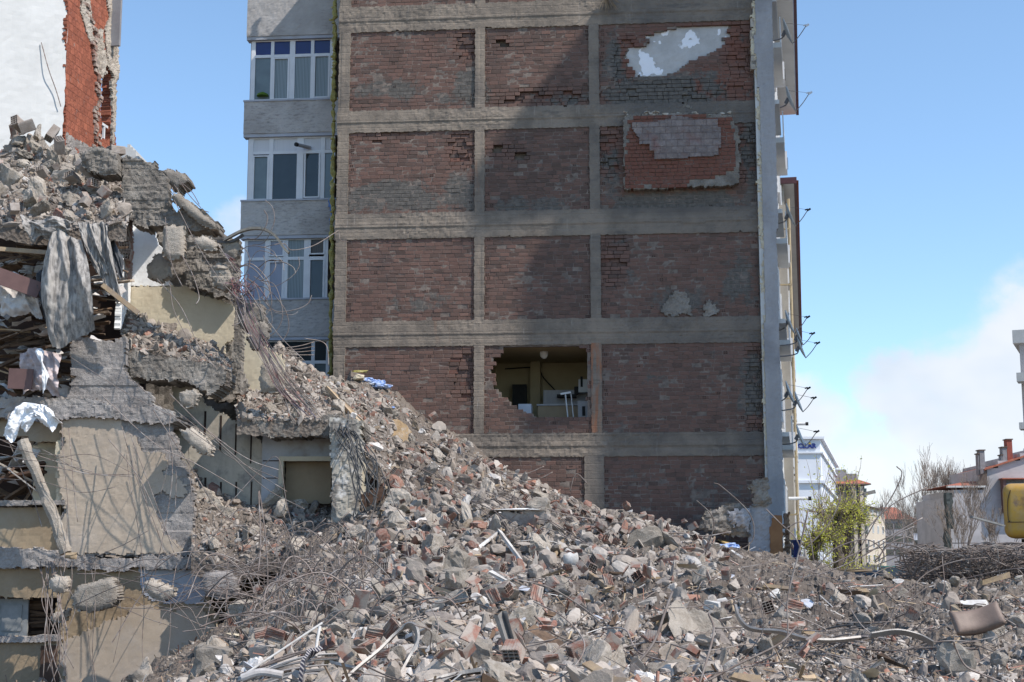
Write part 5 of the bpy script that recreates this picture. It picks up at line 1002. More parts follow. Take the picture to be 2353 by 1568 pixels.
def house(name, x0, x1, ytop, Y, ang, depth, mat, label, floors=0, cols=0, wmat='glass', roof=None, ybase=1300, fh=3.0, wsz=(1.3, 1.5), wframe='pvc', side=0, eave=.5):
    """box house placed by the near corner of its front; windows are parts"""
    c = at(x0, 1277, Y); fr = Frame(c[:2], ang); w = fr.uz(x1, 1277)[0]; zt = fr.uz((x0+x1)/2 if ang == 0 else x0+.5, ytop)[1]
    h = empty(name, tuple(fr.P(0, 0, -1)), R(ang), label=label, cat='building')
    m = MB(); m.fbox(fr, 0, w, -depth, 0, -2, zt); m.build('wall', mat, h)
    def wins(f2, W, cols_):
        for k in range(floors):
            z0 = zt-(k+1)*fh+.75
            if z0 < -1: break
            for i in range(cols_):
                u = W*(i+.5)/cols_; a = MB(); a.fbox(f2, u-wsz[0]/2, u+wsz[0]/2, -.02, .08, z0, z0+wsz[1]); o = a.build('window', wframe, h); b = MB(); b.fbox(f2, u-wsz[0]/2+.1, u+wsz[0]/2-.1, .0, .1, z0+.1, z0+wsz[1]-.1); b.build('pane', wmat, o)
    if cols: wins(fr, w, cols)
    if side:
        f2 = Frame(fr.P(w, 0, 0)[:2], ang+90); wins(f2, depth, side)
    if roof:
        m = MB(); e = eave; m.hexa([fr.P(-e, e, zt), fr.P(w+e, e, zt), fr.P(w+e, -depth-e, zt), fr.P(-e, -depth-e, zt), fr.P(w*.25, -depth*.45, zt+roof), fr.P(w*.75, -depth*.45, zt+roof), fr.P(w*.75, -depth*.55, zt+roof), fr.P(w*.25, -depth*.55, zt+roof)]); ro = m.build('roof', 'roof_tile', h)
        m = MB(); m.fbox(fr, -e, w+e, -depth-e, e+.02, zt-.2, zt-.004); m.build('eave', 'eave_brown', h)
    return h, fr, w, zt
MAT['eave_brown'] = noisy('brown_eave', (.16, .12, .10), (.12, .09, .075), 1, bump=0)
MAT['office_white'] = noisy('office_white', (.72, .73, .76), (.66, .67, .70), .3, bump=.05)
MAT['sign_blue'] = noisy('sign_blue', (.03, .05, .22), (.025, .04, .18), 3, bump=0); MAT['sign_yellow'] = noisy('sign_yellow', (.60, .42, .10), (.55, .38, .09), 3, bump=0)
MAT['far_beige'] = noisy('far_beige', (.56, .48, .38), (.50, .43, .345), .4, bump=0); MAT['far_grey'] = noisy('far_grey', (.36, .335, .335), (.31, .29, .29), .5, bump=0); MAT['far_brown'] = noisy('far_brown', (.26, .205, .175), (.20, .155, .135), .6, bump=0)
MAT['far_plaster'] = noisy('pale_rough_plaster', (.50, .475, .48), (.43, .41, .415), .9, bump=.3, c=(.37, .355, .36), cscale=.35, stretch=(1, 1, 2.5)); MAT['brick_dark'] = noisy('dark_roof_box', (.15, .09, .085), (.20, .12, .11), 2); MAT['net_green'] = noisy('dark_green_net', (.045, .055, .052), (.075, .085, .085), 1.6, bump=.4, bscale=6)
MAT['chimney_grey'] = noisy('grey_chimney', (.27, .265, .275), (.22, .215, .225), 3, bump=.2); MAT['chimney_red'] = noisy('red_chimney', (.34, .10, .075), (.27, .08, .06), 5, bump=.3)
def text_part(txt, size, M, mat, parent, depth=.06):
    cu = bpy.data.curves.new('sign_text', 'FONT'); cu.body = txt; cu.size = size; cu.extrude = depth; cu.offset = .03; cu.align_x = 'RIGHT'
    o = bpy.data.objects.new('tmp', cu); COL.objects.link(o); dg = bpy.context.evaluated_depsgraph_get(); me = bpy.data.meshes.new_from_object(o.evaluated_get(dg)); bpy.data.objects.remove(o)
    V = np.array([v.co[:] for v in me.vertices]); F = [tuple(p.vertices) for p in me.polygons]; A = np.array(M); V = V@A[:3, :3].T+A[:3, 3]; return mk('sign_lettering', V, F, mat, parent)
def far_street():
    # white office block with the blue sign
    Y = 183; cx = at(1893, 1277, Y); fr = Frame(cx[:2], -2); zt = fr.uz(1880, 1005)[1]; W = 40
    h = empty('office_building', tuple(fr.P(0, 0, -1)), R(-2), label='white office building with blue lettering on top', cat='building')
    fs = Frame(cx[:2], 90-14.6); d_ = 62
    P = lambda u, s, z: tuple(fr.O+fr.e*u+fs.e*s+np.array([0, 0, z]))
    m = MB(); m.hexa([P(-W, 0, -2), P(0, 0, -2), P(0, d_, -2), P(-W, d_, -2), P(-W, 0, zt), P(0, 0, zt), P(0, d_, zt), P(-W, d_, zt)]); m.build('wall', 'office_white', h)
    for z, t, o in ((zt-.25, .3, .45), (zt-2.1, .22, .3), (zt-5.9, .35, .35)):
        m = MB(); m.fbox(fr, -W, o, 0.001, o, z, z+t); m.fbox(fs, 0, d_, .001, o, z, z+t); m.build('cornice', 'office_white', h)
    for k in range(5):
        z0 = zt-5.6-3.4*k-(.6 if k else 0)
        for j, u in enumerate((-6.6, -11, -15.5)):
            m = MB(); zz = z0+.4; a, b = u-.9, u+.9; m.fbox(fr, a, b, 0, .05, zz, zz+(2.2 if k else 1.5))
            if not k: pts = [fr.P(u+.9*math.cos(t), .05, zz+1.5+.9*math.sin(t)) for t in np.linspace(0, math.pi, 11)]; m.add(np.array(pts), [tuple(range(11))])
            o = m.build('window', 'glass', h); m = MB(); m.fbox(fr, a, b, .06, .12, zz, zz+.7); m.build('window_guard', 'black_rubber', o)
        for s in np.arange(4, d_-3, 6.5):
            m = MB(); m.fbox(fs, s, s+3.6, 0, .06, z0+.5, z0+2.7); o = m.build('window', 'glass', h); m = MB(); m.fbox(fs, s-.25, s, .0, .2, z0-.2, z0+3); m.build('pilaster', 'office_white', h); m = MB(); m.fbox(fs, s+1.7, s+1.9, .0, .12, z0+.5, z0+2.7); m.build('mullion', 'office_white', o)
    M = Matrix.Translation(fr.P(-.55, .12, zt-1.42)) @ Matrix.Rotation(R(-2), 4, 'Z') @ Matrix.Rotation(R(90), 4, 'X'); text_part('AZICILAR', .86, M, 'sign_blue', h)
    m = MB(); z = zt-.8; m.hexa([fr.P(u, w_, zz) for zz in (z-.12, z+.12) for u, w_ in ((-1.5, .19), (-1.25, .19), (-1.25, .22), (-1.5, .22))]); m.build('sign_accent', 'sign_yellow', h)
    # brown house with red roof behind it
    h, fr, w, zt = house('apartment_house', 1925, 1992, 1112, 235, 0, 14, 'far_brown', 'brown apartment house with tiled roof beyond the green trees', 5, 5, roof=1.6, wsz=(1.6, 1.5), wframe='far_grey', eave=.9)
    m = MB(); m.fbox(fr, -.2, 2.1, -5, -1.0, zt, zt+2.4); m.build('roof_box', 'chimney_grey', h); m = MB(); m.fbox(fr, 2.6, 4.2, -6, -2.5, zt+.4, zt+1.8); m.build('roof_box', 'chimney_grey', h)
    for u in (w-1.8, w-.6): 
        m = MB(); m.fbox(fr, u-.28, u+.28, .01, .5, -1, zt-.4); m.build('pillar', 'far_beige', h)
    house('apartment_house', 1990, 2036, 1163, 285, 68, 12, 'far_beige', 'pale yellow apartment house with small windows', 6, 4, roof=.9, wsz=(2.2, 1.6), wmat='glass_teal', wframe='office_white', eave=.7)
    house('apartment_house', 2034, 2101, 1193, 330, 0, 20, 'far_grey', 'grey apartment house with balconies under a red roof', 5, 3, roof=3.0, wsz=(1.9, 1.4), wframe='far_brown', eave=.4)
    house('apartment_house', 2098, 2128, 1205, 350, -14, 14, 'office_white', 'white apartment house right of the grey balconies', 5, 2, roof=1.6, wsz=(1.8, 1.5), eave=.5)
    house('apartment_house', 2125, 2160, 1222, 380, 0, 14, 'far_grey', 'small grey house behind the bare trees', 3, 3, roof=2.0, wsz=(2, 1.5), eave=.5)
    house('apartment_house', 2156, 2176, 1245, 330, 0, 12, 'office_white', 'low white house behind the bare trees', 2, 2, roof=2.2, wsz=(1.4, 1.3), eave=.5)
    house('apartment_house', 2168, 2188, 1240, 260, 0, 12, 'far_beige', 'low house with a bright red roof beside the netted strip', 2, 1, roof=1.8, wsz=(1.2, 1.2), eave=.5)
    # pale rough building with chimneys
    Y = 95; fr = Frame(at(2184, 1277, Y)[:2], -3); h = empty('gable_building', tuple(fr.P(0, 0, -1)), R(-3), label='pale rough plastered building with chimneys and a stepped red roof', cat='building')
    V, F = plate(fr, fr.poly([(2184, 1330), (2184, 1121), (2266, 1121), (2265, 1079), (2353, 1049), (2480, 1008), (2480, 1330)]), 0, 9, res=.5, rough=.003, jit=0); mk('wall', V, F, 'far_plaster', h)
    za = fr.uz(2200, 1119)[1]; ua, ub = fr.uz(2182, 1119)[0], fr.uz(2266, 1119)[0]
    m = MB(); m.fbox(fr, ua-.15, ub, -.3, .15, za-.05, za+.07); m.build('ledge', 'render_white', h)
    zb = fr.uz(2240, 1103)[1]; m = MB(); m.hexa([fr.P(ua-.2, .1, za+.08), fr.P(ub-.02, .1, za+.08), fr.P(ub-.02, -7, za+.08), fr.P(ua-.2, -7, za+.08), fr.P(ua+1.6, -2, zb), fr.P(ub-.02, -2, zb), fr.P(ub-.02, -3, zb), fr.P(ua+1.6, -3, zb)]); m.build('roof', 'roof_tile', h)
    m = MB(); q = fr.poly([(2249, 1112), (2264, 1080), (2268, 1080), (2268, 1117), (2252, 1117)], .1); V = np.array([fr.P(u, .12, z) for u, z in q]+[fr.P(u, -.6, z) for u, z in q]); m.add(V, [(0, 1, 2, 3, 4)]+[(i, (i+1) % 5, 5+(i+1) % 5, 5+i) for i in range(5)]); m.build('dormer_side', 'eave_brown', h)
    V = np.array([fr.P(*[fr.uz(x, y, .2)[0], w_, fr.uz(x, y, .2)[1]]) for w_ in (.25, -9) for x, y in ((2262, 1081), (2480, 1009), (2480, 1005), (2262, 1077))]); mk('roof', V, [(0, 1, 2, 3), (4, 7, 6, 5), (3, 2, 6, 7), (0, 4, 5, 1), (0, 3, 7, 4), (1, 5, 6, 2)], 'roof_tile', h)
    for x0, x1, y0, y1, mt in ((2257, 2271, 1034, 1082, 'chimney_grey'), (2254, 2258, 1042, 1090, 'chimney_grey'), (2310, 2322, 1027, 1064, 'chimney_grey'), (2308, 2311, 1045, 1064, 'chimney_grey'), (2320, 2335, 1009, 1060, 'chimney_red')):
        m = MB(); a, z1 = fr.uz(x0, y0); b, z0 = fr.uz(x1, y1); m.fbox(fr, a, b, -1.4, -.7, z0, z1); o = m.build('chimney', mt, h); m = MB(); m.fbox(fr, a-.06, b+.06, -1.46, -.64, z1, z1+.07); m.build('chimney_cap', 'eave_brown', o)
    m = MB(); a, z1 = fr.uz(2298, 1103); b, z0 = fr.uz(2309, 1179); m.fbox(fr, a, b, .01, .7, z0, z1); m.build('brown_shaft', 'brick_dark', h); m = MB(); m.fbox(fr, b+.003, b+3, .01, .68, z0+.3, z1-.25); m.build('grey_box', 'chimney_grey', h)
    m = MB(); m.fbox(fr, a-.1, b+3.1, .0, .85, z1+.001, z1+.08); m.build('box_roof', 'roof_tile', h)
    V, F = plate(fr, fr.poly([(2173, 1330), (2178, 1250), (2174, 1133), (2188, 1132), (2190, 1330)], .8), .8, .8, res=.2, rough=.04, jit=.3); mk('net_strip', V, F, 'net_green', h)
    # house at the right border of the picture
    fr = Frame(at(2368, 1277, 62)[:2], -24); z1 = fr.uz(2343, 790)[1]; h = empty('corner_building', tuple(fr.P(3, 0, -1)), R(-24), label='pale flat roofed building with balcony at the right picture border', cat='building')
    m = MB(); m.fbox(fr, 0, 8, -9, 0, -1, z1); m.build('wall', 'far_plaster', h); zr = fr.uz(2343, 760)[1]; m = MB(); m.fbox(fr, -.25, 8, -9, .25, z1, zr); m.build('parapet', 'render_white', h)
    for y0, y1 in ((862, 882), (975, 990)): m = MB(); m.fbox(fr, -.12, 6, .002, .9, fr.uz(2343, y1)[1], fr.uz(2343, y0)[1]); m.build('balcony_band', 'render_white', h)
    # unseen stepped tower, added and shaped to cast shade on the right brick bay
    X0, Y0 = 20.5, SHADE_TOWER_Y; h = empty('shade_tower', (X0+3, Y0+3, 0), label='tall apartment tower across the street', cat='building'); T = SHADE_TOWER_H
    m = MB(); m.box(X0, X0+6, Y0+.6, Y0+5, -1, T-9); m.box(X0, X0+6, Y0-.35, Y0+5, T-9, T-4.3); m.box(X0, X0+6, Y0, Y0+5, T-4.3, T-1.75); m.build('wall', 'far_plaster', h); m = MB(); m.box(X0-.2, X0+6.2, Y0-1.0, Y0+5.2, T-1.75, T); m.build('shade_overhang', 'render_white', h)
SHADE_TOWER_Y = 27.2; SHADE_TOWER_H = 40.6
# ---------------------------------------------------------------- trees
def branch(mb, p, d, L, r, depth, rnd, spread=.55, up=.25, kids=(2, 4), sides=4, tips=None, minr=.006, shrink=.68):
    n = 4; pts = [p]; q = p
    for i in range(n):
        d = d+np.array([rnd.gauss(0, .12), rnd.gauss(0, .12), rnd.gauss(0, .08)+up*.12]); d /= np.linalg.norm(d); q = q+d*L/n; pts.append(q)
    mb.tube(pts, np.linspace(r, max(minr*.7, r*.6), n+1), sides)
    if depth == 0:
        if tips is not None: tips.append(pts)
        return
    for i in range(rnd.randint(*kids)):
        t = rnd.randint(2, n); a = d+np.array([rnd.gauss(0, spread), rnd.gauss(0, spread), rnd.gauss(0, spread*.5)+up]); a /= np.linalg.norm(a)
        branch(mb, pts[t], a, L*rnd.uniform(.55, .85), max(minr, r*shrink*rnd.uniform(.7, 1)), depth-1, rnd, spread, up, kids, 3, tips, minr, shrink)
def bare_tree(x, ytop, Y, label, seed):
    rnd = random.Random(seed); b = at(x, 1277, Y); b[2] = -.2; H = at(x, ytop, Y)[2]; t = empty('bare_tree', tuple(b), label=label, cat='tree', group='bare trees behind the rubble mound')
    m = MB(); tr = [b, b+np.array([rnd.gauss(0, .1), 0, H*.18]), b+np.array([rnd.gauss(0, .2), 0, H*.36])]; m.tube(tr, np.array([.16, .13, .11])*H/8, 7); m.build('trunk', 'bark', t)
    m = MB()
    for k in range(4 if seed % 2 else 5):
        a = np.array([rnd.gauss(0, .42), rnd.gauss(0, .35), 1.0]); a /= np.linalg.norm(a); branch(m, tr[rnd.choice([1, 2, 2])], a, H*.37, .055*H/8, 4, rnd, .36, .5, (3, 4) if Y > 100 else (2, 4), 4, None, .010, .6)
    m.build('crown', 'twig', t)
def green_tree(x, yk, Y, label, seed, spread):
    rnd = random.Random(seed); b = at(x, 1310, Y); b[2] = -.1; K = at(x, yk, Y); t = empty('pollarded_tree', tuple(b), label=label, cat='tree', group='pollarded trees in spring leaf')
    m = MB(); m.tube(spline([b, b*.5+K*.5+np.array([.04, 0, 0]), K], 4), np.linspace(.17, .14, 9), 9)
    heads = [K]
    for k in range(4):
        q = K+np.array([rnd.uniform(-.55, .55), rnd.uniform(-.4, .4), rnd.uniform(.15, .65)]); m.tube(spline([K-[0, 0, .1], K*.4+q*.6, q], 3), np.linspace(.10, .075, 7), 6); heads.append(q)
    for h in heads:
        V, F = chunk_geo(rnd.randrange(99), 2); m.add(h+V*.14, F)
    m.build('trunk', 'bark', t)
    m = MB(); L = []; T = []
    for i in range(190):
        h = rnd.choice(heads); a = np.array([rnd.gauss(0, .8), rnd.gauss(0, .7), rnd.uniform(-.6, .62)]); a /= np.linalg.norm(a); Ln = rnd.uniform(.7, spread); p = h; pts = [p]; d = a
        if rnd.random() < .10: Ln *= 2.1; d = np.array([rnd.gauss(.1, .35), rnd.gauss(0, .3), 1]); d /= np.linalg.norm(d)
        for k in range(6):
            d = d+np.array([rnd.gauss(0, .08), rnd.gauss(0, .08), .035]); d /= np.linalg.norm(d); p = p+d*Ln/6; pts.append(p)
        m.tube(pts, np.linspace(.016, .005, 7), 3)
        if rnd.random() < .86:
            for k in range(rnd.randint(5, 13)):
                s = rnd.uniform(.18, 1)*6; j = min(5, int(s)); c = pts[j]*(1-(s-j))+pts[j+1]*(s-j)+np.array([rnd.gauss(0, .075), rnd.gauss(0, .075), rnd.gauss(0, .075)]); L.append(c); T.append(rnd.random())
    # drooping leafy curtain below the heads
    for i in range(60):
        h = b+np.array([rnd.uniform(-1.25, 1.2), rnd.uniform(-1, .6), 0]); h[2] = rnd.uniform(.1, .7); p = h; pts = [h]; d = np.array([rnd.gauss(0, .25), rnd.gauss(0, .25), 1])
        for k in range(6): d = d+np.array([rnd.gauss(0, .12), rnd.gauss(0, .12), 0]); p = p+d/np.linalg.norm(d)*rnd.uniform(.12, .32); pts.append(p)
        m.tube(pts, np.linspace(.014, .005, 7), 3)
        for k in range(9):
            s = rnd.uniform(.1, 1)*6; j = min(5, int(s)); L.append(pts[j]*(1-(s-j))+pts[j+1]*(s-j)+np.array([rnd.gauss(0, .09), rnd.gauss(0, .09), rnd.gauss(0, .08)])); T.append(rnd.random())
    m.build('branches', 'twig', t)
    n = len(L); C = np.array(L); r = np.random.default_rng(seed); a = r.normal(size=(n, 3)); a /= np.linalg.norm(a, axis=1)[:, None]; c = r.normal(size=(n, 3)); c -= a*(a*c).sum(1)[:, None]; c /= np.linalg.norm(c, axis=1)[:, None]; s = r.uniform(.018, .042, n)[:, None]
    V = np.concatenate([C-a*s*1.5, C+c*s*.7, C+a*s*1.5, C-c*s*.7]); i = np.arange(n); F = np.stack([i, i+n, i+2*n, i+3*n], 1)
    mk('crown', V, F, 'leaf', t, attrs={'tone': ('POINT', 'FLOAT', np.tile(T, 4))})
def trees():
    green_tree(1921, 1222, 47, 'thick trunked pollarded tree with fresh green shoots', 5, 1.0)
    green_tree(1946, 1215, 50, 'thinner pollarded tree close behind the thick one', 6, .95)
    green_tree(1868, 1262, 46, 'low leafy tree beside the blue bin at the street front', 9, .65)
    for i, (x, y, Y, lab) in enumerate([(2070, 1170, 130, 'leftmost bare tree in front of the grey balconies'), (2108, 1150, 120, 'second bare tree, slim and leaning'), (2140, 1110, 115, 'tallest bare tree with upright branches'), (2164, 1095, 105, 'bare tree next to the dark netted strip'), (2222, 1140, 88, 'bare tree spread before the pale rough wall'), (2205, 1165, 92, 'short bare tree before the pale rough wall'), (2283, 1190, 84, 'thin bare shrub left of the yellow machine')]):
        bare_tree(x, y, Y, lab, 30+i)
    # street lamp leaning over the trees
    p, q = at(1912, 1154, 52), at(1984, 1136, 52); t = empty('street_lamp', (p[0], p[1], 0), label='grey street lamp with a long slanting arm above the green tree', cat='street lamp')
    m = MB(); m.tube([np.array([p[0], p[1], 0]), p], .05, 8); m.build('pole', 'chimney_grey', t); m = MB(); m.tube([p, q], .022, 6); m.build('arm', 'chimney_grey', t); e = at(2010, 1130, 52); m = MB(); m.bar(q, e, .22, .13, 0); m.build('lamp_head', 'sheet_metal', t)
    # blue bin, parked cars beyond the mound
    m = MB(); c = at(1829, 1262, 40); a, b = at(1822, 1245, 40), at(1838, 1285, 40); m.box(a[0], b[0], 39.9, 40.3, b[2]-.3, a[2]); o = m.build('blue_bin', 'bin_blue', label='dark blue box standing at the foot of the street front', cat='bin'); m = MB(); m.box(a[0]-.02, b[0]+.02, 39.88, 40.32, a[2], a[2]+.05); m.build('lid', 'bin_blue', o)
    for x, Y, mt, lab in ((1975, 42, 'car_dark', 'dark parked car half hidden behind the rubble crest'), (2055, 60, 'car_green', 'green parked car far behind the rubble crest')):
        c = at(x, 1277, Y); c[2] = -.3; t = empty('parked_car', tuple(c), R(78), label=lab, cat='car'); M = np.array(pmat(t))
        def part(nm, prof, hw, mt_, y0=0):
            n = len(prof); V = np.array([(a, s*hw*(1 if b < .95 else .86), b) for s in (-1, 1) for a, b in prof]); F = [tuple(range(n-1, -1, -1)), tuple(range(n, 2*n))]+[(i, (i+1) % n, n+(i+1) % n, n+i) for i in range(n)]; V = V@M[:3, :3].T+M[:3, 3]; return mk(nm, V, F, mt_, t)
        part('body', [(-2.1, .3), (2.1, .3), (2.15, .6), (1.9, .85), (1.0, .93), (-1.6, .93), (-2.1, .85), (-2.15, .5)], .85, mt); part('cabin', [(1.0, .935), (.35, 1.42), (-1.1, 1.44), (-1.65, .935)], .8, 'glass'); part('roof', [(.3, 1.425), (.25, 1.48), (-1.0, 1.49), (-1.08, 1.445)], .76, mt)
        for a in (-1.3, 1.3):
            for s in (-1, 1):
                V, F = tube([(a, s*.7, .32), (a, s*.88, .32)], .32, 16); mk('wheel', V@M[:3, :3].T+M[:3, 3], F, 'black_rubber', t)
MAT['bin_blue'] = noisy('dark_blue_plastic', (.03, .035, .12), (.02, .025, .09), 3, bump=0, rough=.5); MAT['car_dark'] = noisy('dark_car_paint', (.05, .055, .065), (.04, .045, .055), 3, bump=0, rough=.25, spec=.6); MAT['car_green'] = noisy('green_car_paint', (.03, .10, .08), (.025, .085, .07), 3, bump=0, rough=.3, spec=.6)
# ---------------------------------------------------------------- rubble
def hit(x, y, lo=5., hi=41.):
    Ys = np.arange(lo, hi, .05); d = ray(x, y); d = d/d[1]; zr = CAM_Z+Ys*d[2]; zg = ground_base(np.full(len(Ys), x), Ys); k = np.nonzero(zg >= zr)[0]
    Yh = Ys[k[0]] if len(k) else hi
    X = d[0]*Yh; return np.array([X, Yh, ground_z(X, Yh)[0]])
def rotm(r): 
    q = np.array([r.gauss(0, 1) for _ in range(4)]); q /= np.linalg.norm(q); from mathutils import Quaternion
    return Quaternion(q).to_matrix()
TPL = {}
def templates():
    for i in range(16): TPL['chunk', i] = mesh_from('concrete_chunk', *chunk_geo(500+i, 4 if i < 10 else 3), 'concrete', False)
    for i in range(6): TPL['slab', i] = mesh_from('concrete_slab_piece', *chunk_geo(700+i, 3, flat=.28), 'concrete', False)
    for mt in ('white_board', 'plaster_cream', 'plaster_blue'): TPL['plate', mt] = mesh_from('plaster_piece', *chunk_geo(800+len(mt), 2, flat=.09, rough=.02), mt, False)
    # hollow brick: walls and webs round open cells
    m = MB(); w, h, L = .095, .095, .1; t = .007
    m.box(-w, w, -L, L, -h, -h+t*1.4); m.box(-w, w, -L, L, h-t*1.4, h); m.box(-w, -w+t*1.4, -L, L, -h+t*1.4, h-t*1.4); m.box(w-t*1.4, w, -L, L, -h+t*1.4, h-t*1.4)
    for x in (-.048, 0, .048): m.box(x-t/2, x+t/2, -L+.002, L-.002, -h+t*1.4, h-t*1.4)
    for z in (-.035, .03): m.box(-w+t*1.4, w-t*1.4, -L+.003, L-.003, z-t/2, z+t/2)
    for q in (-.066, -.033, 0, .033, .066):
        m.box(q-.01, q+.01, -L+.004, L-.004, h-.001, h+.0045); m.box(q-.01, q+.01, -L+.004, L-.004, -h-.0045, -h+.001); m.box(w-.001, w+.0045, -L+.004, L-.004, q-.01, q+.01); m.box(-w-.0045, -w+.001, -L+.004, L-.004, q-.01, q+.01)
    V0 = np.concatenate(m.V); F0 = list(m.F); n0 = len(V0); m.box(-w+.01, w-.01, -.03, .03, -h+.01, h-.01); mi = [0]*len(F0)+[1]*6  # dark plug halfway in, coloured for the shade inside the cells
    TPL['hbrick', 0] = mesh_from('hollow_brick', np.concatenate(m.V), m.F, ['tile_red', 'hole'], midx=mi)
    V = np.concatenate(m.V).copy(); r = np.random.default_rng(3); cut = V[:, 1] > .02; V[cut, 1] = .02+.06*(_hash((V[cut, 0]*90).astype(int), (V[cut, 2]*90).astype(int), np.zeros(cut.sum(), int), 4)-.3); V[:, 0] *= .9
    TPL['hbrick', 1] = mesh_from('hollow_brick', V, m.F, ['tile_red', 'hole'], midx=mi)
    V = np.concatenate(m.V).copy(); V[:, 1] *= 1.35; V[:, 2] *= .72; TPL['hbrick', 2] = mesh_from('hollow_brick', V, m.F, ['tile_red', 'hole'], midx=mi)
    # shard of a brick shell with its ribs
    m = MB(); m.box(-.1, .08, -.07, .06, 0, .012); 
    for y in (-.055, -.03, -.005, .02, .045): m.box(-.095, .07, y-.005, y+.006, .012, .02)
    V = np.concatenate(m.V)+np.random.default_rng(5).normal(0, .004, (sum(map(len, m.V)), 3)); TPL['shard', 0] = mesh_from('brick_shard', V, m.F, 'tile_red')
    m = MB(); m.box(-.06, .07, -.05, .05, 0, .012); m.box(-.06, -.05, -.05, .04, .012, .06); m.box(.0, .008, -.05, .045, .012, .05); TPL['shard', 1] = mesh_from('brick_shard', np.concatenate(m.V), m.F, 'tile_red')
def zone(x, Y, zc=None):
    if Y > 27 and x > 780: return 'on the slope against the brick wall'
    if x > 1700: return 'on the right hand mound' if Y > 15 else 'in the right foreground'
    if Y < 15: return 'in the middle foreground' if x > 900 else 'in the left foreground'
    if x < 780: return 'in the rebar tangle before the ruin'
    return 'on the middle of the rubble field'
KEEP = []
def put(key, p, s, r, name, label, cat, group, sink=.25, M=None, mat=None):
    if any(math.hypot(p[0]-k[0], p[1]-k[1]) < .42 for k in KEEP): p = p+np.array([.55, .5, 0]); p[2] = ground_z(p[0], p[1])[0]
    o = bpy.data.objects.new(name, TPL[key]); COL.objects.link(o); o.location = (p[0], p[1], p[2]+s*(.5-sink) if key[0] in ('chunk',) else p[2]+.3*s)
    o.rotation_euler = (M if M is not None else rotm(r)).to_euler(); o.scale = (s, s, s)
    if mat: o.material_slots[0].link = 'OBJECT'; o.material_slots[0].material = MAT[mat]
    return tag(o, label, cat, group)
def sample(r, lo=8.6, hi=37, xlo=-40, xhi=2400):
    """a random visible ground point, roughly even over the picture"""
    while True:
        x = r.uniform(xlo, xhi); y = r.uniform(870, 1620); p = hit_fast(x, y)
        if p is not None and lo < p[1] < hi: return x, y, p
_GX = np.arange(-320, 2641, 8.); _GY = np.concatenate([np.geomspace(5, 41, 260)]); _GZ = None
def hit_fast(x, y):
    global _GZ
    if _GZ is None:
        C, D = np.meshgrid(_GX, _GY, indexing='ij'); X = (C-CX)*D*math.cos(R(PITCH))/FPX; _GZ = ground_z(X.ravel(), D.ravel()).reshape(C.shape)
    i = int(np.clip((x-_GX[0])/8., 0, len(_GX)-1)); d = ray(x, y); d = d/d[1]; k = np.nonzero(_GZ[i] >= CAM_Z+_GY*d[2])[0]
    if not len(k) or k[0] == 0: return None
    Y = _GY[k[0]]; return np.array([d[0]*Y, Y, ground_z(d[0]*Y, Y)[0]])
def heap_pts(h, n, r):
    me = h.data; nt = h['n_top']; co = np.empty(len(me.vertices)*3, np.float32); me.vertices.foreach_get('co', co); co = co.reshape(-1, 3)[:nt]+np.array(h.location); return co[r.integers(0, nt, n)]
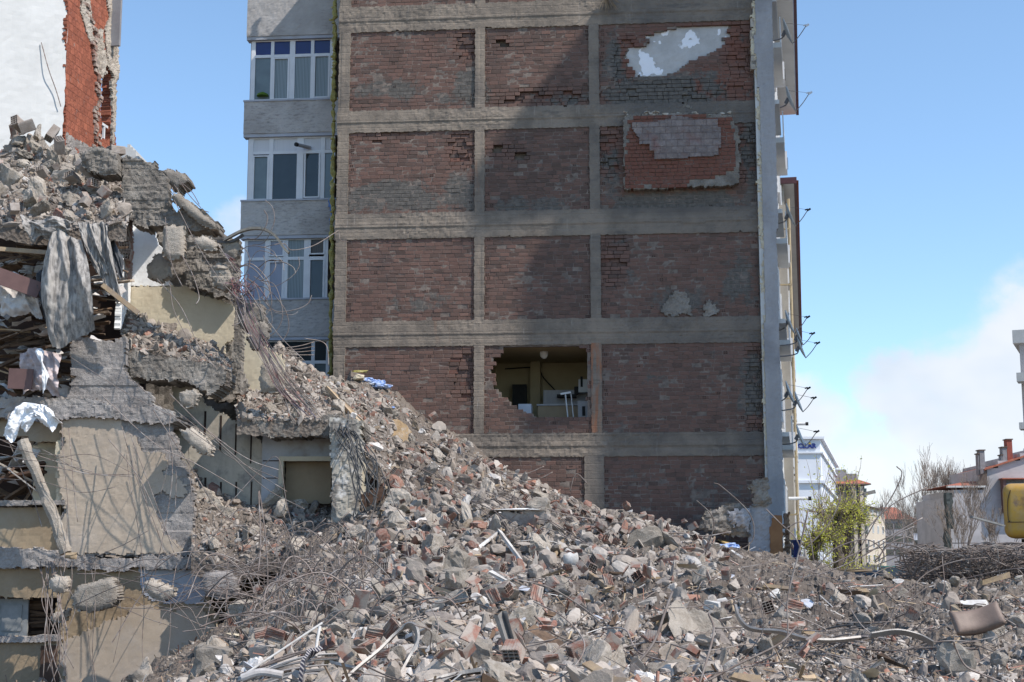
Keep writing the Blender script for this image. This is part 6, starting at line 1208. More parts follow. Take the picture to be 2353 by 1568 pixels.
def bits():
    """all the small debris: nobody could count it"""
    r = np.random.default_rng(99); rr = random.Random(99)
    pal = np.array([[.42, .37, .325], [.34, .292, .25], [.48, .435, .39], [.26, .218, .185], [.36, .30, .248], [.33, .15, .10], [.26, .115, .085], [.66, .63, .60], [.30, .225, .15], [.17, .145, .13]])
    wts = np.array([.23, .23, .11, .13, .15, .045, .03, .025, .02, .05]); wts /= wts.sum()
    def make(P, S, sub, name, seed):
        r = np.random.default_rng(seed); n = len(P); T = np.stack([chunk_geo(3000+k, sub, rough=.13)[0] if sub > 1 else chunk_geo(3000+k, 2, rough=.13)[0][:12]*r.uniform(.75, 1.25, (12, 1)) for k in range(14)]); F0 = ico(sub)[1]; nv = T.shape[1]
        Q = r.normal(size=(n, 4)); Q /= np.linalg.norm(Q, axis=1)[:, None]; a, b, c, d = Q.T
        M = np.stack([1-2*(c*c+d*d), 2*(b*c-a*d), 2*(b*d+a*c), 2*(b*c+a*d), 1-2*(b*b+d*d), 2*(c*d-a*b), 2*(b*d-a*c), 2*(c*d+a*b), 1-2*(b*b+c*c)], 1).reshape(n, 3, 3)
        ax = np.stack([r.uniform(.8, 1.35, n), r.uniform(.6, 1.1, n), r.uniform(.35, 1.0, n)], 1)
        V = T[r.integers(0, 14, n)]*ax[:, None, :]*S[:, None, None]
        V = np.einsum('nvk,nlk->nvl', V, M)+P[:, None, :]
        F = F0[None]+(np.arange(n)*nv)[:, None, None]; ci = r.choice(len(pal), n, p=wts); xc_ = xcol(P[:, 0], P[:, 1]); q_ = (P[:, 1] > 18) & (xc_ > 780) & (xc_ < 1680) & (r.uniform(0, 1, n) < .09); ci = np.where(q_, r.choice([5, 6, 8, 9, 7], n, p=[.4, .25, .12, .15, .08]), ci); colr = pal[ci]*r.uniform(.7, 1.2, (n, 1)); colr *= np.interp(P[:, 1], [12, 17, 24, 34], [1.12, .92, .78, .85])[:, None]; colr = np.concatenate([colr, np.ones((n, 1))], 1)
        mk(name, V.reshape(-1, 3), F.reshape(-1, 3), 'bits', kind='stuff', attrs={'Col': ('POINT', 'FLOAT_COLOR', np.repeat(colr, nv, 0))}, origin=np.array([0, 20., 0.]))
    def scatter(n, lo, hi, seed, smin, clump):
        r = np.random.default_rng(seed); x = r.uniform(-60, 2420, n*2); u = r.uniform(0, 1, n*2); Y = 1/(u/7.6+(1-u)/39.0)
        X = (x-CX)*Y*math.cos(R(PITCH))/FPX; P = np.stack([X, Y, 0*X], 1)
        dens = np.clip(fbm(P, .55, 3, seed)*2.0+.65, .12, 1); dens *= np.where(x < 420, np.where(Y > 29.2, 0, .8), 1); dens *= np.where((x > 1650) & (Y > 11.5), .65 if lo < .05 else .11, 1)*np.where((x > 780) & (x < 1650) & (Y > 19), 1.0, .72)
        k = np.nonzero(r.uniform(0, 1, n*2) < dens)[0][:n]; X, Y = X[k], Y[k]; Z = ground_z(X, Y)
        S = np.clip(np.exp(r.normal(math.log(lo), .55, len(k))), smin*Y, hi); return np.stack([X, Y, Z-S*.05], 1), S
    P, S = scatter(95000, .022, .085, 1, .0009, 0)
    for i, h in enumerate(HEAPS):
        q = heap_pts(h, [7000, 1500, 6500, 1500][i], r); P = np.vstack([P, q]); S = np.concatenate([S, np.clip(np.exp(r.normal(math.log(.035), .5, len(q))), .02, .11)])
    r6 = np.random.default_rng(13); cx = r6.uniform(380, 2400, 52000); Yd = 1/r6.uniform(1/20., 1/8., 52000); Xd = (cx-CX)*Yd*math.cos(R(PITCH))/FPX; Sd = np.clip(np.exp(r6.normal(math.log(.02), .45, 52000)), .009, .05); P = np.vstack([P, np.stack([Xd, Yd, ground_z(Xd, Yd)], 1)]); S = np.concatenate([S, Sd])
    make(P, S, 1, 'small_debris', 5)
    P, S = scatter(8600, .056, .19, 2, .0016, 0); P[:, 2] += S*.22
    r5 = np.random.default_rng(12); cx = r5.uniform(790, 1640, 3600); Yd = r5.uniform(20, 37.5, 3600); Xd = (cx-CX)*Yd*math.cos(R(PITCH))/FPX; Sd = np.clip(np.exp(r5.normal(math.log(.085), .42, 3600)), .05, .26); P = np.vstack([P, np.stack([Xd, Yd, ground_z(Xd, Yd)+Sd*.25], 1)]); S = np.concatenate([S, Sd])
    for i, h in enumerate(HEAPS):
        q = heap_pts(h, [900, 160, 650, 120][i], r); P = np.vstack([P, q]); S = np.concatenate([S, np.clip(np.exp(r.normal(math.log(.08), .45, len(q))), .05, .19)])
    big = S > .105; make(P[big], S[big], 3, 'coarse_debris', 6); make(P[~big], S[~big], 2, 'coarse_debris', 7)
    # splinters and bits of lath: thin slivers
    n = 5200; P, S = scatter(n, .03, .06, 3, .001, 0); n = len(P); r3 = np.random.default_rng(8); d = r3.normal(size=(n, 3)); d[:, 2] *= .35; d /= np.linalg.norm(d, axis=1)[:, None]; L = r3.uniform(.05, .26, n)[:, None]; w = r3.uniform(.004, .016, n)[:, None]
    a = np.cross(d, [0, 0, 1.]); a /= np.linalg.norm(a, axis=1)[:, None]; b = np.cross(a, d); P = P+[0, 0, .025]
    V = np.stack([P-d*L-a*w, P-d*L+a*w, P-d*L+b*w*.7, P+d*L-a*w, P+d*L+a*w, P+d*L+b*w*.7], 1).reshape(-1, 3); q = np.arange(n)*6
    F = np.concatenate([np.stack([q, q+1, q+4, q+3], 1), np.stack([q+1, q+2, q+5, q+4], 1), np.stack([q+2, q, q+3, q+5], 1)]); cp = np.array([[.42, .31, .19], [.30, .2, .12], [.62, .6, .57], [.20, .165, .14], [.36, .16, .11]])[r3.choice(5, n, p=[.3, .2, .15, .2, .15])]
    mk('splinters', V, F, 'bits', kind='stuff', attrs={'Col': ('POINT', 'FLOAT_COLOR', np.repeat(np.concatenate([cp, np.ones((n, 1))], 1), 6, 0))}, origin=np.array([0, 20., 0.]))
def rubble():
    templates(); r = random.Random(11); KEEP.append(hit(2245, 1490))
    SZ = lambda s: 'large' if s > .33 else ('medium' if s > .2 else 'small')
    # large lumps seen one by one: picture place, half size in pixels
    hero = [(965, 1392, 52, 'slab', 0), (938, 1318, 34, 'chunk', 1), (1040, 1398, 36, 'chunk', 2), (800, 1432, 48, 'chunk', 3), (985, 1440, 40, 'chunk', 4), (1040, 1462, 50, 'slab', 5), (668, 1452, 62, 'slab', 2), (715, 1395, 40, 'chunk', 6), (880, 1395, 30, 'chunk', 7), (1105, 1310, 40, 'slab', 1),
            (1243, 1262, 36, 'chunk', 8), (1430, 1298, 26, 'chunk', 9), (1545, 1255, 28, 'slab', 3), (1290, 1440, 30, 'chunk', 0), (1420, 1462, 42, 'chunk', 2), (1330, 1505, 38, 'chunk', 5), (1420, 1540, 40, 'chunk', 7), (1540, 1535, 42, 'slab', 4), (1655, 1515, 46, 'slab', 0), (1585, 1440, 60, 'slab', 5), (1700, 1530, 36, 'chunk', 3), (1760, 1495, 30, 'chunk', 1),
            (905, 985, 30, 'chunk', 12), (1060, 1155, 24, 'chunk', 4), (1000, 1215, 34, 'slab', 2), (1075, 1205, 36, 'slab', 1), (1000, 1262, 28, 'chunk', 6), (915, 1150, 28, 'chunk', 8), (1120, 1125, 26, 'chunk', 2), (1180, 1135, 22, 'chunk', 0), (1245, 1145, 20, 'chunk', 9), (1010, 1050, 20, 'chunk', 5), (1060, 1020, 16, 'chunk', 3),
            (1930, 1368, 36, 'chunk', 1), (1945, 1335, 24, 'chunk', 4), (2010, 1345, 24, 'slab', 3), (2070, 1342, 22, 'chunk', 7), (2190, 1340, 22, 'chunk', 2), (2310, 1355, 26, 'slab', 4), (2285, 1465, 30, 'chunk', 5), (2170, 1475, 34, 'slab', 0), (2230, 1400, 28, 'slab', 1), (2345, 1440, 30, 'chunk', 8), (2010, 1460, 26, 'chunk', 3), (2120, 1520, 40, 'slab', 2), (2290, 1530, 36, 'chunk', 6), (1830, 1450, 26, 'chunk', 9),
            (500, 1495, 36, 'chunk', 2), (590, 1350, 34, 'chunk', 5), (640, 1300, 26, 'chunk', 1), (560, 1405, 30, 'chunk', 8), (620, 1190, 46, 'slab', 0), (520, 1210, 34, 'chunk', 4), (1090, 1545, 44, 'slab', 3), (860, 1490, 34, 'chunk', 7), (1210, 1545, 34, 'chunk', 1), (330, 1555, 30, 'chunk', 3), (1290, 1360, 28, 'chunk', 6), (1170, 1385, 30, 'slab', 2), (1600, 1285, 24, 'chunk', 2), (1660, 1290, 22, 'chunk', 0)]
    cnt = 0
    for x, y, hp, kd, i in hero:
        p = hit(x, y+hp*.35); s = hp*p[1]/FPX*(1.14 if x < 1680 else .8)
        put((kd, i), p, s, r, 'concrete_chunk' if kd == 'chunk' else 'concrete_slab_piece', f'{SZ(s)} broken {"grey lump" if kd == "chunk" else "flat slab piece"} lying {zone(x, p[1])}', 'concrete lump', 'broken concrete lumps in the rubble', .12, mat='stone_ochre' if (x, y) == (905, 985) else None); cnt += 1
    while cnt < 290:
        x, y, p = sample(r); s = min(.40, max(.08, math.exp(r.gauss(math.log(.115), .5)))); s *= .75 if p[1] < 15 else 1
        if x < 330 and p[1] > 29: continue
        if x > 1680 and r.random() < .86: continue
        kd = 'chunk' if r.random() < .72 else 'slab'
        put((kd, r.randrange(16 if kd == 'chunk' else 6)), p, s, r, 'concrete_chunk' if kd == 'chunk' else 'concrete_slab_piece', f'{SZ(s)} broken {"grey lump" if kd == "chunk" else "flat slab piece"} lying {zone(x, p[1])}', 'concrete lump', 'broken concrete lumps in the rubble', .3); cnt += 1
    # lumps on the ruin's own heaps
    rg = np.random.default_rng(4); where = ['on the top heap of the ruin', 'on the broken balcony slab', 'on the dirt ledge of the ruin', 'under the stair of the ruin']
    for hi_, (h, n, smin, smax) in enumerate(zip(HEAPS, (70, 9, 36, 12), (.12, .08, .1, .12), (.36, .2, .28, .36))):
        for p in heap_pts(h, n, rg):
            s = r.uniform(smin, smax)*r.uniform(.7, 1); kd = 'chunk' if r.random() < .8 else 'slab'
            put((kd, r.randrange(10 if kd == 'chunk' else 6)), p, s, r, 'concrete_chunk', f'{SZ(s)} grey lump {where[hi_]}', 'concrete lump', 'broken concrete lumps on the ruin', .1)
    for x, y, hp, i, mt in [(45, 318, 24, 0, None), (75, 330, 22, 1, None), (125, 352, 26, 2, None), (85, 302, 20, 3, None), (60, 352, 26, 4, None), (52, 372, 22, 5, None), (65, 450, 30, 6, None), (145, 470, 36, 7, None), (250, 375, 30, 8, None), (155, 455, 20, 9, 'plaster_white'), (65, 440, 16, 3, 'plaster_white'), (210, 430, 20, 1, None), (110, 392, 20, 5, None), (180, 402, 18, 2, None), (25, 405, 22, 0, None)]:
        Yh = 29.9+(500-y)/75; p = at(x, y, Yh); put(('chunk', i), p-[0, 0, .1], hp*Yh/FPX, r, 'concrete_chunk', ('white faced' if mt else 'big')+' block '+f'heaped at the top left of the ruin', 'concrete lump', 'broken concrete lumps on the ruin', .3, mat=mt)
    # hollow bricks
    for x, y, f in [(1235, 1290, 1.1), (1270, 1405, 1.1), (1240, 1320, 1), (1150, 1330, 1.1), (1165, 1420, 1.1), (1175, 1520, 1.15), (1180, 1550, 1.15), (1015, 1300, 1.15), (1170, 1300, 1), (1060, 995, 1.2), (1085, 1010, 1.2), (995, 985, 1.2), (1400, 1218, 1.15), (1440, 1200, 1.1), (1495, 1215, 1.1), (1395, 1265, 1.15), (1470, 1255, 1.15), (1480, 1205, 1.1), (1515, 1228, 1.1), (1345, 1195, 1.1), (1360, 1345, 1), (1335, 1350, 1), (1300, 1200, 1.1), (1210, 1170, 1.1), (1130, 1095, 1.1), (1255, 1100, 1.1), (1160, 1080, 1.1), (1230, 1060, 1), (1380, 1235, 1.1), (1020, 1160, 1.1), (965, 1170, 1.1), (1450, 1290, 1), (2100, 1440, 1), (2200, 1450, .9), (1330, 1545, 1), (1500, 1500, 1), (1085, 1395, 1.1), (920, 1345, 1.1), (980, 1330, 1.1)]:
        p = hit(x, y); put(('hbrick', r.choice([0, 0, 1, 2])), p, f*.68, r, 'hollow_brick', 'red hollow clay brick lying '+zone(x, p[1]), 'brick', 'hollow bricks in the rubble')
    for k in range(48):
        x, y, p = sample(r, 16, 37, 560, 1800); 
        if r.random() < .7: x, y, p = sample(r, 20, 37, 850, 1600)
        put(('hbrick', r.choice([0, 1, 1, 2])), p, r.uniform(.55, .8), r, 'hollow_brick', 'red hollow clay brick lying '+zone(x, p[1]), 'brick', 'hollow bricks in the rubble')
    for p in heap_pts(HEAPS[0], 22, rg): put(('hbrick', r.choice([0, 1, 2])), p+[0, 0, .05], r.uniform(.8, 1.1), r, 'hollow_brick', 'hollow clay brick on the top heap of the ruin', 'brick', 'hollow bricks in the rubble', mat='brick_dusty' if r.random() < .6 else None)
    for x, y in [(40, 322), (60, 328), (118, 345), (135, 372), (265, 385), (195, 432), (250, 425)]:
        Yh = 29.8+(500-y)/75; put(('hbrick', 2), at(x, y, Yh), 1.3, r, 'hollow_brick', 'dusty grey hollow block among the heaped blocks at the top left', 'brick', 'hollow bricks in the rubble', mat='brick_dusty')
    for k in range(10): put(('hbrick', 0), at(285+r.uniform(-5, 8), 505+k*13, 30.85), 1.2, r, 'hollow_brick', 'hollow brick stacked in the thin pier beside the white inner wall', 'brick', 'hollow bricks in the rubble', M=Matrix.Rotation(R(r.uniform(-12, 12)), 3, 'Y'))
    for k in range(110):
        x, y, p = sample(r, 9.5, 36, 500, 1900)
        put(('shard', r.choice([0, 0, 1])), p+[0, 0, .02], r.uniform(.6, 1.1), r, 'brick_shard', 'red ribbed brick shard '+zone(x, p[1]), 'brick shard', 'brick shards in the rubble')
    for k in range(60):
        x, y, p = sample(r, 9.5, 36, 500, 2350); mt = r.choice(['white_board', 'white_board', 'plaster_cream', 'plaster_blue']); put(('plate', mt), p+[0, 0, .04], r.uniform(.06, .17), r, 'plaster_piece', {'white_board': 'white', 'plaster_cream': 'cream', 'plaster_blue': 'bluish grey'}[mt]+' flat plaster piece '+zone(x, p[1]), 'plaster piece', 'flat plaster pieces in the rubble', M=(Matrix.Rotation(r.uniform(0, 6.28), 3, 'Z') @ Matrix.Rotation(r.gauss(0, .5), 3, 'X') @ Matrix.Rotation(r.gauss(0, .4), 3, 'Y')))
    # boards, laths, white planks
    def board(p, q, w, h, mt, name, label, cat, group=None, roll=.2):
        m = MB(); m.bar(p, q, w, h, roll); V = m.V[0]+np.array([[r.gauss(0, .012) for _ in range(3)] for _ in range(8)]); return mk(name, V, m.F, mt, label=label, cat=cat, group=group)
    H = lambda x, y, dz=.06: hit(x, y)+np.array([0, 0, dz])
    board(H(1338, 1132, .15), H(1462, 1195, .1), .17, .05, 'white_board', 'white_plank', 'long white plank sloping down the rubble towards the right', 'plank'); board(H(1462, 1195, .1), H(1495, 1210, .1), .16, .06, 'tile_red', 'red_plank', 'short red piece at the lower end of the long white plank', 'plank')
    board(H(1070, 1282, .12), H(1148, 1250, .22), .07, .05, 'white_board', 'white_frame_bar', 'left bar of the broken white window frame', 'frame bar'); board(H(1148, 1250, .22), H(1198, 1290, .12), .07, .05, 'white_board', 'white_frame_bar', 'right bar of the broken white window frame', 'frame bar'); board(H(1095, 1292, .05), H(1165, 1300, .05), .18, .03, 'white_board', 'white_plank', 'white board lying under the broken window frame', 'plank')
    board(H(1255, 1300, .1), H(1292, 1262, .2), .05, .04, 'wood', 'wooden_lath', 'pale lath leaning up beside the grooved grey block', 'lath'); board(H(1330, 1315, .14), H(1400, 1375, .1), .07, .05, 'wood', 'wooden_lath', 'long pale lath lying below the white chair shell', 'lath'); board(H(1415, 1318, .1), H(1450, 1340, .08), .05, .04, 'wood', 'wooden_lath', 'short ochre lath right of the grey lump', 'lath')
    board(H(1650, 1245, .25), H(1690, 1272, .15), .3, .04, 'ply_yellow', 'plywood_piece', 'bright yellow plywood piece at the foot of the right wall corner', 'plywood'); board(H(1612, 1278, .08), H(1650, 1262, .1), .12, .03, 'tile_red', 'red_plank', 'red board left of the yellow plywood', 'plank')
    board(at(872, 915, 33)+[0, 0, .1], at(792, 868, 34.5), .07, .05, 'wood', 'wooden_lath', 'long lath sliding down from the dirt ledge', 'lath') if False else None
    board(at(752, 905, 32.6)+[0, 0, .15], at(830, 985, 31.2)+[0, 0, .1], .08, .06, 'wood', 'wooden_lath', 'long lath sloping down from the dirt ledge', 'lath'); board(at(765, 915, 32.4)+[0, 0, .12], at(835, 978, 31.5)+[0, 0, .1], .06, .04, 'wood', 'wooden_lath', 'second lath right of the one sloping from the ledge', 'lath')
    for k in range(64):
        x, y, p = sample(r, 9, 36, 520, 2300); a = r.uniform(0, 6.28); L = r.uniform(.12, .55); d = np.array([math.cos(a), math.sin(a)*.8, r.gauss(.05, .2)]); mt = r.choices(['wood', 'wood_dark', 'white_board'], [5, 3, 2])[0]
        board(p+[0, 0, .08]-d*L/2, p+[0, 0, .1]+d*L/2, r.uniform(.02, .08), r.uniform(.012, .035), mt, 'wooden_lath', {'wood': 'pale', 'wood_dark': 'dark brown', 'white_board': 'white painted'}[mt]+' broken lath '+zone(x, p[1]), 'lath', 'broken laths in the rubble', r.uniform(0, 1.5))
    # blue bags
    for i, (x, y, s, lab) in enumerate([(868, 898, .22, 'blue plastic bag in the slope left of the brick wall'), (845, 890, .16, 'small blue bag beside the yellowish stone on the slope'), (888, 955, .14, 'little blue rag above the ochre stone'), (1172, 1080, .20, 'blue and white bag on the crest below the concrete beam'), (1195, 1085, .17, 'blue bag right of another on the crest below the beam'), (1675, 1272, .16, 'light blue bag by the yellow plywood'), (1462, 1183, .08, 'pale blue scrap beside the long white plank')]):
        p = hit(x, y); V, F = ico(4); V = V*(1+fbm(V, 2.2, 4, i)[:, None]*.7)*[1.3, .9, .6]*s; mk('plastic_bag', V+p+[0, 0, s*.35], F, 'bag_blue', label=lab, cat='bag')
    p = hit(826, 885); V, F = chunk_geo(77, 3); mk('yellow_stone', V*.2+p+[0, 0, .1], F, 'plaster_cream', label='pale yellowish stone next to the blue bags', cat='stone'); V, F = chunk_geo(78, 3); mk('yellow_foam', V*[.3, .2, .12]+p+[.05, .1, .28], F, 'foam', label='yellow foam scrap on top of the yellowish stone', cat='foam scrap')
    p = hit(790, 862); V, F = chunk_geo(79, 3); mk('concrete_chunk', V*.3+p+[0, 0, .2], F, 'concrete', label='pale lump with a red smear at the top of the slope by the wall corner', cat='concrete lump')
    # broken block of hollow brickwork with white plaster on top
    p = hit(1200, 1215); t = empty('wall_fragment', tuple(p), R(-12), label='broken wall fragment of hollow bricks with white plaster top', cat='wall fragment'); M = np.array(pmat(t))
    m = MB(); V, F = plate(Frame((0, 0), 0), [(-.55, -.05), (.5, -.12), (.62, .03), (.5, .18), (-.1, .2), (-.5, .16)], .2, .45, res=.05, rough=.012, jit=.5, edge=.05, seed=3); V = V@M[:3, :3].T+M[:3, 3]+[0, 0, .12]; mk('brick_body', V, F, 'brick_dusty', t)
    V, F = chunk_geo(31, 3, flat=.06, rough=.02); mk('plaster_top', (V*[.6, .35, .6]+[0, 0, .33])@M[:3, :3].T+M[:3, 3], F, 'plaster_white', t)
    # shell of a white chair, brown cushion, white box
    p = hit(1312, 1312); V, F = ico(3); V = V*[.12, .05, .17]; V[:, 1] += V[:, 2]**2*2.2; V[:, 2] = np.minimum(V[:, 2], .09+n1(V[:, 0]*9, V[:, 1]*9, 1)*.05); V = V+p+[0, 0, .2]; mk('chair_shell', V, F, 'white_board', smooth=True, label='cracked white plastic chair shell standing in the rubble', cat='chair shell')
    p = hit(2245, 1490); n = 18; G = []
    for j in range(n):
        for i in range(n):
            a, b = i/(n-1)*2-1, j/(n-1)*2-1; G.append((a*.24, b*.12, .06*math.sqrt(max(0, 1-a**4))*math.sqrt(max(0, 1-b**4))+.10*a*a))
    G = np.array(G); F = [(j*n+i, j*n+i+1, (j+1)*n+i+1, (j+1)*n+i) for j in range(n-1) for i in range(n-1)]; B = G.copy(); B[:, 2] = .10*(B[:, 0]/.24)**2-.05; Nn = len(G)
    Mx = np.array(Matrix.Rotation(R(-12), 3, 'Y') @ Matrix.Rotation(R(62), 3, 'X')); mk('cushion', np.vstack([G, B])@Mx.T+p+[0, 0, .2], F+[tuple(q+Nn for q in f[::-1]) for f in F]+[((i), (i+Nn), (i+1+Nn), (i+1)) for i in range(n-1)]+[((n*(n-1)+i), (n*(n-1)+i+1), (n*(n-1)+i+1+Nn), (n*(n-1)+i+Nn)) for i in range(n-1)]+[(i*n, (i+1)*n, (i+1)*n+Nn, i*n+Nn) for i in range(n-1)]+[(i*n+n-1, i*n+n-1+Nn, (i+1)*n+n-1+Nn, (i+1)*n+n-1) for i in range(n-1)], 'cushion', smooth=True, label='worn brown cushion half buried on the right hand mound', cat='cushion')
    p = hit(2245, 1395); V, F = chunk_geo(44, 3, flat=.35, rough=.02); mk('white_block', V*[.22, .16, .2]+p+[0, 0, .05], F, 'white_board', label='clean white block on the right hand mound above the cushion', cat='block'); p = hit(1655, 1388); V, F = chunk_geo(45, 3, flat=.3, rough=.02); mk('white_block', V*[.17, .13, .2]+p+[0, 0, .05], F, 'white_board', label='white block in the middle of the field right of centre', cat='block')
MAT['stone_ochre'] = noisy('ochre_stone', (.36, .25, .14), (.25, .175, .105), 6, .35, .65, .9, .6, 14, c=(.40, .33, .26), cscale=3); MAT['ply_yellow'] = noisy('yellow_plywood', (.62, .42, .16), (.52, .34, .13), 4, bump=.1)
MAT['bag_blue'] = noisy('blue_bag', (.16, .27, .56), (.46, .53, .68), 9, .4, .6, .45, .3, 14, spec=.4); MAT['brick_dusty'] = noisy('dusty_brick', (.35, .31, .28), (.26, .215, .185), 5, .35, .65, .92, .5, 24, vary=.2)
# ---------------------------------------------------------------- bent rebar, cables, metal strips
def rod(pts, r, name='rebar', mat='steel', label=None, cat='rebar', group=None, n=7, sides=5):
    V, F = tube(spline([at(*p) if not isinstance(p, np.ndarray) else p for p in pts], n), r, sides); return mk(name, V, F, mat, smooth=True, label=label, cat=cat, group=group)
def wires():
    r = random.Random(31); G = lambda: r.gauss(0, 1)
    # tangle before the ruin: long rods springing out of the heap and bending over
    for i in range(78):
        x = r.triangular(400, 900, 620); y0 = r.uniform(1290, 1480); b = hit(x, y0); Yb = b[1]; dirx = r.choice([-1, 1])*r.uniform(30, 260); h = r.uniform(30, 300)*(1 if r.random() < .35 else .45)
        pts = [b-[0, 0, .1], at(x+dirx*.12+G()*8, y0-h*.55, Yb-.1*r.random()), at(x+dirx*.42+G()*12, y0-h+G()*10, Yb-.3*r.random()), at(x+dirx*.8+G()*14, y0-h*.72+G()*18, Yb-.5*r.random()), at(x+dirx*1.05+G()*14, y0-h*.25+G()*30, Yb-.6*r.random())]
        rod(pts, r.uniform(.006, .011), label='thin bent rebar in the tangle before the ruin', group='bent rebars in the rubble')
    # the mass of thinner rods behind them, too many to count
    m = MB()
    for i in range(110):
        x = r.triangular(400, 960, 620); y0 = r.uniform(1270, 1500); b = hit(x, y0); Yb = b[1]; dx = r.choice([-1, 1])*r.uniform(30, 220); h = r.uniform(15, 110)
        m.tube(spline([b-[0, 0, .1], at(x+dx*.2+G()*8, y0-h*.7, Yb-.1), at(x+dx*.55+G()*12, y0-h+G()*12, Yb-.25), at(x+dx+G()*14, y0-h*.4+G()*24, Yb-.4)], 5), r.uniform(.005, .009), 4)
    for i in range(150):
        x, y, p = sample(r, 9, 34, 560, 2340); L = r.uniform(.3, 1.4); a = r.uniform(0, 6.28); pts = [p+[0, 0, .02]]; d = np.array([math.cos(a), math.sin(a)*.8, .22]); q = p
        for k in range(3): d = d+np.array([G()*.4, G()*.35, G()*.18-.06]); q = q+d/np.linalg.norm(d)*L/3; q[2] = max(q[2], ground_z(q[0], q[1])[0]+.05); pts.append(q.copy())
        m.tube(spline(pts, 5), r.uniform(.003, .006), 4)
    mk('rebar_tangle', np.concatenate(m.V), m.F, 'steel', kind='stuff')
    # near horizontal rods shooting across under the slab
    for i in range(26):
        x = r.uniform(150, 560); y = r.uniform(1290, 1400); L = r.uniform(140, 420); s = r.uniform(-.5, .35); Y = r.uniform(27.2, 28.9)
        rod([(x, y, Y), (x+L*.35, y+L*.3*s+G()*8, Y-.2), (x+L*.7, y+L*.6*s+G()*16, Y-.4), (x+L, y+L*s+G()*22, Y-.5)], r.uniform(.006, .01), label='long rebar reaching across before the basement wall', group='bent rebars in the rubble')
    # wires hanging down the torn front
    for i in range(17):
        x = r.choice([r.uniform(100, 240), r.uniform(150, 460), r.uniform(300, 420)]); y = r.uniform(930, 1040) if r.random() < .6 else r.uniform(1270, 1310); L = r.uniform(120, 380); Y = r.uniform(28.3, 29.2); dx = G()*26
        rod([(x, y, 29.45), (x+dx*.1+G()*5, y+L*.25, Y), (x+dx*.5+G()*9, y+L*.6, Y-.1), (x+dx+G()*14, y+L, Y-.2)], r.uniform(.005, .009), label='thin rebar hanging down the beige front of the ruin', group='bent rebars in the rubble')
    for i in range(12):       # bundle to the left of the hanging blocks
        x = 118+G()*14; rod([(x+G()*6, 1290, 29.2), (x+G()*8, 1380, 28.6), (x+10+G()*10, 1470, 28.3), (x+22+G()*14, 1560+r.uniform(-30, 20), 28.2)], r.uniform(.006, .01), label='rebar in the upright bunch beside the basement window', group='bent rebars in the rubble')
    # diagonals from the left border
    for (p, q) in [((-10, 1008), (310, 1092)), ((-10, 1020), (190, 1065)), ((-12, 1040), (310, 1090)), ((-10, 1075), (305, 1095)), ((0, 1100), (265, 1120)), ((0, 1010), (215, 1085)), ((20, 1015), (96, 1210)), ((160, 820), (520, 1020)), ((230, 905), (560, 1130)), ((300, 870), (640, 1100)), ((390, 905), (660, 1130)), ((400, 940), (700, 1170)), ((350, 940), (600, 1240)), ((300, 1000), (400, 1270)), ((280, 980), (380, 1275)), ((250, 1010), (410, 1260)), ((440, 960), (640, 1080)), ((500, 560), (700, 830)), ((400, 460), (560, 700)), ((380, 500), (420, 660)), ((420, 590), (450, 700)), ((360, 640), (500, 850)), ((390, 650), (440, 830))]:
        mx, my = (p[0]+q[0])/2, (p[1]+q[1])/2
        Y = 28.6+r.random()*.5; rod([(*p, Y+.3), (mx-(q[0]-p[0])*.15+G()*10, my-(q[1]-p[1])*.12+G()*10, Y), (mx+(q[0]-p[0])*.2+G()*12, my+(q[1]-p[1])*.25+G()*10, Y-.1), (*q, Y-.2)], r.uniform(.006, .010), label='long rebar slanting across the front of the ruin', group='bent rebars in the rubble')
    # dropping ends at the upper right slab
    for q in [((410, 415), (440, 440), (458, 470)), ((415, 420), (436, 450), (462, 478)), ((400, 425), (425, 462), (440, 480)), ((395, 430), (410, 470), (412, 478)), ((405, 430), (430, 470), (480, 488)), ((380, 425), (420, 470), (460, 500), (500, 520))]:
        rod([(x, y, 30.7) for x, y in q], .009, label='rebar end bending out of the broken roof slab against the sky', group='bent rebars in the rubble')
    # spray of rods before the glazed balcony
    for i in range(19):
        x, y = r.uniform(520, 600), r.uniform(530, 700); L = r.uniform(50, 140); a = r.uniform(-.9, .9); Y = r.uniform(29.6, 30.6); k = r.choice([-1, 1])*r.uniform(.2, .7)
        rod([(x, y, Y), (x+L*.35*math.cos(a), y+L*.35*math.sin(a)-L*k*.2, Y-.1), (x+L*.75*math.cos(a+k*.5), y+L*.75*math.sin(a+k*.5), Y-.2), (x+L*math.cos(a+k), y+L*math.sin(a+k), Y-.2), (x+L*1.08*math.cos(a+k*1.4), y+L*1.1*math.sin(a+k*1.4), Y-.2)], r.uniform(.007, .011), label='curled rebar before the lilac curtained balcony windows', group='bent rebars in the rubble')
    rod([(600, 570, 30), (650, 560, 30.2), (670, 575, 30.3), (720, 565, 30.5), (770, 535, 31), (778, 532, 31.2), (782, 552, 31.2), (800, 556, 31.2)], .009, label='long wavy rebar crossing to the yellow foam joint', group='bent rebars in the rubble')
    rod([(755, 840, 33), (752, 800, 33), (738, 785, 33), (700, 778, 33)], .011, label='hooked rebar rising before the lowest balcony window', group='bent rebars in the rubble')
    for i in range(4): rod([(655, 800+i*5, 32.5), (690, 795+i*7, 32.6), (722, 786+i*10, 32.7)], .010, label='short pale rod end before the lowest balcony window', group='bent rebars in the rubble')
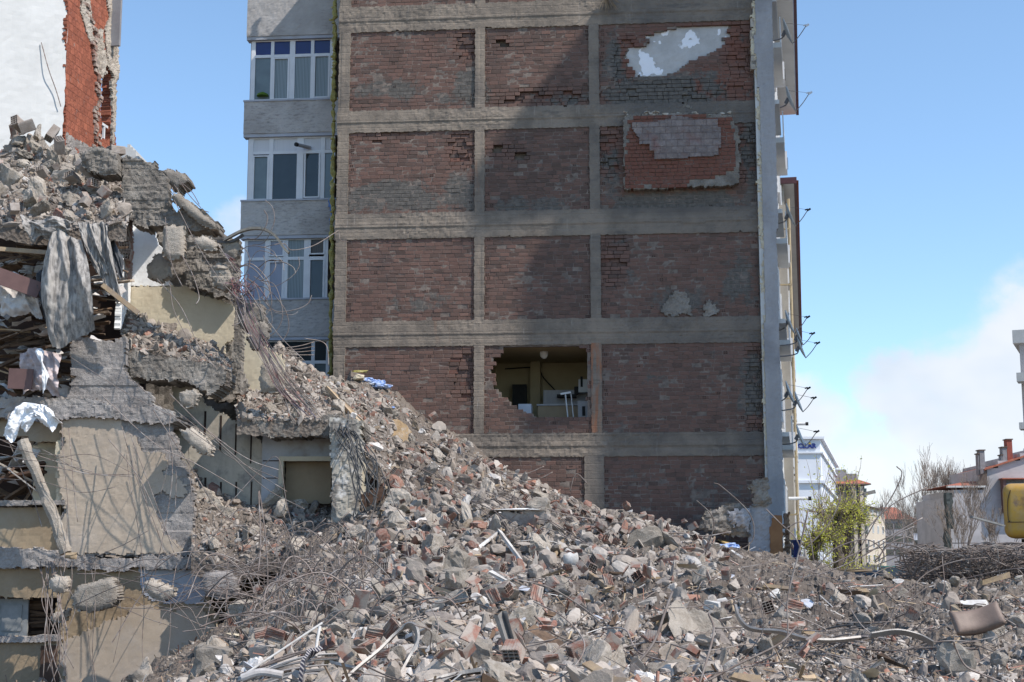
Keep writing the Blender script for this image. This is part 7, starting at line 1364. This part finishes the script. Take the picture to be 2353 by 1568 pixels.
    # bundles running down the torn edge
    for i in range(26):
        x = 555+G()*10; w = r.random(); pts = [(x-8+G()*4, 660+r.uniform(-30, 30), 30.2), (x+20+G()*5, 740, 30.0), (x+48+26*w, 820, 30.0), (x+80+50*w+G()*6, 890+10*w, 30.1), (x+110+80*w+G()*8, 930+r.uniform(0, 40), 30.2)]
        col = r.random() < .22; rod(pts, .008, 'cable' if col else 'rebar', 'wire_colour' if col else 'steel', ('reddish cable' if col else 'grey rebar')+' in the bundle running down the torn corner', 'cable' if col else 'rebar', 'bundle on the torn corner')
    for i in range(14):
        x, y = 556+G()*10, 640+G()*18; rod([(x, y, 30.1), (x+G()*14, y+G()*12+8, 30.0), (x+G()*16+8, y+G()*14+16, 29.95), (x+G()*14+20, y+30+G()*10, 30.0)], .008, 'cable', 'wire_colour', 'reddish cable crumpled below the ridged lump', 'cable', 'crumpled coloured cables')
    # black cable bunch on the column's right
    for i in range(18):
        x = 790+G()*16; rod([(x, 985+G()*14, 29.9), (x+20+G()*14, 1010+G()*12, 29.3), (x+46+G()*12, 1060+G()*14, 29.2), (x+58+G()*10, 1110+G()*16, 29.2), (x+62+G()*16, 1150+r.uniform(-20, 40), 29.2)], r.uniform(.009, .015), 'cable', 'cable', 'black cable in the bunch drooping beside the mottled column', 'cable', 'black cable bunch')
    # thin rods lying down the slope
    for i in range(22):
        x = r.uniform(800, 1250); y = 990+(x-850)*.33+r.uniform(0, 120); L = r.uniform(90, 300); b0 = hit(x, y); b1 = hit(x+L*.5, y+L*.28+G()*10); b2 = hit(x+L, y+L*.5+G()*24)
        rod([b0+[0, 0, .12], b1+[0, 0, .22], b2+[0, 0, .15]], r.uniform(.006, .010), label='thin rebar lying down the slope', group='bent rebars in the rubble')
    # long loose rods over the foreground
    for i in range(46):
        x, y, p = sample(r, 9, 24, 560, 2340); L = r.uniform(.5, 2.3); a = r.uniform(0, 6.28); pts = [p+[0, 0, .03]]; d = np.array([math.cos(a), math.sin(a)*.8, .25]); q = p
        for k in range(4):
            d = d+np.array([G()*.35, G()*.3, G()*.18-.06]); q = q+d/np.linalg.norm(d)*L/4; q[2] = max(q[2], ground_z(q[0], q[1])[0]+.07); pts.append(q.copy())
        rod(pts, r.uniform(.004, .0085), label='loose bent rebar '+zone(x, p[1]), group='bent rebars in the rubble')
    # arcs standing up at the right
    for pts, Y in [([(1620, 1275), (1640, 1210), (1632, 1180), (1600, 1150)], 24), ([(1690, 1270), (1730, 1240), (1722, 1180), (1660, 1120), (1640, 1110)], 25), ([(1760, 1170), (1790, 1200), (1830, 1240), (1845, 1290)], 24), ([(1850, 1262), (1900, 1210), (1930, 1150), (1925, 1120), (1905, 1090)], 24), ([(1870, 1290), (1860, 1230), (1840, 1200), (1805, 1215)], 23), ([(1760, 1340), (1900, 1300), (2030, 1240), (2120, 1190)], 22), ([(1700, 1360), (1850, 1330), (1960, 1290), (2060, 1230), (2100, 1210)], 21), ([(1960, 1290), (2010, 1200), (2050, 1140), (2072, 1090), (2060, 1072)], 22), ([(1935, 1300), (1985, 1225), (2050, 1160), (2130, 1120)], 23), ([(2010, 1290), (2045, 1250), (2080, 1235), (2100, 1240)], 21), ([(1880, 1300), (1920, 1260), (1990, 1240), (2030, 1270), (2020, 1310)], 21), ([(1490, 1230), (1560, 1225), (1620, 1232), (1680, 1222)], 30), ([(1430, 1225), (1530, 1232), (1600, 1228)], 30), ([(1310, 1130), (1318, 1098), (1328, 1090), (1350, 1112)], 36), ([(1160, 1090), (1210, 1088), (1250, 1072)], 36), ([(1180, 1100), (1235, 1101), (1270, 1085)], 36), ([(1115, 1065), (1135, 1052), (1150, 1040)], 36)]:
        rod([(x, y, Y) for x, y in pts], .010 if Y < 28 else .014, label='rebar arching up against the background on the right' if pts[0][0] > 1600 else 'rebar end sticking out of the slope before the brick wall', group='bent rebars in the rubble')
    rod([(1445, 1545, 13), (1500, 1480, 13.2), (1530, 1400, 13.6), (1545, 1360, 13.9)], .013, label='thick straight rebar leaning upright in the middle foreground', group=None)
    rod([(1585, 1640, 11.5), (1620, 1530, 11.8), (1640, 1450, 12.1), (1628, 1410, 12.2)], .010, label='hooked rebar standing in the foreground right of centre'); rod([(1560, 1600, 11.5), (1690, 1530, 12), (1790, 1480, 12.3), (1830, 1440, 12.6)], .010, label='curved pale rebar sweeping up to the right in the foreground'); rod([(1180, 1330, 15), (1260, 1350, 15.2), (1330, 1390, 15.3), (1380, 1430, 15)], .009, label='thin rebar sagging over the middle of the field')
    # dark cable brush in the right foreground
    for i in range(44):
        a = r.uniform(-.5, 3.5); x, y = 1905+G()*22, 1475+G()*14; L = r.uniform(60, 150); p = hit(x, y)[1]
        rod([(x, y, p), (x+L*.4*math.cos(a), y+L*.25*math.sin(a)-r.uniform(0, 14), p-.15), (x+L*math.cos(a), y+L*.55*math.sin(a)-r.uniform(-10, 20), p-.35)], r.uniform(.004, .011), 'cable', 'cable' if r.random() < .6 else 'steel', 'dark cable end in the brush of cables in the right foreground', 'cable', 'brush of dark cables')
    # pale conduits, lower left foreground
    for i in range(16):
        y = 1520+i*4+G()*4; p = 12.5; rod([(560+G()*10, y+30, p), (640+G()*8, y-4, p), (720+G()*8, y-28+i*1.2, p), (790+G()*12, y-36+i*2, p)], r.uniform(.006, .013), 'conduit', r.choice(['steel', 'conduit', 'sheet_metal']), 'pale conduit in the bunch in the lower left foreground', 'conduit', 'bunch of conduits')
    m = MB(); m.tube([at(565, 1548, 12.4), at(740, 1432, 12.9)], .010, 8); m.build('white_pipe', 'white_board', label='straight thin white pipe lying in the left foreground', cat='pipe')
    m = MB(); m.tube(spline([at(735, 1440, 12.6), at(728, 1480, 12.5), at(726, 1510, 12.4)], 4), .013, 8); m.build('white_pipe', 'white_board', label='short white pipe bent down beside the straight one', cat='pipe')
    m = MB(); m.tube(spline([at(556, 1558, 12.2), at(600, 1545, 12.2), at(650, 1552, 12.2)], 4), .035, 10); m.build('grey_pipe', 'conduit', label='thick pale pipe at the bottom of the left foreground', cat='pipe')
    # flat metal strips
    def band(px, w, label, name='metal_strip', mat='sheet_metal', nrm=None, th=.006):
        V, F = strip(spline([at(*p) for p in px], 9), w, th, nrm); mk(name, V, F, mat, label=label, cat='metal strip')
    band([(515, 552, 30.0), (560, 530, 30.0), (600, 526, 30.0), (632, 542, 30.0), (652, 570, 30.0), (664, 582, 30.0)], .12, 'bent steel arch reaching out before the balcony windows', mat='arch_steel', th=.05)
    band([(500, 556, 30.2), (530, 556, 30.1), (560, 540, 30.1)], .08, 'short dark steel piece under the bent arch', mat='cable', th=.05)
    band([(770, 1590, 11.2), (810, 1545, 11.4), (870, 1495, 11.6), (905, 1460, 11.7), (935, 1440, 11.7), (955, 1446, 11.6), (958, 1475, 11.5), (940, 1510, 11.3), (920, 1548, 11.2), (905, 1590, 11.1)], .085, 'flat metal strip bent into a hook in the middle foreground', nrm=[.3, -1, .4], th=.02)
    band([(930, 1595, 11.0), (985, 1568, 11.1), (1060, 1548, 11.2), (1130, 1540, 11.2), (1175, 1552, 11.2), (1195, 1590, 11.1)], .07, 'low metal arch at the bottom centre', nrm=[0, -1, .3], th=.03)
    band([(1118, 1540, 11.3), (1060, 1545, 11.2), (1010, 1565, 11.1)], .05, 'second strip beside the low metal arch', th=.02)
    band([(1690, 1395, 14), (1698, 1420, 13.8), (1715, 1440, 13.6), (1740, 1448, 13.5), (1790, 1452, 13.4), (1850, 1468, 13.2), (1910, 1472, 13.2), (1975, 1466, 13.3)], .06, 'long kinked metal strip crossing the right foreground', th=.02, nrm=[0, -1, .5])
    band([(2000, 1460, 13.5), (2060, 1452, 13.6), (2110, 1462, 13.6), (2145, 1480, 13.5)], .07, 'pale metal strip above the brush of cables', th=.015, nrm=[0, -1, .9])
    V = []; P0 = [(1150, 1410), (1165, 1460), (1180, 1505), (1198, 1530)]
    for j, (x, y) in enumerate(P0):
        for dx, dY in ((-16, 0), (-6, -.06), (4, .05), (14, -.03)): V.append(at(x+dx*(1-.12*j), y+(-6 if dx > 0 else 4), 13.0+dY-.05*j))
    F = [(j*4+i, j*4+i+1, (j+1)*4+i+1, (j+1)*4+i) for j in range(3) for i in range(3)]; V = np.array(V); n = len(V); mk('sheet_piece', np.vstack([V, V+[0, .006, 0]]), F+[tuple(q+n for q in f[::-1]) for f in F], 'sheet_metal', label='upright piece of folded grey sheet metal in the middle foreground', cat='sheet metal')
    # striped scarf by the conduits
    V = []; pts = spline([at(692, 1568, 12.0), at(695, 1535, 12.0), at(705, 1510, 12.1), (at(725, 1498, 12.2))], 10)
    V, F = strip(pts, .17, .03, [.1, -1, .2]); V = V+np.stack([fbm(V, 9, 3, k)*.03 for k in (1, 2, 3)], 1); mk('striped_rag', V, F, 'striped', label='dark striped rag lying over the conduits', cat='rag')
def rebar_pile():
    """the scrap heap of tangled reinforcement on the right: one mass of rods"""
    r = random.Random(77); m = MB(); 
    for i in range(900):
        t = r.random(); x = 2055+t*420; top = 1262+10*math.sin(t*9)+(26 if t < .04 else 0); y = r.uniform(top, 1332); Y = r.uniform(22.6, 25.5); L = r.uniform(40, 170); a = r.gauss(0, .28); k = r.gauss(0, .5)
        p0 = at(x, y, Y); pts = [p0]; ang = a; p = (x, y)
        for s in range(4):
            ang += k*.5+r.gauss(0, .16); p = (p[0]+L/4*math.cos(ang), min(max(p[1]-L/4*math.sin(ang), top-4), 1338)); pts.append(at(p[0], p[1], Y+r.gauss(0, .12)))
        m.tube(spline(pts, 3), r.uniform(.006, .012), 4)
    for i in range(26):
        x = r.uniform(2060, 2340); Y = r.uniform(22.4, 23); m.tube(spline([at(x, 1320, Y), at(x+r.uniform(-30, 30), 1270, Y-.2), at(x+r.uniform(-60, 60), 1245+r.uniform(0, 20), Y-.1), at(x+r.uniform(-110, 110), 1262+r.uniform(0, 40), Y)], 4), .009, 4)
    mk('rebar_heap', np.concatenate(m.V), m.F, 'steel', kind='stuff')
    m = MB(); p, q = at(2232, 1188, 24), at(2306, 1208, 24.2); V, F = strip(spline([p, p*.5+q*.5, q], 3), .09, .03); mk('metal_bar', V, F, 'sheet_metal', label='flat bar sticking out left of the yellow machine', cat='bar')
def excavator():
    Y = 29.; s = at(2308, 1237, Y); h = empty('excavator', (s[0]+1.6, Y+1.4, 0), label='yellow excavator, its rounded rear cut by the right picture border', cat='excavator')
    z0, z1 = s[2], at(2308, 1111, Y)[2]; x0 = s[0]; RM = np.array(Matrix.Rotation(R(-22), 3, 'Z')); O_ = np.array([x0, Y, 0])
    def rot(V): return (V-O_)@RM.T+O_
    def rounded(name, xa, xb, ya, yb, za, zb, rad, mt, par=h):
        import bmesh
        bm = bmesh.new(); bmesh.ops.create_cube(bm, size=1)
        for v in bm.verts: v.co = (xa+(v.co.x+.5)*(xb-xa), ya+(v.co.y+.5)*(yb-ya), za+(v.co.z+.5)*(zb-za))
        bmesh.ops.bevel(bm, geom=bm.edges[:], offset=rad, segments=5, profile=.5, affect='EDGES'); V = rot(np.array([v.co[:] for v in bm.verts])); F = [[v.index for v in f.verts] for f in bm.faces]; bm.verts.index_update(); bm.free(); return mk(name, V, F, mt, par, smooth=True)
    cw = rounded('counterweight', x0, x0+2.7, Y, Y+1.1, z0, z1, .17, 'yellow'); rounded('body', x0+.15, x0+2.6, Y+1.12, Y+3.6, z0+.1, z1-.1, .1, 'yellow')
    V, F = strip(spline([np.array([x0+.16, Y-.004, z1-.14]), np.array([x0+.10, Y-.006, z1-.35]), np.array([x0+.09, Y-.006, z0+.42]), np.array([x0+.12, Y-.006, z0+.34]), np.array([x0+.3, Y-.006, z0+.32]), np.array([x0+2.5, Y-.006, z0+.34])], 5), .022, .012); mk('panel_seam', rot(V), F, 'black_rubber', cw)
    rounded('cab', x0+1.5, x0+2.6, Y+3.65, Y+5.2, z0, z1+.9, .08, 'yellow'); m = MB(); m.box(x0+.3, x0+2.4, Y+.5, Y+4, z0-.28, z0-.01); m.V = [rot(v) for v in m.V]; m.build('turntable', 'black_rubber', h)
    for a in (x0+.1, x0+2.0): rounded('track', a, a+.6, Y-.2, Y+4.4, .0+.3, z0-.29, .2, 'black_rubber')
MAT['arch_steel'] = noisy('dull_steel_band', (.20, .19, .165), (.13, .12, .105), 8, .35, .65, .6, .3, 30, spec=.4); MAT['conduit'] = noisy('pale_conduit', (.50, .47, .45), (.38, .35, .33), 6, bump=0, vary=.2)
def mat_striped():
    m = NT('striped_rag'); w = m.N.new('ShaderNodeTexWave'); w.bands_direction = 'DIAGONAL'; w.inputs['Scale'].default_value = 14; w.inputs['Distortion'].default_value = 2; m.L.new(m.tc.outputs['Object'], w.inputs['Vector']); m.color(m.mix(m.ramp(w.outputs['Fac'], .6, .7), (.04, .04, .06), (.38, .35, .33))); m.rough(.9); return m.m
MAT['striped'] = mat_striped()
def wall_foot():
    """broken corner left standing at the foot of the wall on the right, and things inside the opened room"""
    f = Frame(at(1735, 1277, 36.6)[:2], -5)
    V, F = plate(f, f.poly([(1722, 1165), (1735, 1150), (1765, 1158), (1768, 1180), (1770, 1300), (1722, 1300)]), .1, .35, res=.05, rough=.02, jit=.5, edge=.05, seed=3); t = mk('wall_stump', V, F, 'plaster_grey', label='grey wall stump with a crumbled top at the foot of the right corner', cat='wall')
    for px, mt in (([(1718, 1112), (1732, 1100), (1758, 1104), (1770, 1118), (1766, 1140), (1772, 1150), (1750, 1164), (1726, 1158), (1730, 1140)], 'concrete'), ([(1600, 1215), (1622, 1180), (1650, 1165), (1700, 1158), (1722, 1172), (1722, 1235), (1640, 1228)], 'concrete_dark'), ([(1664, 1180), (1700, 1166), (1722, 1172), (1722, 1222), (1680, 1206)], 'plaster_grey')):
        V, F = plate(f, f.poly(px), .2 if mt != 'plaster_grey' else .27, .4, res=.05, rough=.04, jit=.5, edge=.08, seed=len(px), bulge=.05, rr=.1); mk('crumbled_wall', V, F, mt, t)
    V, F = plate(f, f.poly([(1770, 1188), (1796, 1184), (1797, 1300), (1770, 1300)]), .12, .05, res=.06, rough=.003, jit=.2); mk('rust_panel', V, F, 'rust_panel', label='orange brown panel beside the grey wall stump', cat='panel')
    V, F = plate(f, f.poly([(1798, 1180), (1812, 1176), (1816, 1295), (1800, 1296)]), .1, .1, res=.05, rough=.05, jit=.5, edge=.06); mk('torn_reed_mat', V, F, 'wood_dark', label='torn brown matting hanging at the foot of the street corner', cat='matting')
    # room
    w = -1.6; u = lambda x, y: WF.uz(x, y, w); P = lambda x, y, ww=w: WF.P(*[WF.uz(x, y, ww)[0], ww, WF.uz(x, y, ww)[1]])
    (a, z0), (b, z1) = u(1236, 945), u(1348, 928); t = empty('kitchen_counter', tuple(WF.P((a+b)/2, w, BEAMS[5][1])), R(-5), label='kitchen counter with a pale top in the opened room', cat='counter')
    m = MB(); m.fbox(WF, a, b, -2.5, -1.62, BEAMS[5][1]+.02, z1-.05); m.build('cabinet', 'plaster_tan', t); m = MB(); m.fbox(WF, a-.03, b, -2.5, -1.58, z1-.045, z1); m.fbox(WF, a+.1, b, -2.52, -2.48, z1, z1+.5); m.build('worktop', 'plaster_grey', t)
    (a, z0), (b, z1) = u(1330, 965), u(1348, 935); m = MB(); m.fbox(WF, a, b+.1, -1.57, -1.0, BEAMS[5][1]+.02, z1+.1); o = m.build('stove', 'plaster_grey', label='grey stove under the counter in the opened room', cat='stove'); m = MB(); m.fbox(WF, a+.12, b-.02, -1, -.985, z0+.05, z1-.05); m.build('oven_window', 'black_rubber', o)
    (a, z0), (b, z1) = u(1328, 910), u(1346, 868); m = MB(); m.fbox(WF, a, b+.1, -2.4, -2, z0+.15, z1); o = m.build('wall_boiler', 'render_white', label='white boiler on the right wall of the opened room', cat='boiler'); m = MB(); m.fbox(WF, a+.06, b-.1, -2, -1.985, z0+.3, z0+.6); m.build('boiler_panel', 'black_rubber', o)
    c = P(1250, 813, -1.2); t = empty('hanging_lamp', tuple(c), label='unlit white globe lamp under the ceiling of the opened room', cat='lamp'); V, F = ico(3); mk('globe', V*[.12, .12, .15]+c, F, 'pvc', t, smooth=True); m = MB(); m.tube([c+[0, 0, .15], np.array([c[0], c[1], BEAMS[4][0]-.02])], .02, 6); m.build('stem', 'black_rubber', t)
    m = MB(); m.tube([P(1305, 960, -.9), P(1299, 905, -.9)], .02, 6); m.tube([P(1318, 962, -.9), P(1312, 905, -.9)], .015, 6); m.bar(P(1288, 906, -.9), P(1312, 902, -.9), .08, .05); m.build('broken_tap_stand', 'pvc', label='thin pale stand with a bent bar in the opened room', cat='stand')
    m = MB(); m.tube(spline([P(1160, 848, -3.4), P(1230, 846, -3.4), P(1250, 870, -3.4), P(1280, 902, -3.3)], 5), .02, 5); m.build('slack_cable', 'black_rubber', label='slack black cable on the back wall of the opened room', cat='cable')
    m = MB(); (a, z0), (b, z1) = u(1166, 950), u(1200, 868); m.fbox(WF, a, b, -3.4, -3.2, BEAMS[5][1]+.02, z1); m.build('dark_doorway', 'black_rubber', label='black slab coloured as the unlit doorway on the left in the opened room', cat='doorway')  # solid black box; the doorway's shade is in its colour
    m = MB(); (a, z0), (b, z1) = u(1197, 950), u(1226, 936); m.fbox(WF, a, b, -1.2, -.7, BEAMS[5][1]+.02, z1); m.build('blue_crate', 'plaster_blue', label='bluish crate behind the stepped edge of the hole', cat='crate')
    m = MB(); (a, z0), (b, z1) = u(1277, 908), u(1322, 903); m.fbox(WF, a, b, -2.4, -2.1, z0, z1+.02); m.fbox(WF, a+.5, a+.62, -2.35, -2.2, z1+.02, z1+.25); m.build('black_hob', 'black_rubber', label='black hob at the back of the counter in the opened room', cat='hob')
MAT['rust_panel'] = noisy('rusty_panel', (.33, .17, .08), (.25, .125, .06), 2, bump=.1)
def tuft():
    m = MB(); r = random.Random(5); b = at(1392, -4, 38.2)
    for i in range(46): a = np.array([r.gauss(.1, .35), -abs(r.gauss(.2, .15)), r.uniform(-1, .3)]); m.tube(spline([b, b+a*.14+[0, 0, .05], b+a*.34+[0, 0, -.08]], 3), .008, 3)
    mk('dry_grass', np.concatenate(m.V), m.F, 'wood', label='tuft of dry grass growing from the concrete beam at the top of the wall', cat='grass tuft')
wall(); bay(); ruin_build(); hanging(); cloths(); left_building(); facade(); far_street(); trees(); bits(); rubble(); wires(); rebar_pile(); excavator(); wall_foot(); tuft()
